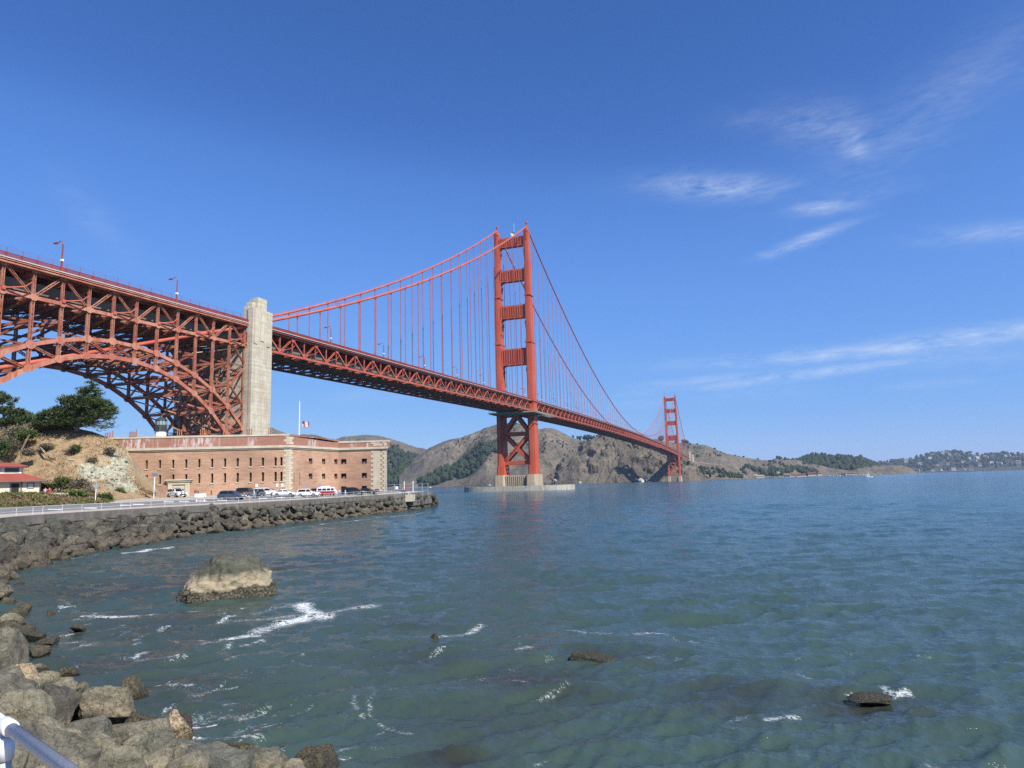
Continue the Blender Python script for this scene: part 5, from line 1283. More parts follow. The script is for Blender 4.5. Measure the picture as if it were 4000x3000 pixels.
# foreground boulders: (px, py centre, depth, size x, y, z, material, seed, label)
FG = [(-20, 2580, 17, 1.5, 1.5, 1.5, M_BOULD, 1, 'tall grey boulder cut by the left edge of the view'),
      (205, 2740, 14.2, 1.05, .85, .72, M_BOULD, 2, 'grey boulder with lichen specks behind the leaning slab'),
      (420, 2740, 14.2, .95, .75, .60, M_BOULD, 3, 'smooth green-grey boulder with a flat sloping top at the waterline'),
      (60, 2810, 11.5, .95, .9, .75, M_BOULD, 4, 'rounded grey boulder above the pipe handrail'),
      (330, 2880, 10.6, .95, .9, .72, M_BOULD, 5, 'broad olive-grey boulder in the middle of the near pile'),
      (530, 2870, 11.2, .72, .8, .72, M_BOULD, 6, 'boulder speckled with barnacles at the right of the near pile'),
      (680, 2845, 12.6, .58, .55, .52, M_OCHRE, 7, 'ochre pointed boulder at the water edge'),
      (690, 2945, 10.2, .78, .7, .62, M_BOULD, 8, 'pale tan boulder below the ochre one'),
      (800, 2995, 9.2, 1.15, .9, .62, M_BOULD, 9, 'wide flat boulder along the bottom edge'),
      (1010, 2985, 10.6, .95, .8, .45, M_BOULD, 10, 'low brown boulder with dark weed near the bottom edge'),
      (1215, 2985, 11.0, .72, .7, .58, M_WET, 11, 'round dark mussel-covered boulder at the bottom edge'),
      (170, 2960, 8.4, 1.0, .9, .8, M_BOULD, 12, 'grey boulder just under the handrail'),
      (430, 3000, 8.2, .62, .6, .5, M_BOULD, 13, 'small pale boulder at the bottom edge beside the handrail'),
      (700, 2812, 13.6, .85, .5, .22, M_WET, 14, 'flat wet green rock lying at the waterline'),
      (520, 2690, 15.2, .65, .5, .40, M_WET, 15, 'dark wet rock behind the flat-topped boulder'),
      (540, 2810, 13.0, .55, .5, .35, M_WET, 16, 'dark wet rock below the flat-topped boulder'),
      (265, 2622, 18.0, .55, .42, .33, M_WET, 17, 'dark wet rock alone in the lapping water'),
      (140, 2485, 26, .75, .6, .40, M_WET, 18, 'dark weed-covered rock off the left shore'),
      (195, 2500, 25, .70, .6, .38, M_WET, 19, 'low dark rock beside the weed-covered one'),
      (310, 2448, 30, .78, .5, .22, M_WET, 20, 'flat dark rock awash in front of the big rock'),
      (50, 2430, 29, 1.1, .8, .50, M_BOULD, 21, 'tan boulder half in the water at the left edge'),
      (60, 2505, 24, 1.0, .9, .7, M_BOULD, 22, 'brown boulder at the left edge below the tan one'),
      (90, 2660, 15.5, .9, .8, .6, M_OCHRE, 23, 'barnacle-crusted tan boulder beside the tall left boulder'),
      (60, 2395, 33, .9, .7, .45, M_WET, 24, 'dark rock near the left edge at the waterline'),
      (930, 2930, 12.0, .55, .5, .32, M_WET, 25, 'dark wet stone between the ochre and the low brown boulders'),
      (-60, 2700, 13, 1.2, 1.1, 1.0, M_BOULD, 26, 'shadowed boulder at the far left of the near pile'),
      (30, 2350, 37, .8, .7, .5, M_WET, 28, 'dark wet rock at the left edge above the tan boulder'), (95, 2375, 35, .6, .5, .35, M_WET, 29, 'small dark rock in the shallows near the left edge'), (20, 2465, 26.5, .9, .8, .6, M_WET, 30, 'weedy brown rock at the left edge, middle of the wet group'), (110, 2455, 27.5, .6, .5, .35, M_WET, 31, 'low weedy rock right of the middle wet rock'), (150, 2540, 22, .55, .45, .3, M_WET, 32, 'small wet rock in foam left of the lone dark rock'), (10, 2300, 42, 1.2, 1.0, .7, M_BOULD, 33, 'brown boulder where the riprap meets the left edge'), (200, 2395, 34, .5, .4, .18, M_WET, 34, 'flat wet stone awash off the left shore'),
      (600, 2925, 10.6, .55, .55, .5, M_BOULD, 27, 'small barnacled boulder in a gap of the near pile')]
FZ = {1: 1.2, 2: .85, 3: .5, 4: 1.3, 5: .95, 6: .6, 7: .35, 8: .5, 9: .65, 10: .35, 12: 1.5, 13: 1.0, 21: .2, 22: .3, 23: .7, 26: 1.3, 27: .7, 33: .5}
for px, py, dep, a, c, h, mt, sd, lab in FG:
    r0 = np.random.default_rng(sd); hz_ = py - (1944.98 - .02808 * px); zc = .12 if mt is M_WET else FZ.get(sd, .5); nd = (6 - zc) * FPX / hz_
    p = S(px, py, nd); k_ = nd / dep; a, c, h = a * k_, c * k_, h * k_ * 1.12; p.z -= h * .22
    o = place('boulder', rock_mesh(500 + sd * 7, mt, 5, True, cuts=17, amp=.06, freq=1.6, fine=.040), Matrix.Translation(p) @ Matrix.Rotation(r0.uniform(0, 6.28), 4, 'Z') @ Matrix.Rotation(r0.normal(0, .3), 4, 'X') @ Matrix.Rotation(r0.normal(0, .3), 4, 'Y') @ Matrix.Diagonal((a * .69, c * .73, h * .82, 1))); tag(o, lab, 'boulder', 'boulders of the near shore')
# filler stones and bed under the near pile
rg = np.random.default_rng(77)
near_sh = [P(x, y, 2, 0) for x, y in [(-200, 2560), (0, 2500), (60, 2560), (200, 2640), (480, 2720), (540, 2800), (560, 2850), (760, 2930), (1100, 2950), (1300, 2985), (1420, 3080)]]
near_sh.append(Vector((188, -531, 0)))
ns = resample(near_sh, .7); Vs, Fs, off = [], [], 0
bedr = []
for s in ns:
    j = int(np.argmin((wallA[:, 0] - s.x) ** 2 + (wallA[:, 1] - s.y) ** 2)); w = Vector(wallA[j]); L = math.hypot(w.x - s.x, w.y - s.y)
    bedr.append([Vector((s.x, s.y, -.7)), Vector((s.x * .6 + w.x * .4, s.y * .6 + w.y * .4, .55)), Vector((w.x, w.y, 2.0)), Vector((w.x, w.y, -1))])
    for k in range(int(L / .55)):
        t = rg.uniform(-.02, 1); p = np.array([s.x + (w.x - s.x) * t, s.y + (w.y - s.y) * t, -.15 + 2.6 * max(t, 0) + rg.uniform(-.2, .15)]); r = rg.uniform(.25, .5) * (1 + .5 * max(t, 0))
        V, F = RA[rg.integers(len(RA))]; M = np.array(rot_any(rg).to_3x3()); Vs.append((V * r) @ M.T + p); Fs.append(F + off); off += len(V)
o = np_mesh('filler_stones', np.concatenate(Vs), np.concatenate(Fs), M_BOULD, None, False); tag(o, 'small dark stones filling the gaps of the near boulder pile', 'stones', None, 'stuff')
b = MB(); b.loft(bedr, close=False, caps=False); tag(b.build('rock_bed', M_BOULD), kind='structure')

# near handrail at the lower left corner
M_RAILN, n, l, b_ = mat('grey_white_enamel'); nz = pos_noise(n, l, 60, detail=3); r = ramp(n, [(.35, (.40, .40, .39)), (.6, (.50, .50, .485))]); l.new(nz.outputs[0], r.inputs[0]); l.new(r.outputs[0], b_.inputs['Base Color']); b_.inputs['Roughness'].default_value = .48; b_.inputs['Metallic'].default_value = 0.0; b_.inputs['Specular IOR Level'].default_value = .3
h0 = S(30, 2838, 3.05); dirr = (S(350, 3010, 2.42) - h0).normalized(); dirr.z = 0; dirr.normalize()
hr = empty('handrail', Vector((h0.x, h0.y, 3.84)), 'grey-white pipe handrail close to the camera at the lower left', 'handrail')
q = MB(); q.tube([h0 - dirr * 4, h0 - dirr * .06], .026, 16); q.tube([h0 - dirr * .06, h0 + dirr * 6], .026, 16); q.build('rail', M_RAILN, hr, True)
q = MB(); q.tube([h0 - dirr * .055, h0 - dirr * .05, h0 + dirr * .05, h0 + dirr * .055], [.031, .034, .034, .031], 18); q.tube([h0 + Vector((0, 0, -.14)), h0 + Vector((0, 0, -.04))], .033, 16); q.build('collar', simple('white_enamel_collar', (.72, .72, .74), .35), hr, True)
q = MB(); q.tube([Vector((h0.x, h0.y, 3.8)), h0], .026, 14); q.tube([Vector((h0.x, h0.y, 3.84)), Vector((h0.x, h0.y, 3.9))], .07, 14); q.build('post', M_RAILN, hr, True)
q = MB(); q.tube([h0 - dirr * 4 - Vector((0, 0, .5)), h0 + dirr * 6 - Vector((0, 0, .5))], .024, 12); q.build('rail', M_RAILN, hr, True)

# ================================================================== hill on the left
HC = [(-420, [(2010, 78), (1945, 96), (1940, 120), (1850, 130), (1740, 138), (1630, 145)]), (-200, [(1995, 86), (1935, 104), (1935, 130), (1850, 140), (1745, 147), (1632, 153)]), (0, [(1985, 97), (1930, 112), (1932, 136), (1850, 145), (1750, 151), (1640, 157)]), (150, [(1981, 100), (1929, 115), (1926, 136), (1832, 144), (1735, 150), (1655, 156)]),
      (230, [(1978, 103), (1928, 119), (1905, 136), (1818, 144), (1735, 150), (1660, 156)]), (300, [(1974, 107), (1925, 124), (1890, 136), (1812, 144), (1742, 149), (1673, 155)]), (360, [(1971, 110), (1926, 128), (1886, 138), (1812, 144), (1746, 149), (1686, 154)]), (405, [(1969, 113), (1926, 131), (1882, 139), (1812, 145), (1753, 149), (1702, 153)]),
      (450, [(1952, 126), (1918, 138), (1880, 143), (1820, 146), (1768, 149), (1720, 152)]), (483, [(1947, 134), (1918, 141), (1888, 145), (1835, 147), (1788, 149), (1741, 151)]), (496, [(1946, 136), (1920, 142), (1893, 146), (1850, 148), (1815, 149), (1772, 150)]), (508, [(1945, 138), (1924, 143), (1902, 146), (1872, 148), (1845, 149), (1815, 150)]),
      (532, [(1945, 141), (1934, 144), (1922, 146), (1908, 148), (1895, 149), (1880, 150)]), (565, [(1944, 144), (1938, 146), (1931, 147), (1922, 148), (1913, 149), (1905, 150)]), (595, [(1944, 147), (1940, 148), (1936, 148.5), (1932, 149), (1928, 149.5), (1925, 150)]), (640, [(1944, 149), (1943.5, 149.2), (1943, 149.5), (1942.5, 150), (1942.3, 150.4), (1942, 151)])]
xs = np.linspace(-420, 640, 230); cx_ = np.array([h[0] for h in HC], float); rows = 6; NT_ = 90
ctrl = np.zeros((len(HC), rows, 3))
for i, (px, rw) in enumerate(HC):
    for j, (py, dep) in enumerate(rw): ctrl[i, j] = S(px, py, dep)
tt = np.linspace(0, rows - 1, NT_); G = np.zeros((len(xs), NT_ + 6, 3))
def crom(P_, t):
    i = np.clip(np.floor(t).astype(int), 0, len(P_) - 2); f = (t - i)[:, None]; g = lambda k: P_[np.clip(k, 0, len(P_) - 1)]
    p0, p1, p2, p3 = g(i - 1), g(i), g(i + 1), g(i + 2); lin = p1 + (p2 - p1) * f
    c_ = .5 * (2 * p1 + (p2 - p0) * f + (2 * p0 - 5 * p1 + 4 * p2 - p3) * f ** 2 + (3 * p1 - p0 - 3 * p2 + p3) * f ** 3); return lin * .5 + c_ * .5
for i, x in enumerate(xs):
    k = np.clip(np.searchsorted(cx_, x) - 1, 0, len(cx_) - 2); f = (x - cx_[k]) / (cx_[k + 1] - cx_[k]); col = ctrl[k] * (1 - f) + ctrl[k + 1] * f
    G[i, :NT_] = crom(col, tt); G[i, 0, 2] -= 1.2
    for q in range(6):
        e = (q + 1) / 6; G[i, NT_ + q] = G[i, NT_ - 1] + np.array([-.32 * 16 * e, .94 * 16 * e, -(G[i, NT_ - 1, 2] - 2.5) * e * .75])
TT = np.concatenate([tt, np.full(6, rows - 1.)])[None, :]; XX = xs[:, None] * np.ones_like(TT)
rockm = np.clip(1.25 - np.hypot((XX - 470 + (TT - 2.5) * 0) / 75, (TT - 2.7) / 1.75), 0, 1) + np.clip(1 - np.hypot((XX - 365) / 75, (TT - 2.6) / .8), 0, 1) + np.clip(1.1 - np.hypot((XX - 505) / 30, (TT - 3) / 2.4), 0, 1); rockm = np.clip(rockm * 1.6, 0, 1) * (TT > 1.1) * np.clip((560 - XX) / 25, 0, 1)
rockm *= np.clip(fbm(XX / 22, TT * 2.5, 4, 3) * 3.2 - .75, 0, 1)
ed = np.clip((XX + 420) / 5, 0, 1) * np.clip((640 - XX) / 40, 0, 1) * np.clip(TT * 2, 0, 1) * np.clip((rows - 1 - TT) * 3 + .15, 0, 1)
X3, Y3, Z3 = G[..., 0], G[..., 1], G[..., 2]
n1 = fbm(X3 / 5, (Y3 + Z3) / 5, 5, 41) - .5; n2 = fbm(X3 / 1.3, (Y3 + Z3 * 1.3) / 1.3, 4, 43) - .5; n3 = np.abs(fbm(X3 / 2.2, Z3 / 1.6, 4, 47) * 2 - 1)
dv = np.array([.35, -.75, .55]); G += ((ed * (n1 * 1.1 + n2 * .28)) + rockm * (n3 * 1.8 - .6 + n2 * .9))[..., None] * dv
M_SLOPE, n, l, b_ = mat('sandy_slope'); at = n.new('ShaderNodeAttribute'); at.attribute_name = 'rock'
a1 = pos_noise(n, l, .35, detail=8, rough=.65); a2 = pos_noise(n, l, 2.6, (1, 1, .5), 6, .7); a3 = pos_noise(n, l, .9, detail=6, rough=.7)
r = ramp(n, [(.30, (.235, .165, .095)), (.5, (.33, .232, .130)), (.7, (.42, .30, .175))]); l.new(a1.outputs[0], r.inputs[0]); r2 = ramp(n, [(.3, (.62, .60, .56)), (.68, (1.22, 1.2, 1.15))]); l.new(a2.outputs[0], r2.inputs[0]); c = mixrgb(n, l, 1.0, r.outputs[0], r2.outputs[0], 'MULTIPLY')
rs = ramp(n, [(.30, (.20, .20, .155)), (.48, (.36, .37, .30)), (.62, (.47, .45, .345)), (.78, (.56, .53, .42))]); l.new(a3.outputs[0], rs.inputs[0]); rs2 = mixrgb(n, l, 1.0, rs.outputs[0], r2.outputs[0], 'MULTIPLY')
l.new(mixrgb(n, l, at.outputs['Fac'], c, rs2), b_.inputs['Base Color']); b_.inputs['Roughness'].default_value = .95; bump(n, l, a2.outputs[0], .9, .25, b_)
o = np_mesh('hillside', G.reshape(-1, 3), grid_faces(len(xs), NT_ + 6), M_SLOPE, None, True, {'rock': np.broadcast_to(rockm, TT.shape if rockm.shape == TT.shape else G.shape[:2]).ravel()}); tag(o, kind='structure'); o['label'] = 'sandy brown slope with a pale rock outcrop left of the fort'
HG = G; 
def slope_pt(px, t):
    i = int(np.clip(np.searchsorted(xs, px), 0, len(xs) - 1)); j = int(np.clip(t / (rows - 1) * (NT_ - 1), 0, NT_ - 1)); return Vector(HG[i, j])
# ================================================================== vegetation
def leaf_mat(name, dark, mid, light):
    m, n, l, b = mat(name)
    a = pos_noise(n, l, .9, detail=4); c = pos_noise(n, l, 5, detail=2)
    r = ramp(n, [(.30, dark), (.52, mid), (.74, light)]); l.new(a.outputs[0], r.inputs[0]); r2 = ramp(n, [(.3, (.7, .7, .7)), (.7, (1.35, 1.35, 1.25))]); l.new(c.outputs[0], r2.inputs[0])
    l.new(mixrgb(n, l, 1.0, r.outputs[0], r2.outputs[0], 'MULTIPLY'), b.inputs['Base Color']); b.inputs['Roughness'].default_value = .8; b.inputs['Specular IOR Level'].default_value = .2
    return m
M_CYP = leaf_mat('cypress_foliage', (.026, .044, .015), (.058, .084, .028), (.115, .135, .046))
M_SHRUB = leaf_mat('green_shrub_leaves', (.035, .060, .018), (.075, .105, .030), (.13, .15, .045))
M_DRY = leaf_mat('dry_brush_twigs', (.10, .085, .060), (.165, .140, .098), (.24, .20, .14))
M_ICE = leaf_mat('groundcover_leaves', (.055, .062, .024), (.115, .115, .040), (.19, .17, .062))
M_RED = leaf_mat('rusty_groundcover', (.12, .075, .045), (.18, .125, .075), (.24, .18, .11))
M_BARK = simple('grey_bark', (.16, .135, .11), .9, var=.25)
M_WOODF = leaf_mat('far_woodland', (.015, .025, .012), (.028, .041, .020), (.048, .060, .030))
def tufts(centres, dirs, length, width, rg, flat=.3, per=1):
    """elongated leaf tufts: one bent double triangle each, returns verts, faces"""
    n = len(centres); d = dirs / np.linalg.norm(dirs, axis=1)[:, None]; L = length * rg.uniform(.6, 1.3, n)[:, None]
    side = np.cross(d, rg.normal(size=(n, 3))); side /= np.linalg.norm(side, axis=1)[:, None] + 1e-9; W = width * rg.uniform(.7, 1.3, n)[:, None]
    a = centres - d * L * .5; b = centres + side * W; c = centres - side * W + np.array([0, 0, .03]); t = centres + d * L * .5
    V = np.stack([a, b, t, c], 1).reshape(-1, 3); i = np.arange(n)[:, None] * 4; F = np.concatenate([i + np.array([[0, 1, 2]]), i + np.array([[0, 2, 3]])]); return V, F
def sprays(blobs, nspray, per, spread, rg, wind, shell=.35, flat=.32):
    C, D = [], []
    w = np.array([b[2] if len(b) > 2 else b[1].x * b[1].y * b[1].z for b in blobs], float); w /= w.sum()
    for _ in range(nspray):
        c, r = blobs[rg.choice(len(blobs), p=w)][:2]; u = rg.normal(size=3); u /= np.linalg.norm(u); k = rg.uniform(shell, 1) ** .6
        if u[2] < -.3 and rg.uniform() < .5: u[2] = -u[2]
        p = np.array(c) + u * np.array(r) * k
        out = u * np.array([1, 1, .6]) + wind; out /= np.linalg.norm(out)
        q = rg.normal(size=(per, 3)) * np.array([spread, spread, spread * flat]) + out * rg.uniform(-.5, 1, (per, 1)) * spread * 1.6
        C.append(p + q); D.append(out + rg.normal(size=(per, 3)) * .45)
    return np.concatenate(C), np.concatenate(D)
def plant(name, base, label, cat, blobs, mt, nspray, per, spread, leaf, seed, wind=(0, 0, .3), stems=None, group=None, shell=.35, flat=.32, part='crown'):
    rg = np.random.default_rng(seed); o = empty(name, base, label, cat, group)
    C, D = sprays(blobs, nspray, per, spread, rg, np.array(wind), shell, flat); V, F = tufts(C, D, leaf[0], leaf[1], rg)
    np_mesh(part, V, F, mt, o, False)
    if stems:
        b = MB()
        for pts, rr in stems: b.tube(pts, rr, 6)
        b.build('trunk', M_BARK, o)
    return o
RT = Vector((AX_R[0], AX_R[1], 0)).normalized(); FW = Vector((AX_D[0], AX_D[1], 0)).normalized()
def blob(px, py, dep, rx, rz, ry=None, w=None):
    k = dep / FPX; v = (S(px, py, dep), Vector((rx * k, (ry or rx) * k, rz * k))); return v + (w,) if w else v
wv = tuple(np.array(RT) * .85 + np.array([0, 0, .42]))
b0 = S(300, 1668, 153); stems = [([b0 - Vector((0, 0, 1)), S(305, 1640, 153), S(315, 1590, 153), S(330, 1530, 153)], [.55, .45, .3, .1]), ([S(303, 1650, 153), S(270, 1610, 153), S(220, 1580, 152)], [.35, .25, .08]), ([S(305, 1640, 153), S(360, 1600, 152), S(405, 1575, 152)], [.3, .2, .06])]
plant('cypress_tree', b0, 'large dark windswept cypress on the hill crest in front of the arch', 'tree',
      [blob(345, 1590, 153, 85, 36, 60), blob(245, 1622, 153, 90, 28, 50), blob(405, 1606, 153, 36, 30, 30), blob(352, 1535, 153, 46, 22, 30), blob(362, 1500, 153, 24, 14, 20), blob(290, 1572, 153, 50, 22, 40), blob(165, 1636, 153, 62, 20, 40), blob(290, 1650, 152, 100, 20, 40), blob(205, 1657, 152, 75, 16, 40), blob(375, 1630, 152, 50, 24, 34)],
      M_CYP, 640, 20, .46, (1.4, .09), 3, wv, stems, 'cypresses on the hill', .3, .14)
# dead feathery branches at the lower right of the cypress
rg = np.random.default_rng(9); ct = bpy.data.objects['cypress_tree']; b = MB()
for k in range(46):
    e = S(rg.uniform(330, 443), rg.uniform(1600, 1678), 152 + rg.uniform(-2, 2)); s = S(300 + rg.uniform(-6, 14), 1655 + rg.uniform(-35, 5), 153); mdl = s.lerp(e, .55) + Vector((0, 0, rg.uniform(-.5, .2)))
    b.tube([s, mdl, e], [.07, .05, .015], 4)
    for j in range(4):
        q = s.lerp(e, rg.uniform(.4, .95)); b.tube([q, q + Vector(RT) * rg.uniform(.5, 1.3) + Vector((0, 0, rg.uniform(-.3, .5)))], [.025, .01], 3)
b.build('dead_branches', simple('grey_dead_wood', (.20, .18, .155), .9), ct)
C, D = [], []
for k in range(60):
    e = np.array(S(rg.uniform(385, 446), rg.uniform(1590, 1682), 152)); C.append(e + rg.normal(size=(9, 3)) * np.array([.5, .5, .10])); D.append(np.array(RT) + rg.normal(size=(9, 3)) * .25)
V, F = tufts(np.concatenate(C), np.concatenate(D), .7, .09, rg); np_mesh('branch_tips', V, F, M_CYP, ct, False)['kind'] = 'stuff'
b1 = S(60, 1665, 156)
plant('cypress_tree', b1, 'spiky cypress at the left edge, left of the large one', 'tree', [blob(50, 1625, 155, 60, 34, 40), blob(5, 1585, 155, 32, 48, 30), blob(105, 1640, 155, 50, 22, 40), blob(-60, 1580, 156, 60, 60, 40), blob(60, 1650, 155, 70, 16, 40), blob(55, 1580, 155, 18, 26, 16)], M_CYP, 300, 18, .34, (1.0, .11), 4, tuple(np.array(RT) * .45 + np.array([0, 0, .7])),
      [([b1 - Vector((0, 0, 1)), S(55, 1620, 155), S(45, 1560, 155)], [.4, .3, .08]), ([S(20, 1660, 156), S(5, 1560, 155)], [.35, .1])], 'cypresses on the hill')
b2 = S(2, 1808, 136)
plant('cypress_tree', b2, 'dark low cypress at the left edge above the small building', 'tree', [blob(2, 1765, 136, 32, 42, 26), blob(-40, 1760, 136, 40, 50, 30)], M_CYP, 130, 20, .35, (.7, .12), 5, (0, 0, .5), [([b2, S(0, 1760, 136)], [.25, .08])], 'cypresses on the hill')
b3 = S(295, 1762, 147); plant('young_pine', b3, 'small young green pine alone on the bare slope', 'tree', [blob(295, 1752, 146.5, 15, 12, 12)], M_CYP, 36, 16, .2, (.45, .09), 6, (0, 0, .6), [([b3 - Vector((0, 0, .6)), S(295, 1745, 146.5)], [.08, .02])])
# scrub on the upper slope and shrubs at its foot
SH = [(60, 1690, 150, 55, 26, M_DRY, 'dry grey brush below the cypresses at the left'), (130, 1672, 153, 40, 18, M_DRY, 'dry brush under the gap between the cypresses'), (35, 1730, 146, 40, 28, M_DRY, 'grey brush half way up the slope at the left'), (85, 1700, 149, 40, 20, M_SHRUB, 'greenish brush mixed into the dry scrub on the slope'), (125, 1697, 149, 16, 9, M_SHRUB, 'small green bush on the slope beside the old timbers'),
      (110, 1768, 144, 24, 12, M_DRY, 'small grey bush on the open slope'), (245, 1889, 131, 42, 22, M_SHRUB, 'bright green shrub behind the low wall'), (308, 1897, 131, 46, 24, M_DRY, 'grey-brown shrub right of the bright green one'), (175, 1906, 131, 30, 16, M_SHRUB, 'green shrub beside the small building wall'), (456, 1925, 139, 30, 16, M_SHRUB, 'rounded green bush at the foot of the pale rock'),
      (280, 1768, 147, 18, 7, M_DRY, 'thin dry tuft below the young pine'), (395, 1905, 139, 36, 18, M_DRY, 'dry brush at the foot of the slope'), (345, 1925, 127, 26, 12, M_DRY, 'pale dry grass clump behind the road sign'), (285, 1935, 118, 46, 13, M_SHRUB, 'low green shrub in front of the wall end'), (410, 1945, 119, 26, 14, M_SHRUB, 'dark green shrub beside the sign post'),
      (250, 1660, 154, 50, 16, M_SHRUB, 'green undergrowth beneath the large cypress'), (30, 1925, 121, 30, 8, M_SHRUB, 'low green hedge against the small building'), (-60, 1700, 150, 60, 40, M_DRY, 'dry scrub on the slope past the left edge'), (180, 1745, 148, 22, 8, M_DRY, 'sparse dry tuft beside the fallen timbers'), (430, 1760, 148, 14, 6, M_DRY, 'dry tuft above the pale rock'), (360, 1800, 145, 14, 6, M_DRY, 'dry tuft left of the pale rock')]
for i, (px, py, dep, rx, rz, mt, lab) in enumerate(SH):
    bp = S(px, py + rz * .8, dep); plant('shrub', bp, lab, 'shrub', [blob(px, py + rz * .1, dep, rx, rz, rx * .7), blob(px - rx * .35, py + rz * .25, dep, rx * .55, rz * .75, rx * .5), blob(px + rx * .4, py + rz * .3, dep, rx * .5, rz * .7, rx * .5)], mt, int(20 + rx * 2.2), 18, .28, (.42, .10), 40 + i, (0, 0, .5), None, 'shrubs on the slope', .2, .6, 'foliage')
# ground cover bank between the road and the low wall
rg = np.random.default_rng(60); C, D = [], []
for k in range(2300):
    px = rg.uniform(-260, 428); t = rg.uniform(.06, 1.05) * (1 if px < 330 else max(.25, (440 - px) / 110)); p = np.array(slope_pt(px, t)); C.append(p + rg.normal(size=(9, 3)) * np.array([.35, .35, .10]) + np.array([0, 0, .12 + .12 * rg.uniform()])); D.append(np.array([0, 0, .7]) + rg.normal(size=(9, 3)) * .7)
C = np.concatenate(C); D = np.concatenate(D); sel = fbm(C[:, 0] / 2.2, C[:, 1] / 2.2, 3, 8); 
for nm, mt, k in (('ground_cover', M_ICE, sel > .47), ('ground_cover', M_RED, sel <= .47)):
    V, F = tufts(C[k], D[k], .34, .12, rg); o = np_mesh(nm, V, F, mt, None, False); tag(o, ('yellow-green' if mt is M_ICE else 'rusty brown') + ' low ground cover on the bank beside the road', 'ground cover', None, 'stuff')
# dry grass over the slope
C, D = [], []
for k in range(3600):
    px = rg.uniform(-300, 600); t = rg.uniform(1.2, 4.95); i = int(np.clip(np.searchsorted(xs, px), 0, len(xs) - 1)); j = int(t / (rows - 1) * (NT_ - 1))
    if rockm[i, min(j, rockm.shape[1] - 1)] > .3 or fbm(np.array([px / 40.]), np.array([t * 1.5]), 3, 77)[0] < .40: continue
    p = np.array(slope_pt(px, t)); C.append(p + rg.normal(size=(6, 3)) * np.array([.3, .3, .08]) + np.array([.03, -.06, .06])); D.append(np.array([.1, 0, .8]) + rg.normal(size=(6, 3)) * .5)
V, F = tufts(np.concatenate(C), np.concatenate(D), .34, .07, rg); o = np_mesh('dry_grass', V, F, leaf_mat('dry_grass_blades', (.15, .10, .055), (.235, .165, .088), (.33, .245, .135)), None, False); tag(o, 'dry brown grass tufts scattered over the sandy slope', 'grass', None, 'stuff')
# loose stones of the outcrop
rg = np.random.default_rng(5)
M_SERP = rock_material('serpentine_stone', (.36, .36, .28), (.52, .49, .38), (.17, .175, .14), (.4, .4, .3), False, 1.0)
RS = [rock_mesh(900 + k, M_SERP, 2, sq=(1, .8, .7), cuts=14) for k in range(6)]
cnt = 0
for _ in range(2500):
    px = rg.uniform(295, 540); t = rg.uniform(1.3, 4.6); i = int(np.clip(np.searchsorted(xs, px), 0, len(xs) - 1)); j = int(t / (rows - 1) * (NT_ - 1))
    if rockm[i, j] < .35: continue
    p = slope_pt(px, t); q_ = rg.choice([.22, .32, .5, .8], p=[.35, .35, .22, .08]); o = place('outcrop_stone', RS[cnt % 6], Matrix.Translation(p + Vector((0, 0, -.05))) @ rot_any(rg) @ Matrix.Scale(q_, 4)); tag(o, ('tiny', 'small', 'medium', 'large')[(.22, .32, .5, .8).index(q_)] + ' pale greenish stone in the ' + ('lower', 'middle', 'upper')[min(2, int((t - 1.3) / 1.1))] + (' left' if px < 430 else ' right') + ' part of the outcrop beside the fort', 'stone', 'loose stones of the outcrop'); cnt += 1
    if cnt >= 150: break
# old timbers on the slope
for k, (a, c) in enumerate((((143, 1735), (176, 1765)), ((150, 1742), (182, 1778)), ((130, 1670), (68, 1795)), ((124, 1675), (60, 1800)))):
    pa, pc = S(*a, 148.2 if k < 2 else 150), S(*c, 145.2 if k < 2 else 142); b = MB(); b.bar(pa, pc, .16 if k < 2 else .05, .14 if k < 2 else .05); o = b.build('fallen_timber', simple('bleached_timber', (.36, .29, .20), .9)); tag(o, ['upper weathered timber of the pair on the slope', 'lower weathered timber of the pair on the slope', 'long thin pole lying down the left slope', 'second long thin pole beside the first on the left slope'][k], 'timber')
b = MB()
for k in range(5): b.bar(S(181 + k * 6, 1770 + k * 3, 145.5), S(196 + k * 6, 1766 + k * 3, 146), .12, .1)
b.bar(S(180, 1768, 145.7), S(212, 1787, 144.6), .12, .12); b.bar(S(192, 1760, 146.2), S(224, 1779, 145.1), .12, .12); o = b.build('timber_pallet', simple('bleached_slats', (.36, .29, .20), .9)); tag(o, 'broken slatted timber frame lying on the slope', 'timber frame')
b = MB(); b.bar(S(268, 1795, 145), S(292, 1796, 145), .3, .3); tag(b.build('concrete_block', M_STONE), 'short pale concrete bar lying on the slope', 'block')

# ================================================================== restroom building, low wall and street furniture
def frame_at(px, py, dep, yaw=0.0):
    p = S(px, py, dep); c, s_ = math.cos(yaw), math.sin(yaw); X = RT * c + FW * s_; Y = FW * c - RT * s_; M = Matrix(((X.x, Y.x, 0, p.x), (X.y, Y.y, 0, p.y), (0, 0, 1, p.z), (0, 0, 0, 1))); return M
Mb = frame_at(152, 1928, 122, R(33))
hb = place('restroom_building', None, Mb); tag(hb, 'small cream building with red hipped roof and raised clerestory', 'building')
M_CREAM = simple('cream_clapboard', (.66, .60, .46), .7, var=.05); M_ROOF = simple('red_metal_roof', (.30, .075, .052), .5, var=.1, scale=.6); M_TRIM = simple('grey_green_trim', (.10, .13, .125), .6); M_WTRIM = simple('white_trim', (.7, .7, .68), .5)
b = MB(); b.box2((-18, 0, -1), (0, 9, 2.3)); 
for k in range(9): b.box2((-5.4, -.03, .12 + k * .25), (-.05, 0.02, .33 + k * .25))
lpart(b, 'wall', M_CREAM, hb)
b = MB(); e = 1.05
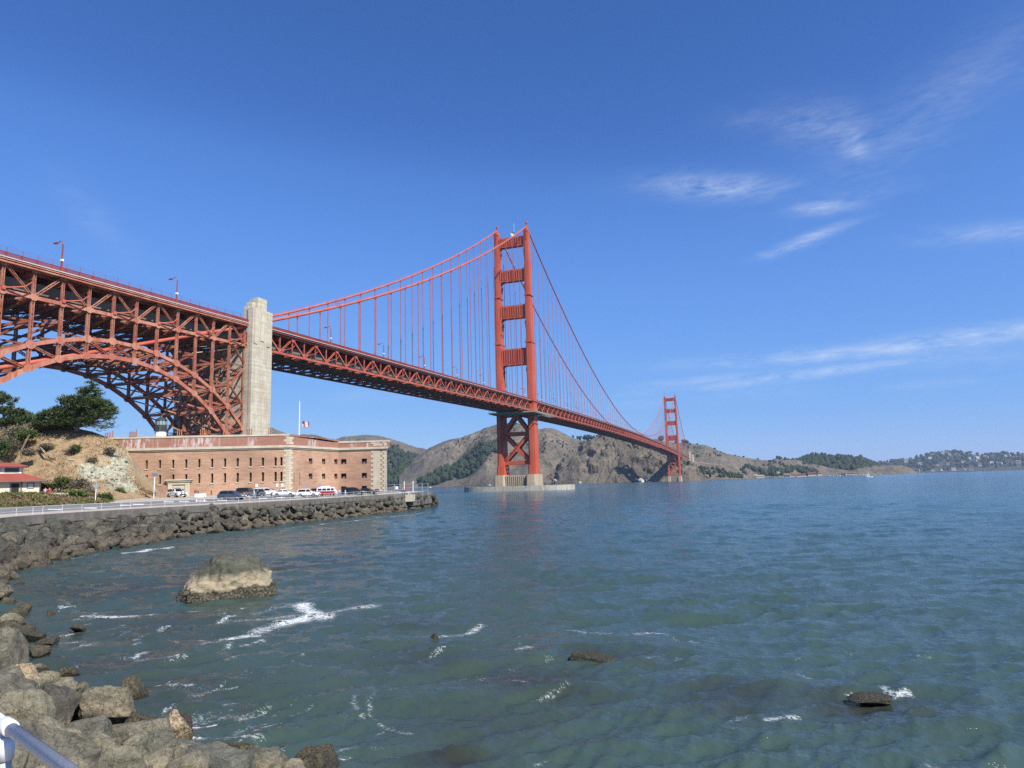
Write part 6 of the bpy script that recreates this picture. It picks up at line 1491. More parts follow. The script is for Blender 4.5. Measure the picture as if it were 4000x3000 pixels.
b.loft([[(-19, -e, 2.3), (e, -e, 2.3), (e, 9 + e, 2.3), (-19, 9 + e, 2.3)], [(-19, -e, 2.42), (e, -e, 2.42), (e, 9 + e, 2.42), (-19, 9 + e, 2.42)], [(-19, 2.6, 3.75), (-2.7, 2.6, 3.75), (-2.7, 6.4, 3.75), (-19, 6.4, 3.75)]]); rf = lpart(b, 'roof', M_ROOF, hb)
b = MB(); b.box2((-19, -e - .03, 2.16), (e + .03, -e + .1, 2.32)); b.box2((e - .1, -e, 2.16), (e + .03, 9, 2.32)); lpart(b, 'fascia', M_TRIM, rf)
b = MB(); b.box2((-19, 2.7, 3.5), (-2.9, 6.3, 4.95)); cl = lpart(b, 'clerestory', M_WTRIM, hb)
for x0, x1 in ((-5.4, -3.3), (-8.3, -6.1), (-11.2, -9.0)):
    b = MB(); b.box2((x0, 2.62, 3.95), (x1, 2.69, 4.7)); w = lpart(b, 'window', M_TRIM, cl)
    b = MB(); b.box2((x0 + .12, 2.58, 4.05), (x1 - .12, 2.615, 4.6)); lpart(b, 'pane', M_GLASS, w)
b = MB(); b.loft([[(-19.5, 1.7, 4.95), (-2.0, 1.7, 4.95), (-2.0, 7.3, 4.95), (-19.5, 7.3, 4.95)], [(-19.5, 1.7, 5.08), (-2.0, 1.7, 5.08), (-2.0, 7.3, 5.08), (-19.5, 7.3, 5.08)], [(-19.5, 4.3, 5.75), (-4.4, 4.3, 5.75), (-4.4, 4.7, 5.75), (-19.5, 4.7, 5.75)]]); lpart(b, 'upper_roof', M_ROOF, hb)
b = MB(); b.box2((-4.3, -.06, -.3), (-2.9, -.02, 1.95)); dr = lpart(b, 'door', M_TRIM, hb); b = MB(); b.box2((-4.05, -.09, -.3), (-3.05, -.06, 1.8)); lpart(b, 'opening', M_DARKIN, dr)
b = MB(); b.box2((-1.85, -.08, .95), (-.75, -.035, 1.95)); w = lpart(b, 'window', M_TRIM, hb); b = MB(); b.box2((-1.7, -.11, 1.08), (-.9, -.081, 1.82)); lpart(b, 'pane', simple('pale_pane', (.45, .5, .55), .15), w)
b = MB(); b.box2((-1.32, -.125, 1.08), (-1.28, -.111, 1.82)); b.box2((-1.7, -.125, 1.43), (-.9, -.111, 1.47)); lpart(b, 'muntin', M_WTRIM, w)
b = MB()
for x in (-6.9, -2.75): b.box2((x, -.12, -.3), (x + .22, -.02, 2.15))
for px_ in b.v[:0]: pass
lpart(b, 'corner_trim', M_TRIM, hb)['kind'] = 'stuff'
b = MB(); b.box2((-6.45, -.16, .3), (-6.2, -.04, .95)); lpart(b, 'wall_box', simple('blue_box', (.05, .16, .3), .5), hb)
b = MB(); A, B_ = S(-150, 1938, 110), S(273, 1929, 117); n_ = Vector((B_.y - A.y, -(B_.x - A.x), 0)).normalized()
b.loft([[A + Vector((0, 0, -1.2)), A + Vector((0, 0, .35)), A - n_ * .4 + Vector((0, 0, .35)), A - n_ * .4 + Vector((0, 0, -1.2))], [B_ + Vector((0, 0, -1.2)), B_ + Vector((0, 0, .2)), B_ - n_ * .4 + Vector((0, 0, .2)), B_ - n_ * .4 + Vector((0, 0, -1.2))]]); o = b.build('low_wall', M_STONE); tag(o, 'low pale concrete seat wall in front of the cream building', 'wall')
LWA, LWB = A, B_
def gpos(px, py):                                # where a sight line meets the ground
    prev = None
    for dep in np.arange(60, 215, .5):
        p = S(px, py, dep); g_ = ground_z(p.x, p.y)
        if p.z <= g_: return Vector((p.x, p.y, g_))
    p = S(px, py, 150); return Vector((p.x, p.y, ground_z(p.x, p.y)))
def gdep(px, dep): 
    p = S(px, 1930, dep); return Vector((p.x, p.y, ground_z(p.x, p.y)))
def xf(p, heading):                              # heading 0 = facing image right, + turns away from the camera
    fl = Vector((p.x - CAM[0], p.y - CAM[1], 0)).normalized(); rl = Vector((fl.y, -fl.x, 0))
    X = rl * math.cos(heading) + fl * math.sin(heading); Y = fl * math.cos(heading) - rl * math.sin(heading)
    return Matrix(((X.x, Y.x, 0, p.x), (X.y, Y.y, 0, p.y), (0, 0, 1, p.z), (0, 0, 0, 1)))
# wheel stops
b = MB()
for px, py in [(640, 1962), (700, 1960), (770, 1958), (520, 1972), (470, 1975), (850, 1955), (1010, 1948), (1080, 1945), (1150, 1942), (1230, 1936), (330, 1986), (190, 1992)]:
    p = gpos(px, py); q = p + RT * 1.7; q.z = ground_z(q.x, q.y); b.bar(p + Vector((0, 0, .06)), q + Vector((0, 0, .06)), .2, .12)
tag(b.build('wheel_stops', M_WHITE), 'row of low white wheel stops along the shore parking', 'wheel stops', None, 'stuff')
# diamond sign seen from behind
p = S(372, 1960, 113); o = place('road_sign', None, xf(p, 0)); tag(o, 'grey back of a diamond road sign on a white post', 'sign')
b = MB(); b.tube([(0, 0, -.8), (0, 0, 3.1)], .07, 8); lpart(b, 'post', M_WHITE, o); b = MB(); b.extrude([(-.46, -.1, 2.6), (0, -.1, 2.14), (.46, -.1, 2.6), (0, -.1, 3.06)], (0, .03, 0)); lpart(b, 'sign_plate', M_GREYMET, o)
# solar lamp
p = gdep(601, 143); o = place('solar_lamp', None, xf(p, 0)); tag(o, 'tall slim post with a tilted solar panel beside the fort gate road', 'lamp post'); hL = S(601, 1858, 143).z - p.z
b = MB(); b.tube([(0, 0, 0), (0, 0, hL)], .09, 8); lpart(b, 'pole', M_WHITE, o); b = MB(); b.box((0, 0, hL + .25), (1.2, .06, .8), 0, Matrix.Rotation(R(-50), 3, 'X')); lpart(b, 'solar_panel', simple('solar_cells', (.10, .13, .2), .2), o); b = MB(); b.box((.0, -.1, hL - 3.3), (.35, .2, .6)); lpart(b, 'sign_plate', simple('blue_grey_plate', (.3, .33, .45), .5), o)
# information panel behind the railing
p = gpos(782, 1962); o = place('information_panel', None, xf(p, R(4))); tag(o, 'white angled information panel on two legs behind the railing', 'sign')
for x in (-.62, .62): b = MB(); b.box2((x - .06, -.05, 0), (x + .06, .05, 1.0)); lpart(b, 'leg', M_WHITE, o)
b = MB(); b.box((0, 0, 1.12), (1.75, .06, .8), 0, Matrix.Rotation(R(-42), 3, 'X')); lpart(b, 'board', M_WHITE, o); b = MB(); b.box((0, -.03, 1.15), (1.5, .02, .6), 0, Matrix.Rotation(R(-42), 3, 'X')); lpart(b, 'printed_sheet', simple('faded_print', (.62, .55, .58), .5), o)
p = gdep(763, 136); o = place('pay_post', None, xf(p, 0)); tag(o, 'short dark parking post with a small red sign', 'post'); b = MB(); b.box2((-.06, -.05, 0), (.06, .05, 1.2)); lpart(b, 'post', M_DKMETAL, o); b = MB(); b.box2((-.25, -.07, 1.1), (.25, -.03, 1.65)); lpart(b, 'sign_plate', simple('maroon_plate', (.16, .05, .05), .5), o)
for k, (px, lab) in enumerate(((1002, 'small parking sign above the white van'), (1082, 'small parking sign above the white sedan, left one of two'), (1102, 'small parking sign above the white sedan, right one of two'), (1197, 'small blue parking sign left of the red camper van'), (1249, 'small blue parking sign above the red camper van'))):
    p = gdep(px, 156 + k * 2); o = place('parking_sign', None, xf(p, 0)); tag(o, lab, 'sign', 'small parking signs along the fort wall'); b = MB(); b.tube([(0, 0, 0), (0, 0, 2.5)], .035, 6); lpart(b, 'post', M_GREYMET, o); b = MB(); b.box((0, -.06, 2.3), (.5, .03, .65)); lpart(b, 'sign_plate', simple('sign_blue', (.18, .25, .5), .5) if k > 2 else M_WHITE, o)
# fence enclosure and dark wayside panel at the far end
p = S(1560, 1924, 178); o = place('fence_enclosure', None, xf(p, R(-4))); tag(o, 'grey post and mesh fence enclosure at the far end of the fort', 'fence'); b = MB()
for x in (-3.6, -1.2, 1.3, 3.6, 6.0, 7.5): b = MB(); b.box2((x - .09, -.09, -1), (x + .09, .09, 2.9 if x in (1.3, 3.6) else 2.2)); lpart(b, 'post', M_WTRIM if x in (1.3, 3.6) else M_GREYMET, o)
b = MB()
for z in (.3, 1.2, 2.1): b.box2((-3.6, -.03, z), (7.5, .03, z + .07))
for k in range(36): b.box2((-3.5 + .31 * k, -.012, .3), (-3.48 + .31 * k, .012, 2.1))
lpart(b, 'mesh_panel', M_GREYMET, o)
b = MB(); b.box2((-1.0, -.06, .9), (-.3, -.03, 1.6)); lpart(b, 'notice', M_WHITE, o); b = MB(); b.box2((1.8, -.06, .9), (2.6, -.03, 1.35)); lpart(b, 'notice', simple('red_notice', (.5, .06, .04), .5), o)
p = gdep(1473, 163); o = place('wayside_panel', None, xf(p, R(30))); tag(o, 'dark slanted wayside panel near the corner of the fort', 'sign'); b = MB(); b.box2((-.06, -.05, 0), (.06, .05, .9)); lpart(b, 'leg', M_DKMETAL, o); b = MB(); b.box((0, 0, 1.1), (1.1, .05, .9), 0, Matrix.Rotation(R(-45), 3, 'X')); lpart(b, 'board', M_DKMETAL, o)
p = S(1540, 1936, 172); b = MB(); b.box(p + Vector((0, 0, -.7)), (10, 4.5, 1.7), 0, Matrix((RT, FW, Vector((0, 0, 1)))).transposed()); tag(b.build('concrete_landing', M_STONE), 'low pale concrete landing at the far end of the seawall', 'landing')
# ================================================================== vehicles
def paint(name, c, rough=.28, metal=0.0):
    m, n, l, b = mat(name); b.inputs['Base Color'].default_value = (*c, 1); b.inputs['Roughness'].default_value = rough; b.inputs['Metallic'].default_value = metal; b.inputs['Coat Weight'].default_value = .6; b.inputs['Coat Roughness'].default_value = .08; return m
M_TYRE = simple('tyre_rubber', (.02, .02, .02), .85); M_RIM = simple('alloy_rim', (.45, .45, .47), .35, .8); M_TRIMB = simple('black_plastic', (.025, .025, .026), .6); M_HEAD = simple('headlamp_glass', (.75, .75, .78), .1); M_TAIL = simple('tail_lamp', (.45, .02, .015), .2); M_CHROME = simple('chrome', (.6, .6, .62), .15, .95)
PROF = {  # side outlines: lower body and greenhouse, metres, nose at +x
 'suv': dict(L=4.6, W=1.86, body=[(-2.28, .42), (-2.30, .75), (-2.22, 1.0), (-1.9, 1.08), (.75, 1.06), (1.55, 1.0), (2.1, .88), (2.28, .68), (2.30, .42), (2.15, .28), (-2.15, .28)], cab=[(-2.12, 1.02), (-1.86, 1.56), (-1.5, 1.66), (.05, 1.67), (.35, 1.60), (1.15, 1.03)], wb=1.34, wr=.36),
 'bigsuv': dict(L=5.0, W=1.98, body=[(-2.48, .45), (-2.50, .85), (-2.44, 1.12), (-2.1, 1.18), (.8, 1.16), (1.9, 1.10), (2.38, 1.0), (2.48, .75), (2.50, .45), (2.35, .3), (-2.35, .3)], cab=[(-2.36, 1.12), (-2.2, 1.72), (-1.9, 1.82), (.1, 1.84), (.4, 1.76), (1.1, 1.13)], wb=1.48, wr=.40),
 'sedan': dict(L=4.7, W=1.82, body=[(-2.33, .38), (-2.35, .7), (-2.25, .95), (-1.6, 1.0), (.8, .95), (1.7, .86), (2.2, .74), (2.34, .58), (2.35, .38), (2.2, .22), (-2.2, .22)], cab=[(-2.0, .95), (-1.15, 1.36), (-.6, 1.43), (.1, 1.43), (.4, 1.37), (1.35, .93)], wb=1.38, wr=.33),
 'van': dict(L=5.0, W=1.95, body=[(-2.46, .40), (-2.50, .8), (-2.42, 1.08), (-2.0, 1.12), (1.0, 1.06), (1.9, .95), (2.35, .8), (2.48, .6), (2.5, .40), (2.35, .25), (-2.35, .25)], cab=[(-2.40, 1.05), (-2.25, 1.62), (-1.9, 1.74), (.2, 1.74), (.6, 1.64), (1.75, 1.0)], wb=1.5, wr=.35)}
def make_car(kind, col, M, label, extras=None, name='parked_car', cat='car'):
    p = PROF[kind]; W = p['W'] / 2; o = place(name, None, M @ Matrix.Scale(1.06, 4)); tag(o, label, cat, 'cars parked by the fort')
    b = MB(); pr = p['body']; cx = sum(x for x, z in pr) / len(pr); cz = .7
    def rg_(k, y, dz=0): return [((x - cx) * k + cx, y, (z - cz) * (k if z > .5 else 1) + cz + dz) for x, z in pr]
    b.loft([rg_(.955, -W), rg_(.985, -W + .05), rg_(1.0, -W + .16), rg_(1.0, W - .16), rg_(.985, W - .05), rg_(.955, W)]); body = lpart(b, 'body', col, o, False)
    c = p['cab']; b = MB(); n_ = len(c)
    top = max(z for x, z in c); z0 = c[0][1]
    def yy(z): return W - .07 - .24 * (z - z0) / (top - z0)
    L_ = [(x, -yy(z), z) for x, z in c]; R_ = [(x, yy(z), z) for x, z in c]; b.add(L_ + R_, [tuple(reversed(range(n_))), tuple(range(n_, 2 * n_))] + [(i, (i + 1) % n_, n_ + (i + 1) % n_, n_ + i) for i in range(n_)]); lpart(b, 'roof', col, o)
    # side windows, windscreen and rear window sit a little proud
    def xat(z, front):
        if front: pts = [(x, z_) for x, z_ in c if x >= c[n_ // 2][0]]
        else: pts = [(x, z_) for x, z_ in c if x <= c[n_ // 2 - 1][0]]
        pts.sort(key=lambda q: q[1]); return float(np.interp(z, [q[1] for q in pts], [q[0] for q in pts]))
    zl, zh = z0 + .08, top - .12; xr0, xr1, xf0, xf1 = xat(zl, 0) + .14, xat(zh, 0) + .16, xat(zl, 1) - .12, xat(zh, 1) - .10; mid = -.28
    for s in (-1, 1):
        for (a0, a1, f0, f1) in ((xr0, xr1, mid - .05, mid - .05), (mid + .05, mid + .05, xf0, xf1)):
            b = MB(); b.add([(a0, s * (yy(zl) + .012), zl), (f0, s * (yy(zl) + .012), zl), (f1, s * (yy(zh) + .012), zh), (a1, s * (yy(zh) + .012), zh)], [(0, 1, 2, 3)]); lpart(b, 'side_window', M_GLASS, o)
    for fr in (1, 0):
        za, zb = z0 + .07, top - .10; xa, xb = xat(za, fr), xat(zb, fr); e = .02 if fr else -.02
        b = MB(); b.add([(xa + e, -yy(za) + .1, za), (xa + e, yy(za) - .1, za), (xb + e, yy(zb) - .1, zb + .01), (xb + e, -yy(zb) + .1, zb + .01)], [(0, 1, 2, 3)]); lpart(b, 'windscreen' if fr else 'rear_window', M_GLASS, o)
    for sx in (-1, 1):
        for sy in (-1, 1):
            x, r = sx * p['wb'], p['wr']
            b = MB(); b.tube([(x, sy * (W - .24), r), (x, sy * (W + .012), r)], r + .055, 20); lpart(b, 'wheel_arch', M_TRIMB, o)
            b = MB(); b.tube([(x, sy * (W - .2), r), (x, sy * (W + .02), r)], r, 20); w = lpart(b, 'wheel', M_TYRE, o)
            b = MB(); b.tube([(x, sy * (W - .1), r), (x, sy * (W + .03), r)], r * .62, 14); lpart(b, 'rim', M_RIM, w)
    xe = max(x for x, z in pr); zn = [z for x, z in pr if x == xe][0]
    for s in (-1, 1):
        b = MB(); b.box((xe - .12, s * (W - .36), zn + .28), (.28, .5, .16)); lpart(b, 'headlight', M_HEAD, o); b = MB(); b.box((-xe + .07, s * (W - .3), zn + .45), (.12, .42, .26)); lpart(b, 'tail_light', M_TAIL, o)
        b = MB(); b.box((.82, s * (W + .06), z0 + .12), (.16, .2, .16)); lpart(b, 'mirror', col, o)
    b = MB(); b.box((xe - .03, 0, zn + .08), (.1, W * 1.15, .24)); lpart(b, 'grille', M_TRIMB, o); b = MB(); b.box((xe + .01, 0, zn - .12), (.03, .5, .14)); lpart(b, 'number_plate', M_WHITE, o)
    b = MB(); b.box2((-xe + .2, -W - .004, .26), (xe - .2, W + .004, .40)); lpart(b, 'sill_trim', M_TRIMB, o)
    if extras == 'police':
        b = MB(); b.box((.1, 0, top + .05), (.35, 1.3, .12)); lpart(b, 'light_bar', M_TRIMB, o)
        b = MB(); b.box((xe + .12, -.35, .72), (.08, .08, .75)); b.box((xe + .12, .35, .72), (.08, .08, .75)); b.box((xe + .12, 0, 1.02), (.08, 1.2, .08)); b.box((xe + .12, 0, .62), (.08, 1.5, .08)); lpart(b, 'push_bar', M_TRIMB, o)
        b = MB(); b.box2((-.8, -W - .012, .72), (-.25, -W - .004, .92)); lpart(b, 'door_badge', simple('brown_badge', (.2, .1, .06), .5), o)
    return o
P_W = paint('white_car_paint', (.80, .80, .80)); P_BL = paint('slate_blue_paint', (.085, .105, .15), .25, .4); P_BK = paint('black_car_paint', (.014, .015, .018), .2); P_GR = paint('grey_car_paint', (.17, .18, .19), .25, .5); P_DK = paint('dark_grey_paint', (.035, .038, .042), .22, .3)
make_car('bigsuv', P_W, xf(gdep(690, 150), R(-62)), 'white patrol vehicle with black push bar parked at the fort gate', 'police')
make_car('suv', P_BL, xf(gpos(905, 1953), R(-24)), 'slate blue crossover nearest the railing, left of the parked row')
make_car('bigsuv', P_DK, xf(gdep(968, 150), R(-35)), 'dark large estate car behind the grey hatchback')
make_car('suv', P_GR, xf(gdep(988, 142), R(-150)), 'grey hatchback behind the dog walker')
make_car('van', P_W, xf(gdep(1040, 151), R(-14)), 'white minivan between the grey hatchback and the white sedan')
make_car('sedan', P_W, xf(gdep(1113, 148), R(-16)), 'white sedan in the middle of the parked row')
make_car('suv', P_W, xf(gpos(1204, 1942), R(-18)), 'white crossover left of the red camper van')
make_car('sedan', P_BK, xf(gdep(1234, 158), R(-20)), 'dark car mostly hidden behind the white crossover')
make_car('van', P_BK, xf(gdep(1380, 160), R(-16)), 'black minivan right of the red camper van')
make_car('sedan', P_DK, xf(gdep(1434, 166), R(-20)), 'dark sedan at the right end of the parked row')
# two-tone camper van
o = place('camper_van', None, xf(gdep(1277, 153), R(-8))); tag(o, 'red and white camper van with roof box among the white cars', 'van', 'cars parked by the fort')
P_RED = paint('camper_red', (.33, .02, .025)); W = .87
low = [(-2.2, .45), (-2.24, .8), (-2.2, 1.1), (2.06, 1.1), (2.2, .85), (2.2, .45), (2.05, .32), (-2.05, .32)]; up = [(-2.2, 1.1), (-2.1, 1.65), (-1.9, 1.88), (-1.5, 1.95), (1.4, 1.95), (1.72, 1.86), (1.95, 1.5), (2.06, 1.1)]
b = MB(); b.loft([[(x * .97, y, z) for x, z in low] if abs(y) > .85 else [(x, y, z) for x, z in low] for y in (-W, -W + .1, W - .1, W)]); lpart(b, 'body', P_RED, o)
b = MB(); n_ = len(up); L_ = [(x, -(W - .02 - .13 * (z - 1.1) / .85), z) for x, z in up]; R_ = [(x, -y, z) for x, y, z in L_]; b.add(L_ + R_, [tuple(reversed(range(n_))), tuple(range(n_, 2 * n_))] + [(i, (i + 1) % n_, n_ + (i + 1) % n_, n_ + i) for i in range(n_)]); lpart(b, 'roof', P_W, o)
b = MB(); b.box((-.3, 0, 2.05), (2.0, 1.2, .22)); lpart(b, 'roof_box', P_W, o)
for s in (-1, 1):
    for x0, x1 in ((-1.95, -1.05), (-.95, -.05), (.05, .85), (.95, 1.62)):
        ya = W - .02 - .13 * (1.22 - 1.1) / .85 + .012; yb = W - .02 - .13 * (1.68 - 1.1) / .85 + .012
        b = MB(); b.add([(x0, s * ya, 1.22), (x1, s * ya, 1.22), (x1 - .03, s * yb, 1.68), (x0 + .03, s * yb, 1.68)], [(0, 1, 2, 3)]); lpart(b, 'side_window', M_GLASS, o)
    for x in (-1.2, 1.2):
        b = MB(); b.tube([(x, s * (W - .2), .32), (x, s * (W + .02), .32)], .32, 18); w = lpart(b, 'wheel', M_TYRE, o); b = MB(); b.tube([(x, s * (W - .1), .32), (x, s * (W + .035), .32)], .17, 12); lpart(b, 'hubcap', M_CHROME, w)
    b = MB(); b.tube([(2.16, s * .58, .85), (2.24, s * .58, .85)], .13, 12); lpart(b, 'headlight', M_HEAD, o)
b = MB(); b.add([(2.03, -.72, 1.2), (2.03, .72, 1.2), (1.86, .66, 1.72), (1.86, -.66, 1.72)], [(0, 1, 2, 3)]); lpart(b, 'windscreen', M_GLASS, o)
b = MB(); b.box((2.28, 0, .48), (.12, 1.7, .16)); lpart(b, 'bumper', M_WHITE, o); b = MB(); b.tube([(2.2, 0, .98), (2.24, 0, .98)], .17, 14); lpart(b, 'badge', M_CHROME, o)

# ================================================================== people and dogs
tmp = bpy.data.scenes.new('tmp')
def skin_mesh(J, E, mats, matof, sub=1):
    names = list(J); me = bpy.data.meshes.new('body'); me.from_pydata([J[k][0] for k in names], [(names.index(a), names.index(c)) for a, c in E], []); ob = bpy.data.objects.new('t', me); tmp.collection.objects.link(ob)
    ob.modifiers.new('s', 'SKIN'); sd = ob.modifiers.new('ss', 'SUBSURF'); sd.levels = sub; sd.render_levels = sub
    for i, k in enumerate(names):
        r = J[k][1]; me.skin_vertices[0].data[i].radius = (r, r) if not isinstance(r, tuple) else r
    me.skin_vertices[0].data[0].use_root = True
    with bpy.context.temp_override(scene=tmp, view_layer=tmp.view_layers[0]): dg = bpy.context.evaluated_depsgraph_get()
    out = bpy.data.meshes.new_from_object(ob.evaluated_get(dg)); bpy.data.objects.remove(ob); bpy.data.meshes.remove(me)
    out.materials.clear()
    for m_ in mats: out.materials.append(m_)
    segs = [(Vector(J[a][0]), Vector(J[c][0]), matof(a, c)) for a, c in E]
    for f in out.polygons:
        best = (1e9, 0)
        for a, c, mi in segs:
            d = c - a; t = max(0, min(1, (f.center - a).dot(d) / max(d.length_squared, 1e-9))); q = (f.center - a - d * t).length
            if q < best[0]: best = (q, mi)
        f.material_index = best[1]; f.use_smooth = True
    return out
M_SKIN = simple('skin', (.45, .27, .19), .6); M_SHOE = simple('dark_shoes', (.05, .045, .04), .7)
def person(M, label, shirt, pants, hair, pose='stand', sleeves=True, hat=None, group='people on the promenade', sc=1.0, lean=0.0):
    o = place('person', None, M @ Matrix.Scale(sc, 4)); tag(o, label, 'person', group)
    if pose == 'sit':       # seat height 0, legs in front (+x)
        J = dict(pelvis=((0, 0, .10), .15), chest=((-.04, 0, .42), (.16, .13)), neck=((.0, 0, .60), .06), head=((.03, 0, .72), .095), crown=((.03, 0, .82), .085))
        for s, n_ in ((1, 'l'), (-1, 'r')):
            J.update({'sh' + n_: ((-.03, s * .19, .54), .07), 'el' + n_: ((.05, s * .25, .28), .045), 'wr' + n_: ((.26, s * .16, .16), .03), 'pa' + n_: ((.33, s * .15, .15), .034), 'hip' + n_: ((.03, s * .09, .07), .095), 'kn' + n_: ((.44, s * .11, .09), .065), 'an' + n_: ((.46, s * .11, -.34), .045), 'to' + n_: ((.62, s * .12, -.38), .04)})
    else:
        st = .28 if pose == 'walk' else .04
        J = dict(pelvis=((0, 0, .95), .15), chest=((lean * .3, 0, 1.27), (.17, .13)), neck=((lean * .45, 0, 1.47), .06), head=((lean * .5 + .02, 0, 1.59), .095), crown=((lean * .5 + .02, 0, 1.69), .085))
        for s, n_ in ((1, 'l'), (-1, 'r')):
            f = st * s
            J.update({'sh' + n_: ((lean * .4, s * .19, 1.40), .07), 'el' + n_: ((lean * .3 - f * .5, s * .25, 1.13), .046), 'wr' + n_: ((lean * .3 - f * .4 + .14, s * .24, .93), .032), 'pa' + n_: ((lean * .3 - f * .4 + .17, s * .23, .85), .036), 'hip' + n_: ((0, s * .09, .90), .10), 'kn' + n_: ((f * .75 + .02, s * .10, .50), .066), 'an' + n_: ((f * 1.1 - .03, s * .10, .09), .045), 'to' + n_: ((f * 1.1 + .16, s * .11, .04), .042)})
    E = [('pelvis', 'chest'), ('chest', 'neck'), ('neck', 'head'), ('head', 'crown')]
    for n_ in 'lr':
        E += [('chest', 'sh' + n_), ('sh' + n_, 'el' + n_), ('el' + n_, 'wr' + n_), ('wr' + n_, 'pa' + n_), ('pelvis', 'hip' + n_), ('hip' + n_, 'kn' + n_), ('kn' + n_, 'an' + n_), ('an' + n_, 'to' + n_)]
        pa = Vector(J['pa' + n_][0]); d = (pa - Vector(J['wr' + n_][0])).normalized(); sd_ = Vector((0, 1, 0)); sd_ = (sd_ - d * sd_.dot(d)).normalized(); ot = d.cross(sd_)
        for q, (k, ln) in enumerate(((-.028, .075), (-.009, .085), (.010, .080), (.028, .062))):
            J[f'f{q}' + n_] = (pa + d * ln + ot * k + sd_ * .004 * q, .010); E.append(('pa' + n_, f'f{q}' + n_))
        J['th' + n_] = (Vector(J['wr' + n_][0]).lerp(pa, .4) + d * .045 + ot * -.05, .012); E.append(('wr' + n_, 'th' + n_))
    J['nose'] = (Vector(J['head'][0]) + Vector((.105, 0, .0)), .016); E.append(('head', 'nose'))
    def mo(a, c):
        k = c[:2]
        if k in ('ch', 'sh', 'el'): return 1
        if k == 'wr': return 1 if sleeves else 0
        if k in ('hi', 'kn', 'an'): return 2
        if k == 'to': return 3
        return 1 if c == 'neck' and False else 0
    me = skin_mesh(J, E, [M_SKIN, shirt, pants, M_SHOE], mo); b = bpy.data.objects.new('body', me); COL.objects.link(b); b.parent = o
    hc = Vector(J['crown'][0]); h = MB(); rings = []
    for i in range(6):
        t = i / 5 * math.pi * .62; rings.append([(hc.x - .015 + .112 * math.sin(t) * math.cos(u) - (.02 if i > 3 else 0), .098 * math.sin(t) * math.sin(u), hc.z - .015 + .10 * math.cos(t)) for u in [2 * math.pi * k / 12 for k in range(12)]])
    rings[0] = [(hc.x - .015, 0, hc.z + .085)] * 12; h.loft(rings, caps=False); lpart(h, 'hat' if hat else 'hair', hat or hair, o, True)
    return o
C_ = lambda nme, c: simple(nme, c, .85, var=.1, scale=6)
sh_pink, sh_red, sh_blk, sh_wht, sh_blu, sh_tan, sh_grn = C_('pink_cloth', (.62, .36, .34)), C_('red_cloth', (.52, .03, .05)), C_('black_cloth', (.02, .02, .024)), C_('white_cloth', (.72, .72, .72)), C_('light_blue_cloth', (.36, .52, .68)), C_('brown_cloth', (.17, .09, .06)), C_('pale_rose_cloth', (.62, .40, .42))
pt_jean, pt_blk, pt_kh = C_('pale_denim', (.33, .42, .55)), C_('dark_trousers', (.03, .03, .035)), C_('khaki_trousers', (.35, .29, .2)); hr_b, hr_d, hr_g = C_('black_hair', (.015, .012, .01)), C_('brown_hair', (.07, .04, .02)), C_('grey_hair', (.4, .38, .36))
def on_wall(px):
    p = onplane(px, 1925, LWA, LWB); t = (Vector((p.x, p.y, 0)) - Vector((LWA.x, LWA.y, 0))).length / (Vector((LWB.x, LWB.y, 0)) - Vector((LWA.x, LWA.y, 0))).length; return Vector((p.x, p.y, LWA.z + (LWB.z - LWA.z) * t + .35 - .15 * t)) + FW * .2
person(xf(on_wall(173), R(80)), 'person in a pink patterned top sitting on the low wall', sh_pink, pt_blk, hr_b, 'sit', False, sc=1.12)
person(xf(on_wall(190), R(95)), 'person in a red shirt sitting beside the one in pink', sh_red, pt_kh, hr_b, 'sit', False, sc=1.15)
person(xf(on_wall(227), R(110)), 'person in dark clothes bending over at the end of the low wall', sh_blk, pt_blk, hr_b, 'sit', sc=1.0)
person(xf(gdep(992, 134), R(-15)), 'person in white top and pale jeans walking a dog in front of the grey car', sh_wht, pt_jean, hr_g, 'walk', hat=sh_wht)
person(xf(gdep(1007, 138), R(40)), 'person in black standing beside the grey hatchback', sh_blk, pt_blk, hr_d, 'walk')
person(xf(gdep(1312, 147), R(-100)), 'person in white and blue standing at the front of the camper van', sh_wht, pt_jean, hr_g, 'stand')
person(xf(gdep(1326, 150), R(-70)), 'person in a pale rose top and dark trousers by the camper van', sh_grn, pt_blk, hr_d, 'stand')
person(xf(gdep(1349, 147), R(160)), 'person in a light blue shirt by the railing near the black minivan', sh_blu, pt_jean, hr_d, 'stand')
person(xf(S(1572, 1927, 171) + Vector((0, 0, -.55)), R(70)), 'person in a brown jacket with grey hair at the end of the seawall', sh_tan, pt_blk, hr_g, 'stand')
person(xf(S(1581, 1928, 171.5) + Vector((0, 0, -.55)), R(120)), 'person in dark clothes with white collar beside the one in brown', sh_blk, pt_blk, hr_d, 'stand')
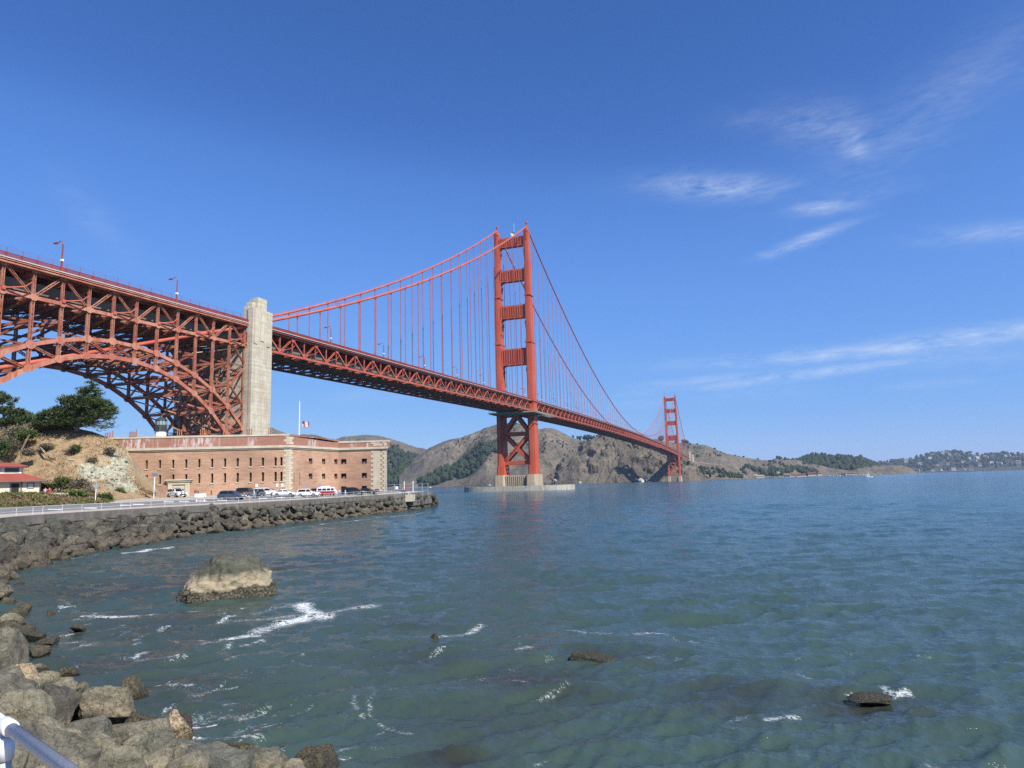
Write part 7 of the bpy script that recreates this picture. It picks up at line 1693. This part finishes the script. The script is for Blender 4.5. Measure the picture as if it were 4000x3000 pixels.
def dog(M, label, mt, sc):
    J = dict(hip=((-.28, 0, .42), .11), chest=((.18, 0, .44), .14), neck=((.36, 0, .58), .075), head=((.46, 0, .68), .085), nose=((.62, 0, .64), .035), tail=((-.48, 0, .55), .03), tip=((-.58, 0, .72), .02)); E = [('hip', 'chest'), ('chest', 'neck'), ('neck', 'head'), ('head', 'nose'), ('hip', 'tail'), ('tail', 'tip')]
    for s, n_ in ((1, 'l'), (-1, 'r')):
        J.update({'fe' + n_: ((.2, s * .09, .27), .045), 'fw' + n_: ((.19 + s * .05, s * .09, .10), .03), 'fp' + n_: ((.23 + s * .05, s * .09, .02), .035), 'hk' + n_: ((-.22, s * .09, .27), .06), 'hh' + n_: ((-.38 + s * .03, s * .09, .16), .03), 'hp' + n_: ((-.33 + s * .03, s * .09, .02), .035), 'ea' + n_: ((.43, s * .06, .79), .025)})
        E += [('chest', 'fe' + n_), ('fe' + n_, 'fw' + n_), ('fw' + n_, 'fp' + n_), ('hip', 'hk' + n_), ('hk' + n_, 'hh' + n_), ('hh' + n_, 'hp' + n_), ('head', 'ea' + n_)]
    me = skin_mesh(J, E, [mt], lambda a, c: 0); o = place('dog', me, M @ Matrix.Scale(sc, 4)); tag(o, label, 'dog')
dog(xf(gdep(970, 134), R(175)), 'small fawn dog on the left of the walker in white', C_('fawn_fur', (.5, .36, .22)), .85); dog(xf(gdep(976, 133.5), R(150)), 'pale small dog just in front of the walker in white', C_('cream_fur', (.65, .55, .42)), .75)
bpy.data.scenes.remove(tmp)
# rails round the far viewpoint
o = place('viewpoint_rail', None, xf(S(1578, 1934, 170) + Vector((0, 0, -.35)), 0)); tag(o, 'short pale rail around the far viewpoint where two people stand', 'railing')
for x in (-1.1, 0, 1.1, 1.5): b = MB(); b.box2((x - .05, -.05, -.6), (x + .05, .05, 1.1)); lpart(b, 'post', M_RAILW, o)
b = MB(); b.box2((-1.1, -.04, 1.0), (1.5, .04, 1.1)); lpart(b, 'rail', M_RAILW, o)
# ================================================================== far shore: woods, buildings, boats
def lump(rg, sub=1, elong=1.2):
    bm = bmesh.new(); bmesh.ops.create_icosphere(bm, subdivisions=sub, radius=1)
    V = np.array([v.co[:] for v in bm.verts]); F = np.array([[v.index for v in f.verts] for f in bm.faces]); bm.free()
    V *= (1 + rg.normal(0, .20, (len(V), 1))); V[:, 2] *= elong; return V, F
rg = np.random.default_rng(31); LUMPS = [lump(rg, 2, e) for e in (1.0, 1.15, 1.3, .9, 1.5, 1.1, 1.25, .95)]
def wood(name, label, pts, mt, cat='wood', stuff=True):
    Vs, Fs, off = [], [], 0
    for p, h, w in pts:
        for q in range(2):
            V, F = LUMPS[rg.integers(len(LUMPS))]; a = rg.uniform(0, 6.28); c, s = math.cos(a), math.sin(a); Rm = np.array([[c, -s, 0], [s, c, 0], [0, 0, 1]])
            k = (1, .62)[q]; Vs.append((V * np.array([w * k, w * k, h * .5 * k])) @ Rm.T + np.array(p) + np.array([rg.normal(0, w * .5) * q, rg.normal(0, w * .5) * q, h * (.45 + .25 * q)])); Fs.append(F + off); off += len(V)
    o = np_mesh(name, np.concatenate(Vs), np.concatenate(Fs), mt, None, False); tag(o, label, cat, None, 'stuff'); return o
def scatter(hl, n, x0, x1, f0, f1, h, seed, dens=None):
    r = np.random.default_rng(seed); out = []
    while len(out) < n:
        px = r.uniform(x0, x1); a, c = f0(px), f1(px)
        if c <= a: continue
        t = r.uniform(a, c); p = hpt(hl, px, t)
        if dens is not None and fbm(np.array([p.x / 60]), np.array([p.y / 60]), 3, seed)[0] < dens: continue
        hh = r.uniform(*h); out.append((p, hh, hh * r.uniform(.32, .5)))
    return out
I = lambda xs_, ys_: (lambda x: float(np.interp(x, xs_, ys_)))
wood('shore_wood', 'dense dark eucalyptus wood on the slope between the fort and the near tower', scatter('hill_ridge', 620, 1440, 1780, I([1440, 1780], [.03, .03]), I([1440, 1500, 1560, 1640, 1680, 1700, 1780], [.62, .66, .60, .52, .40, .30, .2]), (14, 26), 1), M_WOODF)
wood('shore_wood', 'band of dark trees climbing towards the near tower', scatter('hill_peak', 420, 1640, 1950, I([1640, 1720, 1800, 1880, 1950], [.04, .06, .12, .20, .34]), I([1640, 1720, 1800, 1880, 1950], [.20, .34, .40, .44, .48]), (12, 24), 2), M_WOODF)
wood('hill_wood', 'dark rounded wood covering the low hill beyond the harbour', scatter('hill_wooded', 620, 3060, 3450, I([3060, 3450], [.10, .25]), I([3060, 3450], [1.0, 1.0]), (14, 24), 3), M_WOODF)
wood('harbour_trees', 'dark trees behind the red-roofed harbour buildings', scatter('hill_east', 150, 2880, 3200, I([2880, 3200], [.05, .05]), I([2880, 2950, 3050, 3200], [.30, .34, .26, .22]), (10, 20), 4, .45), M_WOODF)
wood('slope_scrub', 'dark scrub patches on the hill right of the far tower', scatter('hill_east', 130, 2620, 3150, I([2620, 3150], [.15, .2]), I([2620, 3150], [.98, .96]), (5, 12), 5, .56), M_WOODF)
wood('slope_scrub', 'dark scrub dotted over the rounded headland hill', scatter('hill_peak', 260, 1700, 2400, I([1700, 2400], [.25, .2]), I([1700, 2400], [.93, .93]), (3, 7), 6, .55), M_WOODF)
wood('slope_scrub', 'scrub at the foot of the spur by the shore', scatter('hill_spur', 110, 2700, 2900, I([2700, 2900], [.08, .05]), I([2700, 2900], [.45, .35]), (6, 12), 7), M_WOODF)
wood('town_trees', 'dark trees between the houses of the distant hillside', scatter('far_shore_hill', 620, 3400, 4100, I([3400, 4100], [.06, .06]), I([3400, 4100], [.99, .99]), (14, 30), 8, .36), M_WOODF)
for i, (px, t, h) in enumerate([(2240, .99, 12), (2256, .99, 14), (2268, .99, 18), (2283, .99, 22), (2294, .99, 24), (2306, .99, 20), (2318, .99, 18), (2332, .99, 17), (2345, .99, 14)]):
    p = hpt('hill_peak', px, t); o = empty('ridge_tree', p, f'{ords[i]} tree from the left in the skyline group right of the near tower', 'tree', 'trees on the skyline ridge'); Vs, Fs, off = [], [], 0
    for q in range(4): V, F = LUMPS[(i + q) % 8]; k = h * (.30 - .04 * q); Vs.append(V * np.array([k, k, k * .9]) + np.array(p) + np.array([rg.normal(0, h * .18), rg.normal(0, h * .18), h * (.42 + .15 * q)])); Fs.append(F + off); off += len(V)
    np_mesh('crown', np.concatenate(Vs), np.concatenate(Fs), M_WOODF, o, False); b = MB(); b.tube([p - Vector((0, 0, 2)), p + Vector((0, 0, h * .5))], .5, 5); b.build('trunk', M_BARK, o)
for i, (px, h) in enumerate([(2585, 26), (2640, 14), (2668, 20), (2680, 16), (2724, 8), (2790, 8), (2905, 8), (2960, 7)]):
    p = hpt('hill_east', px, .99); o = empty('ridge_tree', p, f'{ords[i]} dark tree from the left on the ridge behind the far tower', 'tree', 'trees on the ridge behind the far tower'); Vs, Fs, off = [], [], 0
    for q in range(3): V, F = LUMPS[(i + q + 3) % 8]; k = h * .36; Vs.append(V * np.array([k * 1.3, k * 1.3, k * .8]) + np.array(p) + np.array([rg.normal(0, h * .25), rg.normal(0, h * .25), h * (.35 + .1 * q)])); Fs.append(F + off); off += len(V)
    np_mesh('crown', np.concatenate(Vs), np.concatenate(Fs), M_WOODF, o, False); b = MB(); b.tube([p - Vector((0, 0, 2)), p + Vector((0, 0, h * .4))], .5, 5); b.build('trunk', M_BARK, o)
# hillside roads: pale cuts following the contour
M_ROADCUT = simple('pale_road_cut', (.24, .17, .125), .95, var=.2, scale=.02)
def road_cut(hl, x0, x1, t, w, lab):
    b = MB(); rings = []
    for px in np.linspace(x0, x1, 40):
        tt_ = t(px); p = hpt(hl, px, tt_); q = hpt(hl, px, tt_ + .008); rings.append([p + Vector((0, 0, .8)), q + Vector((0, 0, .8 + w * .4))])
    b.loft(rings, close=False, caps=False); o = b.build('road', M_ROADCUT); tag(o, kind='structure'); o['label'] = lab
road_cut('hill_peak', 1700, 2230, I([1700, 1850, 2000, 2120, 2230], [.70, .66, .60, .62, .74]), 2.5, 'pale road cut along the headland hill')
road_cut('hill_spur', 2700, 2830, I([2700, 2830], [.62, .72]), 3.0, 'pale road cut on the low spur')
# guano-whitened and dark shore rocks
M_GUANO = simple('guano_white_rock', (.42, .40, .35), .9, var=.5, scale=.25); M_SHR = simple('dark_shore_rock', (.09, .075, .06), .9, var=.4, scale=.1)
for i, (px, py, dep, r, mt, lab) in enumerate([(1912, 1893, 2150, 12, M_GUANO, 'white-stained shore rock left of the near pier'), (2168, 1874, 1905, 9, M_GUANO, 'white-stained ledge at the foot of the cliff right of the near pier'), (2185, 1872, 1915, 7, M_GUANO, 'smaller white rock beside the stained ledge'), (2265, 1884, 1870, 9, M_GUANO, 'white rock under the middle of the cliff'), (2505, 1874, 1820, 15, M_GUANO, 'large white-stained rock left of the far tower'), (2520, 1866, 1830, 12, M_GUANO, 'white-stained crag above the large white rock'),
                                        (2752, 1868, 1850, 13, M_GUANO, 'pale pointed needle rock right of the far tower'), (2762, 1862, 1860, 12, M_GUANO, 'taller pale needle rock right of the far tower'), (2735, 1873, 1845, 12, M_SHR, 'dark low rock left of the pale needles'), (2862, 1858, 2250, 22, M_GUANO, 'tall pale rock stack on the shore of the cove'), (1800, 1897, 2300, 12, M_SHR, 'dark shore rock below the wood'), (2100, 1884, 1960, 10, M_SHR, 'dark shore rock at the left end of the cliff')]):
    p = S(px, py, dep); p.z = max(p.z - r * .3, -r * .2); o = place('shore_rock', rock_mesh(700 + i, mt, 3, False, sq=(1, .8, 1.0), cuts=12, amp=.12), Matrix.Translation(p) @ Matrix.Scale(r * .62, 4)); tag(o, lab, 'rock')
# houses
def house(px, py, dep, w, d, h, rh, wall, roof, label, group, yaw=0.0, win=0, name='house'):
    p = S(px, py, dep); o = place(name, None, xf(p, yaw)); tag(o, label, 'house', group); w, d, h, rh = w * .8, d * .8, h * .68, rh * .62
    b = MB(); b.box2((-w / 2, -d / 2, -h * .8), (w / 2, d / 2, h)); lpart(b, 'wall', wall, o)
    b = MB(); e = .08 * w; b.add([(-w / 2 - e, -d / 2 - e, h), (w / 2 + e, -d / 2 - e, h), (w / 2 + e, d / 2 + e, h), (-w / 2 - e, d / 2 + e, h), (-w / 2 + d * .15, 0, h + rh), (w / 2 - d * .15, 0, h + rh)], [(0, 1, 5, 4), (2, 3, 4, 5), (0, 4, 3), (1, 2, 5), (0, 3, 2, 1)]); lpart(b, 'roof', roof, o)
    for k in range(win):
        x = -w / 2 + w * (k + .5) / win; b = MB(); b.box2((x - w / win * .22, -d / 2 - .08, h * .25), (x + w / win * .22, -d / 2 - .02, h * .7)); lpart(b, 'window', M_GLASS, o)
    return o
M_HW = simple('white_stucco', (.55, .53, .48), .8, var=.1); M_HY = simple('pale_yellow_wall', (.68, .58, .36), .8, var=.1); M_HR = simple('red_tile_roof', (.24, .075, .055), .7, var=.2, scale=.05); M_HG = simple('grey_shingle_roof', (.20, .18, .17), .8); M_HT = simple('tan_wall', (.42, .34, .26), .8)
for (px, py, dep, w, d, h, rh, wl_, rf_, lab, wn) in [(2970, 1863, 2350, 34, 16, 7, 3, M_HY, M_HW, 'pale yellow warehouse on the pier by the cove', 4), (2950, 1853, 2420, 16, 12, 6, 4, M_HW, M_HR, 'small red-roofed house behind the yellow warehouse', 2), (3040, 1846, 2520, 14, 10, 5, 3, M_HW, M_HG, 'white cottage among the dark trees', 2), (3075, 1861, 2500, 30, 14, 6, 5, M_HW, M_HR, 'long red-roofed building at the left of the harbour row', 5),
        (3100, 1859, 2560, 20, 14, 7, 5, M_HW, M_HR, 'second red-roofed building of the harbour row', 3), (3130, 1858, 2550, 38, 14, 6, 5, M_HW, M_HR, 'third red-roofed building of the harbour row', 5), (3172, 1855, 2600, 36, 16, 8, 6, M_HW, M_HR, 'tall red-roofed building in the middle of the harbour row', 5), (3203, 1854, 2600, 18, 14, 9, 6, M_HW, M_HR, 'narrow red-roofed building right of the tall one', 2),
        (3292, 1853, 2800, 34, 14, 6, 5, M_HW, M_HR, 'red-roofed building behind the boat masts', 4), (3322, 1853, 2800, 30, 14, 6, 5, M_HW, M_HR, 'right-hand red-roofed building behind the boat masts', 4), (3240, 1856, 2750, 16, 10, 4, 2, M_HW, M_HG, 'low white shed left of the boat masts', 2), (3455, 1851, 2960, 22, 10, 4, 2, M_HW, M_HG, 'low white shed under the bare bluff', 2), (2900, 1868, 2320, 14, 9, 4, 2, M_HW, M_HG, 'white shed at the left end of the cove shore', 2), (2925, 1867, 2320, 12, 8, 3, 2, M_HW, M_HG, 'second white shed on the cove shore', 1)]:
    house(px, py, dep, w, d, h, rh, wl_, rf_, lab, 'buildings of the harbour', R(rg.uniform(-10, 10)), wn)
HS = [(3440, 1822), (3470, 1818), (3495, 1806), (3515, 1801), (3560, 1814), (3610, 1788), (3618, 1788), (3640, 1791), (3650, 1790), (3680, 1780), (3690, 1779), (3673, 1787), (3632, 1805), (3628, 1806), (3706, 1793), (3703, 1807), (3590, 1823), (3588, 1822), (3745, 1799), (3750, 1808), (3730, 1811), (3785, 1808), (3815, 1806), (3820, 1805), (3805, 1817), (3845, 1802), (3850, 1805), (3880, 1800), (3925, 1802), (3950, 1806), (3970, 1805), (3975, 1822), (3820, 1827), (3825, 1829), (3674, 1838), (3660, 1826), (3722, 1836), (3764, 1838), (3790, 1841), (3640, 1838), (3870, 1824), (3890, 1823), (3905, 1824), (3940, 1797), (3992, 1797), (3550, 1806), (3535, 1812), (3580, 1838), (3786, 1786), (3760, 1820), (3700, 1825), (3905, 1790)]
hp = None
for i, (px, py) in enumerate(HS):
    w = rg.uniform(12, 34); ry = np.interp(px, [3330, 3423, 3569, 3645, 3740, 3834, 4000], [1822, 1806, 1795, 1774, 1766, 1780, 1774]); f_ = np.clip((py - ry) / (1838 - ry), .02, .98); dep = 6400 - f_ * 1150
    p = hpt('far_shore_hill', px, 1 - f_) + Vector((0, 0, 9)) - FW * 14; w *= .95; b = MB(); h = w * rg.uniform(.4, .65); b.box2((-w / 2, -6, -h * .6), (w / 2, 6, h)); 
    o = place('hillside_house', None, xf(p, R(rg.uniform(-25, 25)))); tag(o, ('white', 'white', 'tan')[i % 3] + ' house with ' + ('grey', 'tan', 'red')[i % 3] + ' roof ' + ('near the ridge', 'half way up', 'near the water')[min(2, int(f_ * 3))] + ' on the ' + ('left', 'middle', 'right')[int(np.searchsorted([3640, 3800], px))] + ' of the distant hillside', 'house', 'houses on the distant hillside'); lpart(b, 'wall', [M_HW, M_HW, M_HT][i % 3], o)
    b = MB(); b.add([(-w / 2 - 1, -7, h), (w / 2 + 1, -7, h), (w / 2 + 1, 7, h), (-w / 2 - 1, 7, h), (-w / 2, 0, h + 3), (w / 2, 0, h + 3)], [(0, 1, 5, 4), (2, 3, 4, 5), (0, 4, 3), (1, 2, 5), (0, 3, 2, 1)]); lpart(b, 'roof', [M_HG, M_HT, M_HR][i % 3], o)
# pier and boats
p = S(2980, 1868, 2290); b = MB(); b.box((p.x, p.y, 2.2), (70, 8, 1.2), 0, Matrix((RT, FW, Vector((0, 0, 1)))).transposed())
for k in range(14): q = p + RT * (-33 + 5 * k); b.tube([(q.x, q.y, -3), (q.x, q.y, 1.7)], .5, 6)
tag(b.build('pier', simple('dark_pier_timber', (.07, .06, .05), .9)), 'long dark timber pier in front of the yellow warehouse', 'pier')
def boat(px, dep, L, mast, label, group=None, yaw=0, name='sailboat', sail=False, cat='sailboat'):
    y = 1944.98 - .02808 * px + 6 * FPX / dep; p = S(px, y, dep); p.z = 0; o = place(name, None, xf(p, yaw)); tag(o, label, cat, group); W = L * .14
    b = MB(); rings = []
    for t, w, zb in ((-.5, .75, .2), (-.3, .95, -.1), (0, 1.0, -.2), (.28, .75, -.1), (.45, .3, .2), (.5, .03, .5)): rings.append([(t * L, -w * W, L * .11), (t * L, -w * W * .7, zb * L * .1), (t * L, w * W * .7, zb * L * .1), (t * L, w * W, L * .11)])
    b.loft(rings); lpart(b, 'hull', M_WHITE, o); b = MB(); b.loft([[(-L * .3, -W * .6, L * .11), (-L * .3, W * .6, L * .11), (-L * .28, W * .5, L * .17), (-L * .28, -W * .5, L * .17)], [(L * .18, -W * .5, L * .11), (L * .18, W * .5, L * .11), (L * .12, W * .4, L * .16), (L * .12, -W * .4, L * .16)]]); lpart(b, 'cabin', M_WHITE, o)
    if mast:
        b = MB(); b.tube([(L * .06, 0, L * .1), (L * .06, 0, mast)], max(.10, L * .008), 6); b.bar((L * .06, 0, L * .25), (-L * .38, 0, L * .25), .18, .18); lpart(b, 'mast', M_WHITE, o)
        b = MB(); b.tube([(L * .48, 0, L * .14), (L * .06, 0, mast * .97), (-L * .48, 0, L * .14)], .05, 4); lpart(b, 'rigging', M_GREYMET, o)
        if sail: b = MB(); b.tube([(L * .04, 0, L * .29), (-L * .36, 0, L * .28)], .35, 8); lpart(b, 'furled_sail', M_WHITE, o); b = MB(); b.add([(-L * .12, .05, L * .3), (L * .05, .05, L * .3), (L * .055, .05, mast * .8), (L * .0, .25, L * .7)], [(0, 1, 2, 3)]); lpart(b, 'sail', simple('sail_cloth', (.6, .6, .58), .8), o)
    return o
boat(3394, 1100, 12.5, 15.5, 'white sailing yacht under bare mast on the open water', None, R(8), sail=True)
for k, px in enumerate((3244, 3256, 3262, 3270, 3282, 3305, 3338, 3345, 3352, 3358, 3366, 3374, 3380)):
    boat(px, 2760 + 10 * (k % 3), 11, rg.uniform(12, 17), f'moored sailboat in the far marina, {(ords + ["thirteenth"])[k]} mast from the left', 'sailboats moored in the marina', R(rg.uniform(60, 120)))
boat(2535, 1700, 12, 0, 'white motor boat on the water left of the far tower', None, R(15), 'motor_boat', cat='boat')
boat(1682, 2300, 10, 10, 'tiny white sailboat near the wooded shore', None, R(20))
boat(3608, 2900, 9, 0, 'tiny white motor boat off the rocky point', None, R(15), 'motor_boat', cat='boat'); boat(3632, 3600, 10, 0, 'tiny boat far out below the distant town', None, R(15), 'motor_boat', cat='boat')
# north anchorage pylon
np_ = empty('north_pylon', (0, 1625, 40), 'cream concrete pylon block at the far end of the bridge', 'pylon')
for x in (-16, 16):
    b = MB(); b.box2((x - 3, 1616, 20), (x + 3, 1634, 82)); b.box2((x - 2, 1619, 82), (x + 2, 1631, 88)); b.build('shaft', M_PYLON, np_)
b = MB(); b.box2((13, 1640, 15), (21, 1690, 72)); b.build('anchor_block', M_PYLON, np_)
for y in (1641, 1665, 1689): b = MB(); b.box2((20.9, y - 3, 15), (23, y + 3, 80)); b.build('pilaster', M_PYLON, np_)
b = MB(); b.box2((13, 1646, 72), (21, 1684, 77)); b.build('roof', M_HR, np_)
# ================================================================== air
hz = MB(); hz.box2((-13900, -700, -8), (9000, 14200, 380)); me = hz.mesh('haze', None or M_WHITE); me.materials.clear()
m = bpy.data.materials.new('haze_air'); m.use_nodes = True; n = m.node_tree.nodes; n.clear(); ou = n.new('ShaderNodeOutputMaterial'); pv = n.new('ShaderNodeVolumePrincipled')
pv.inputs['Color'].default_value = (.55, .72, .97, 1); pv.inputs['Density'].default_value = 4.2e-5; pv.inputs['Anisotropy'].default_value = 0.0
m.node_tree.links.new(pv.outputs[0], ou.inputs['Volume']); me.materials.append(m); tag(place('haze', me), 'thin pale blue air over the whole strait', 'haze', None, 'stuff')
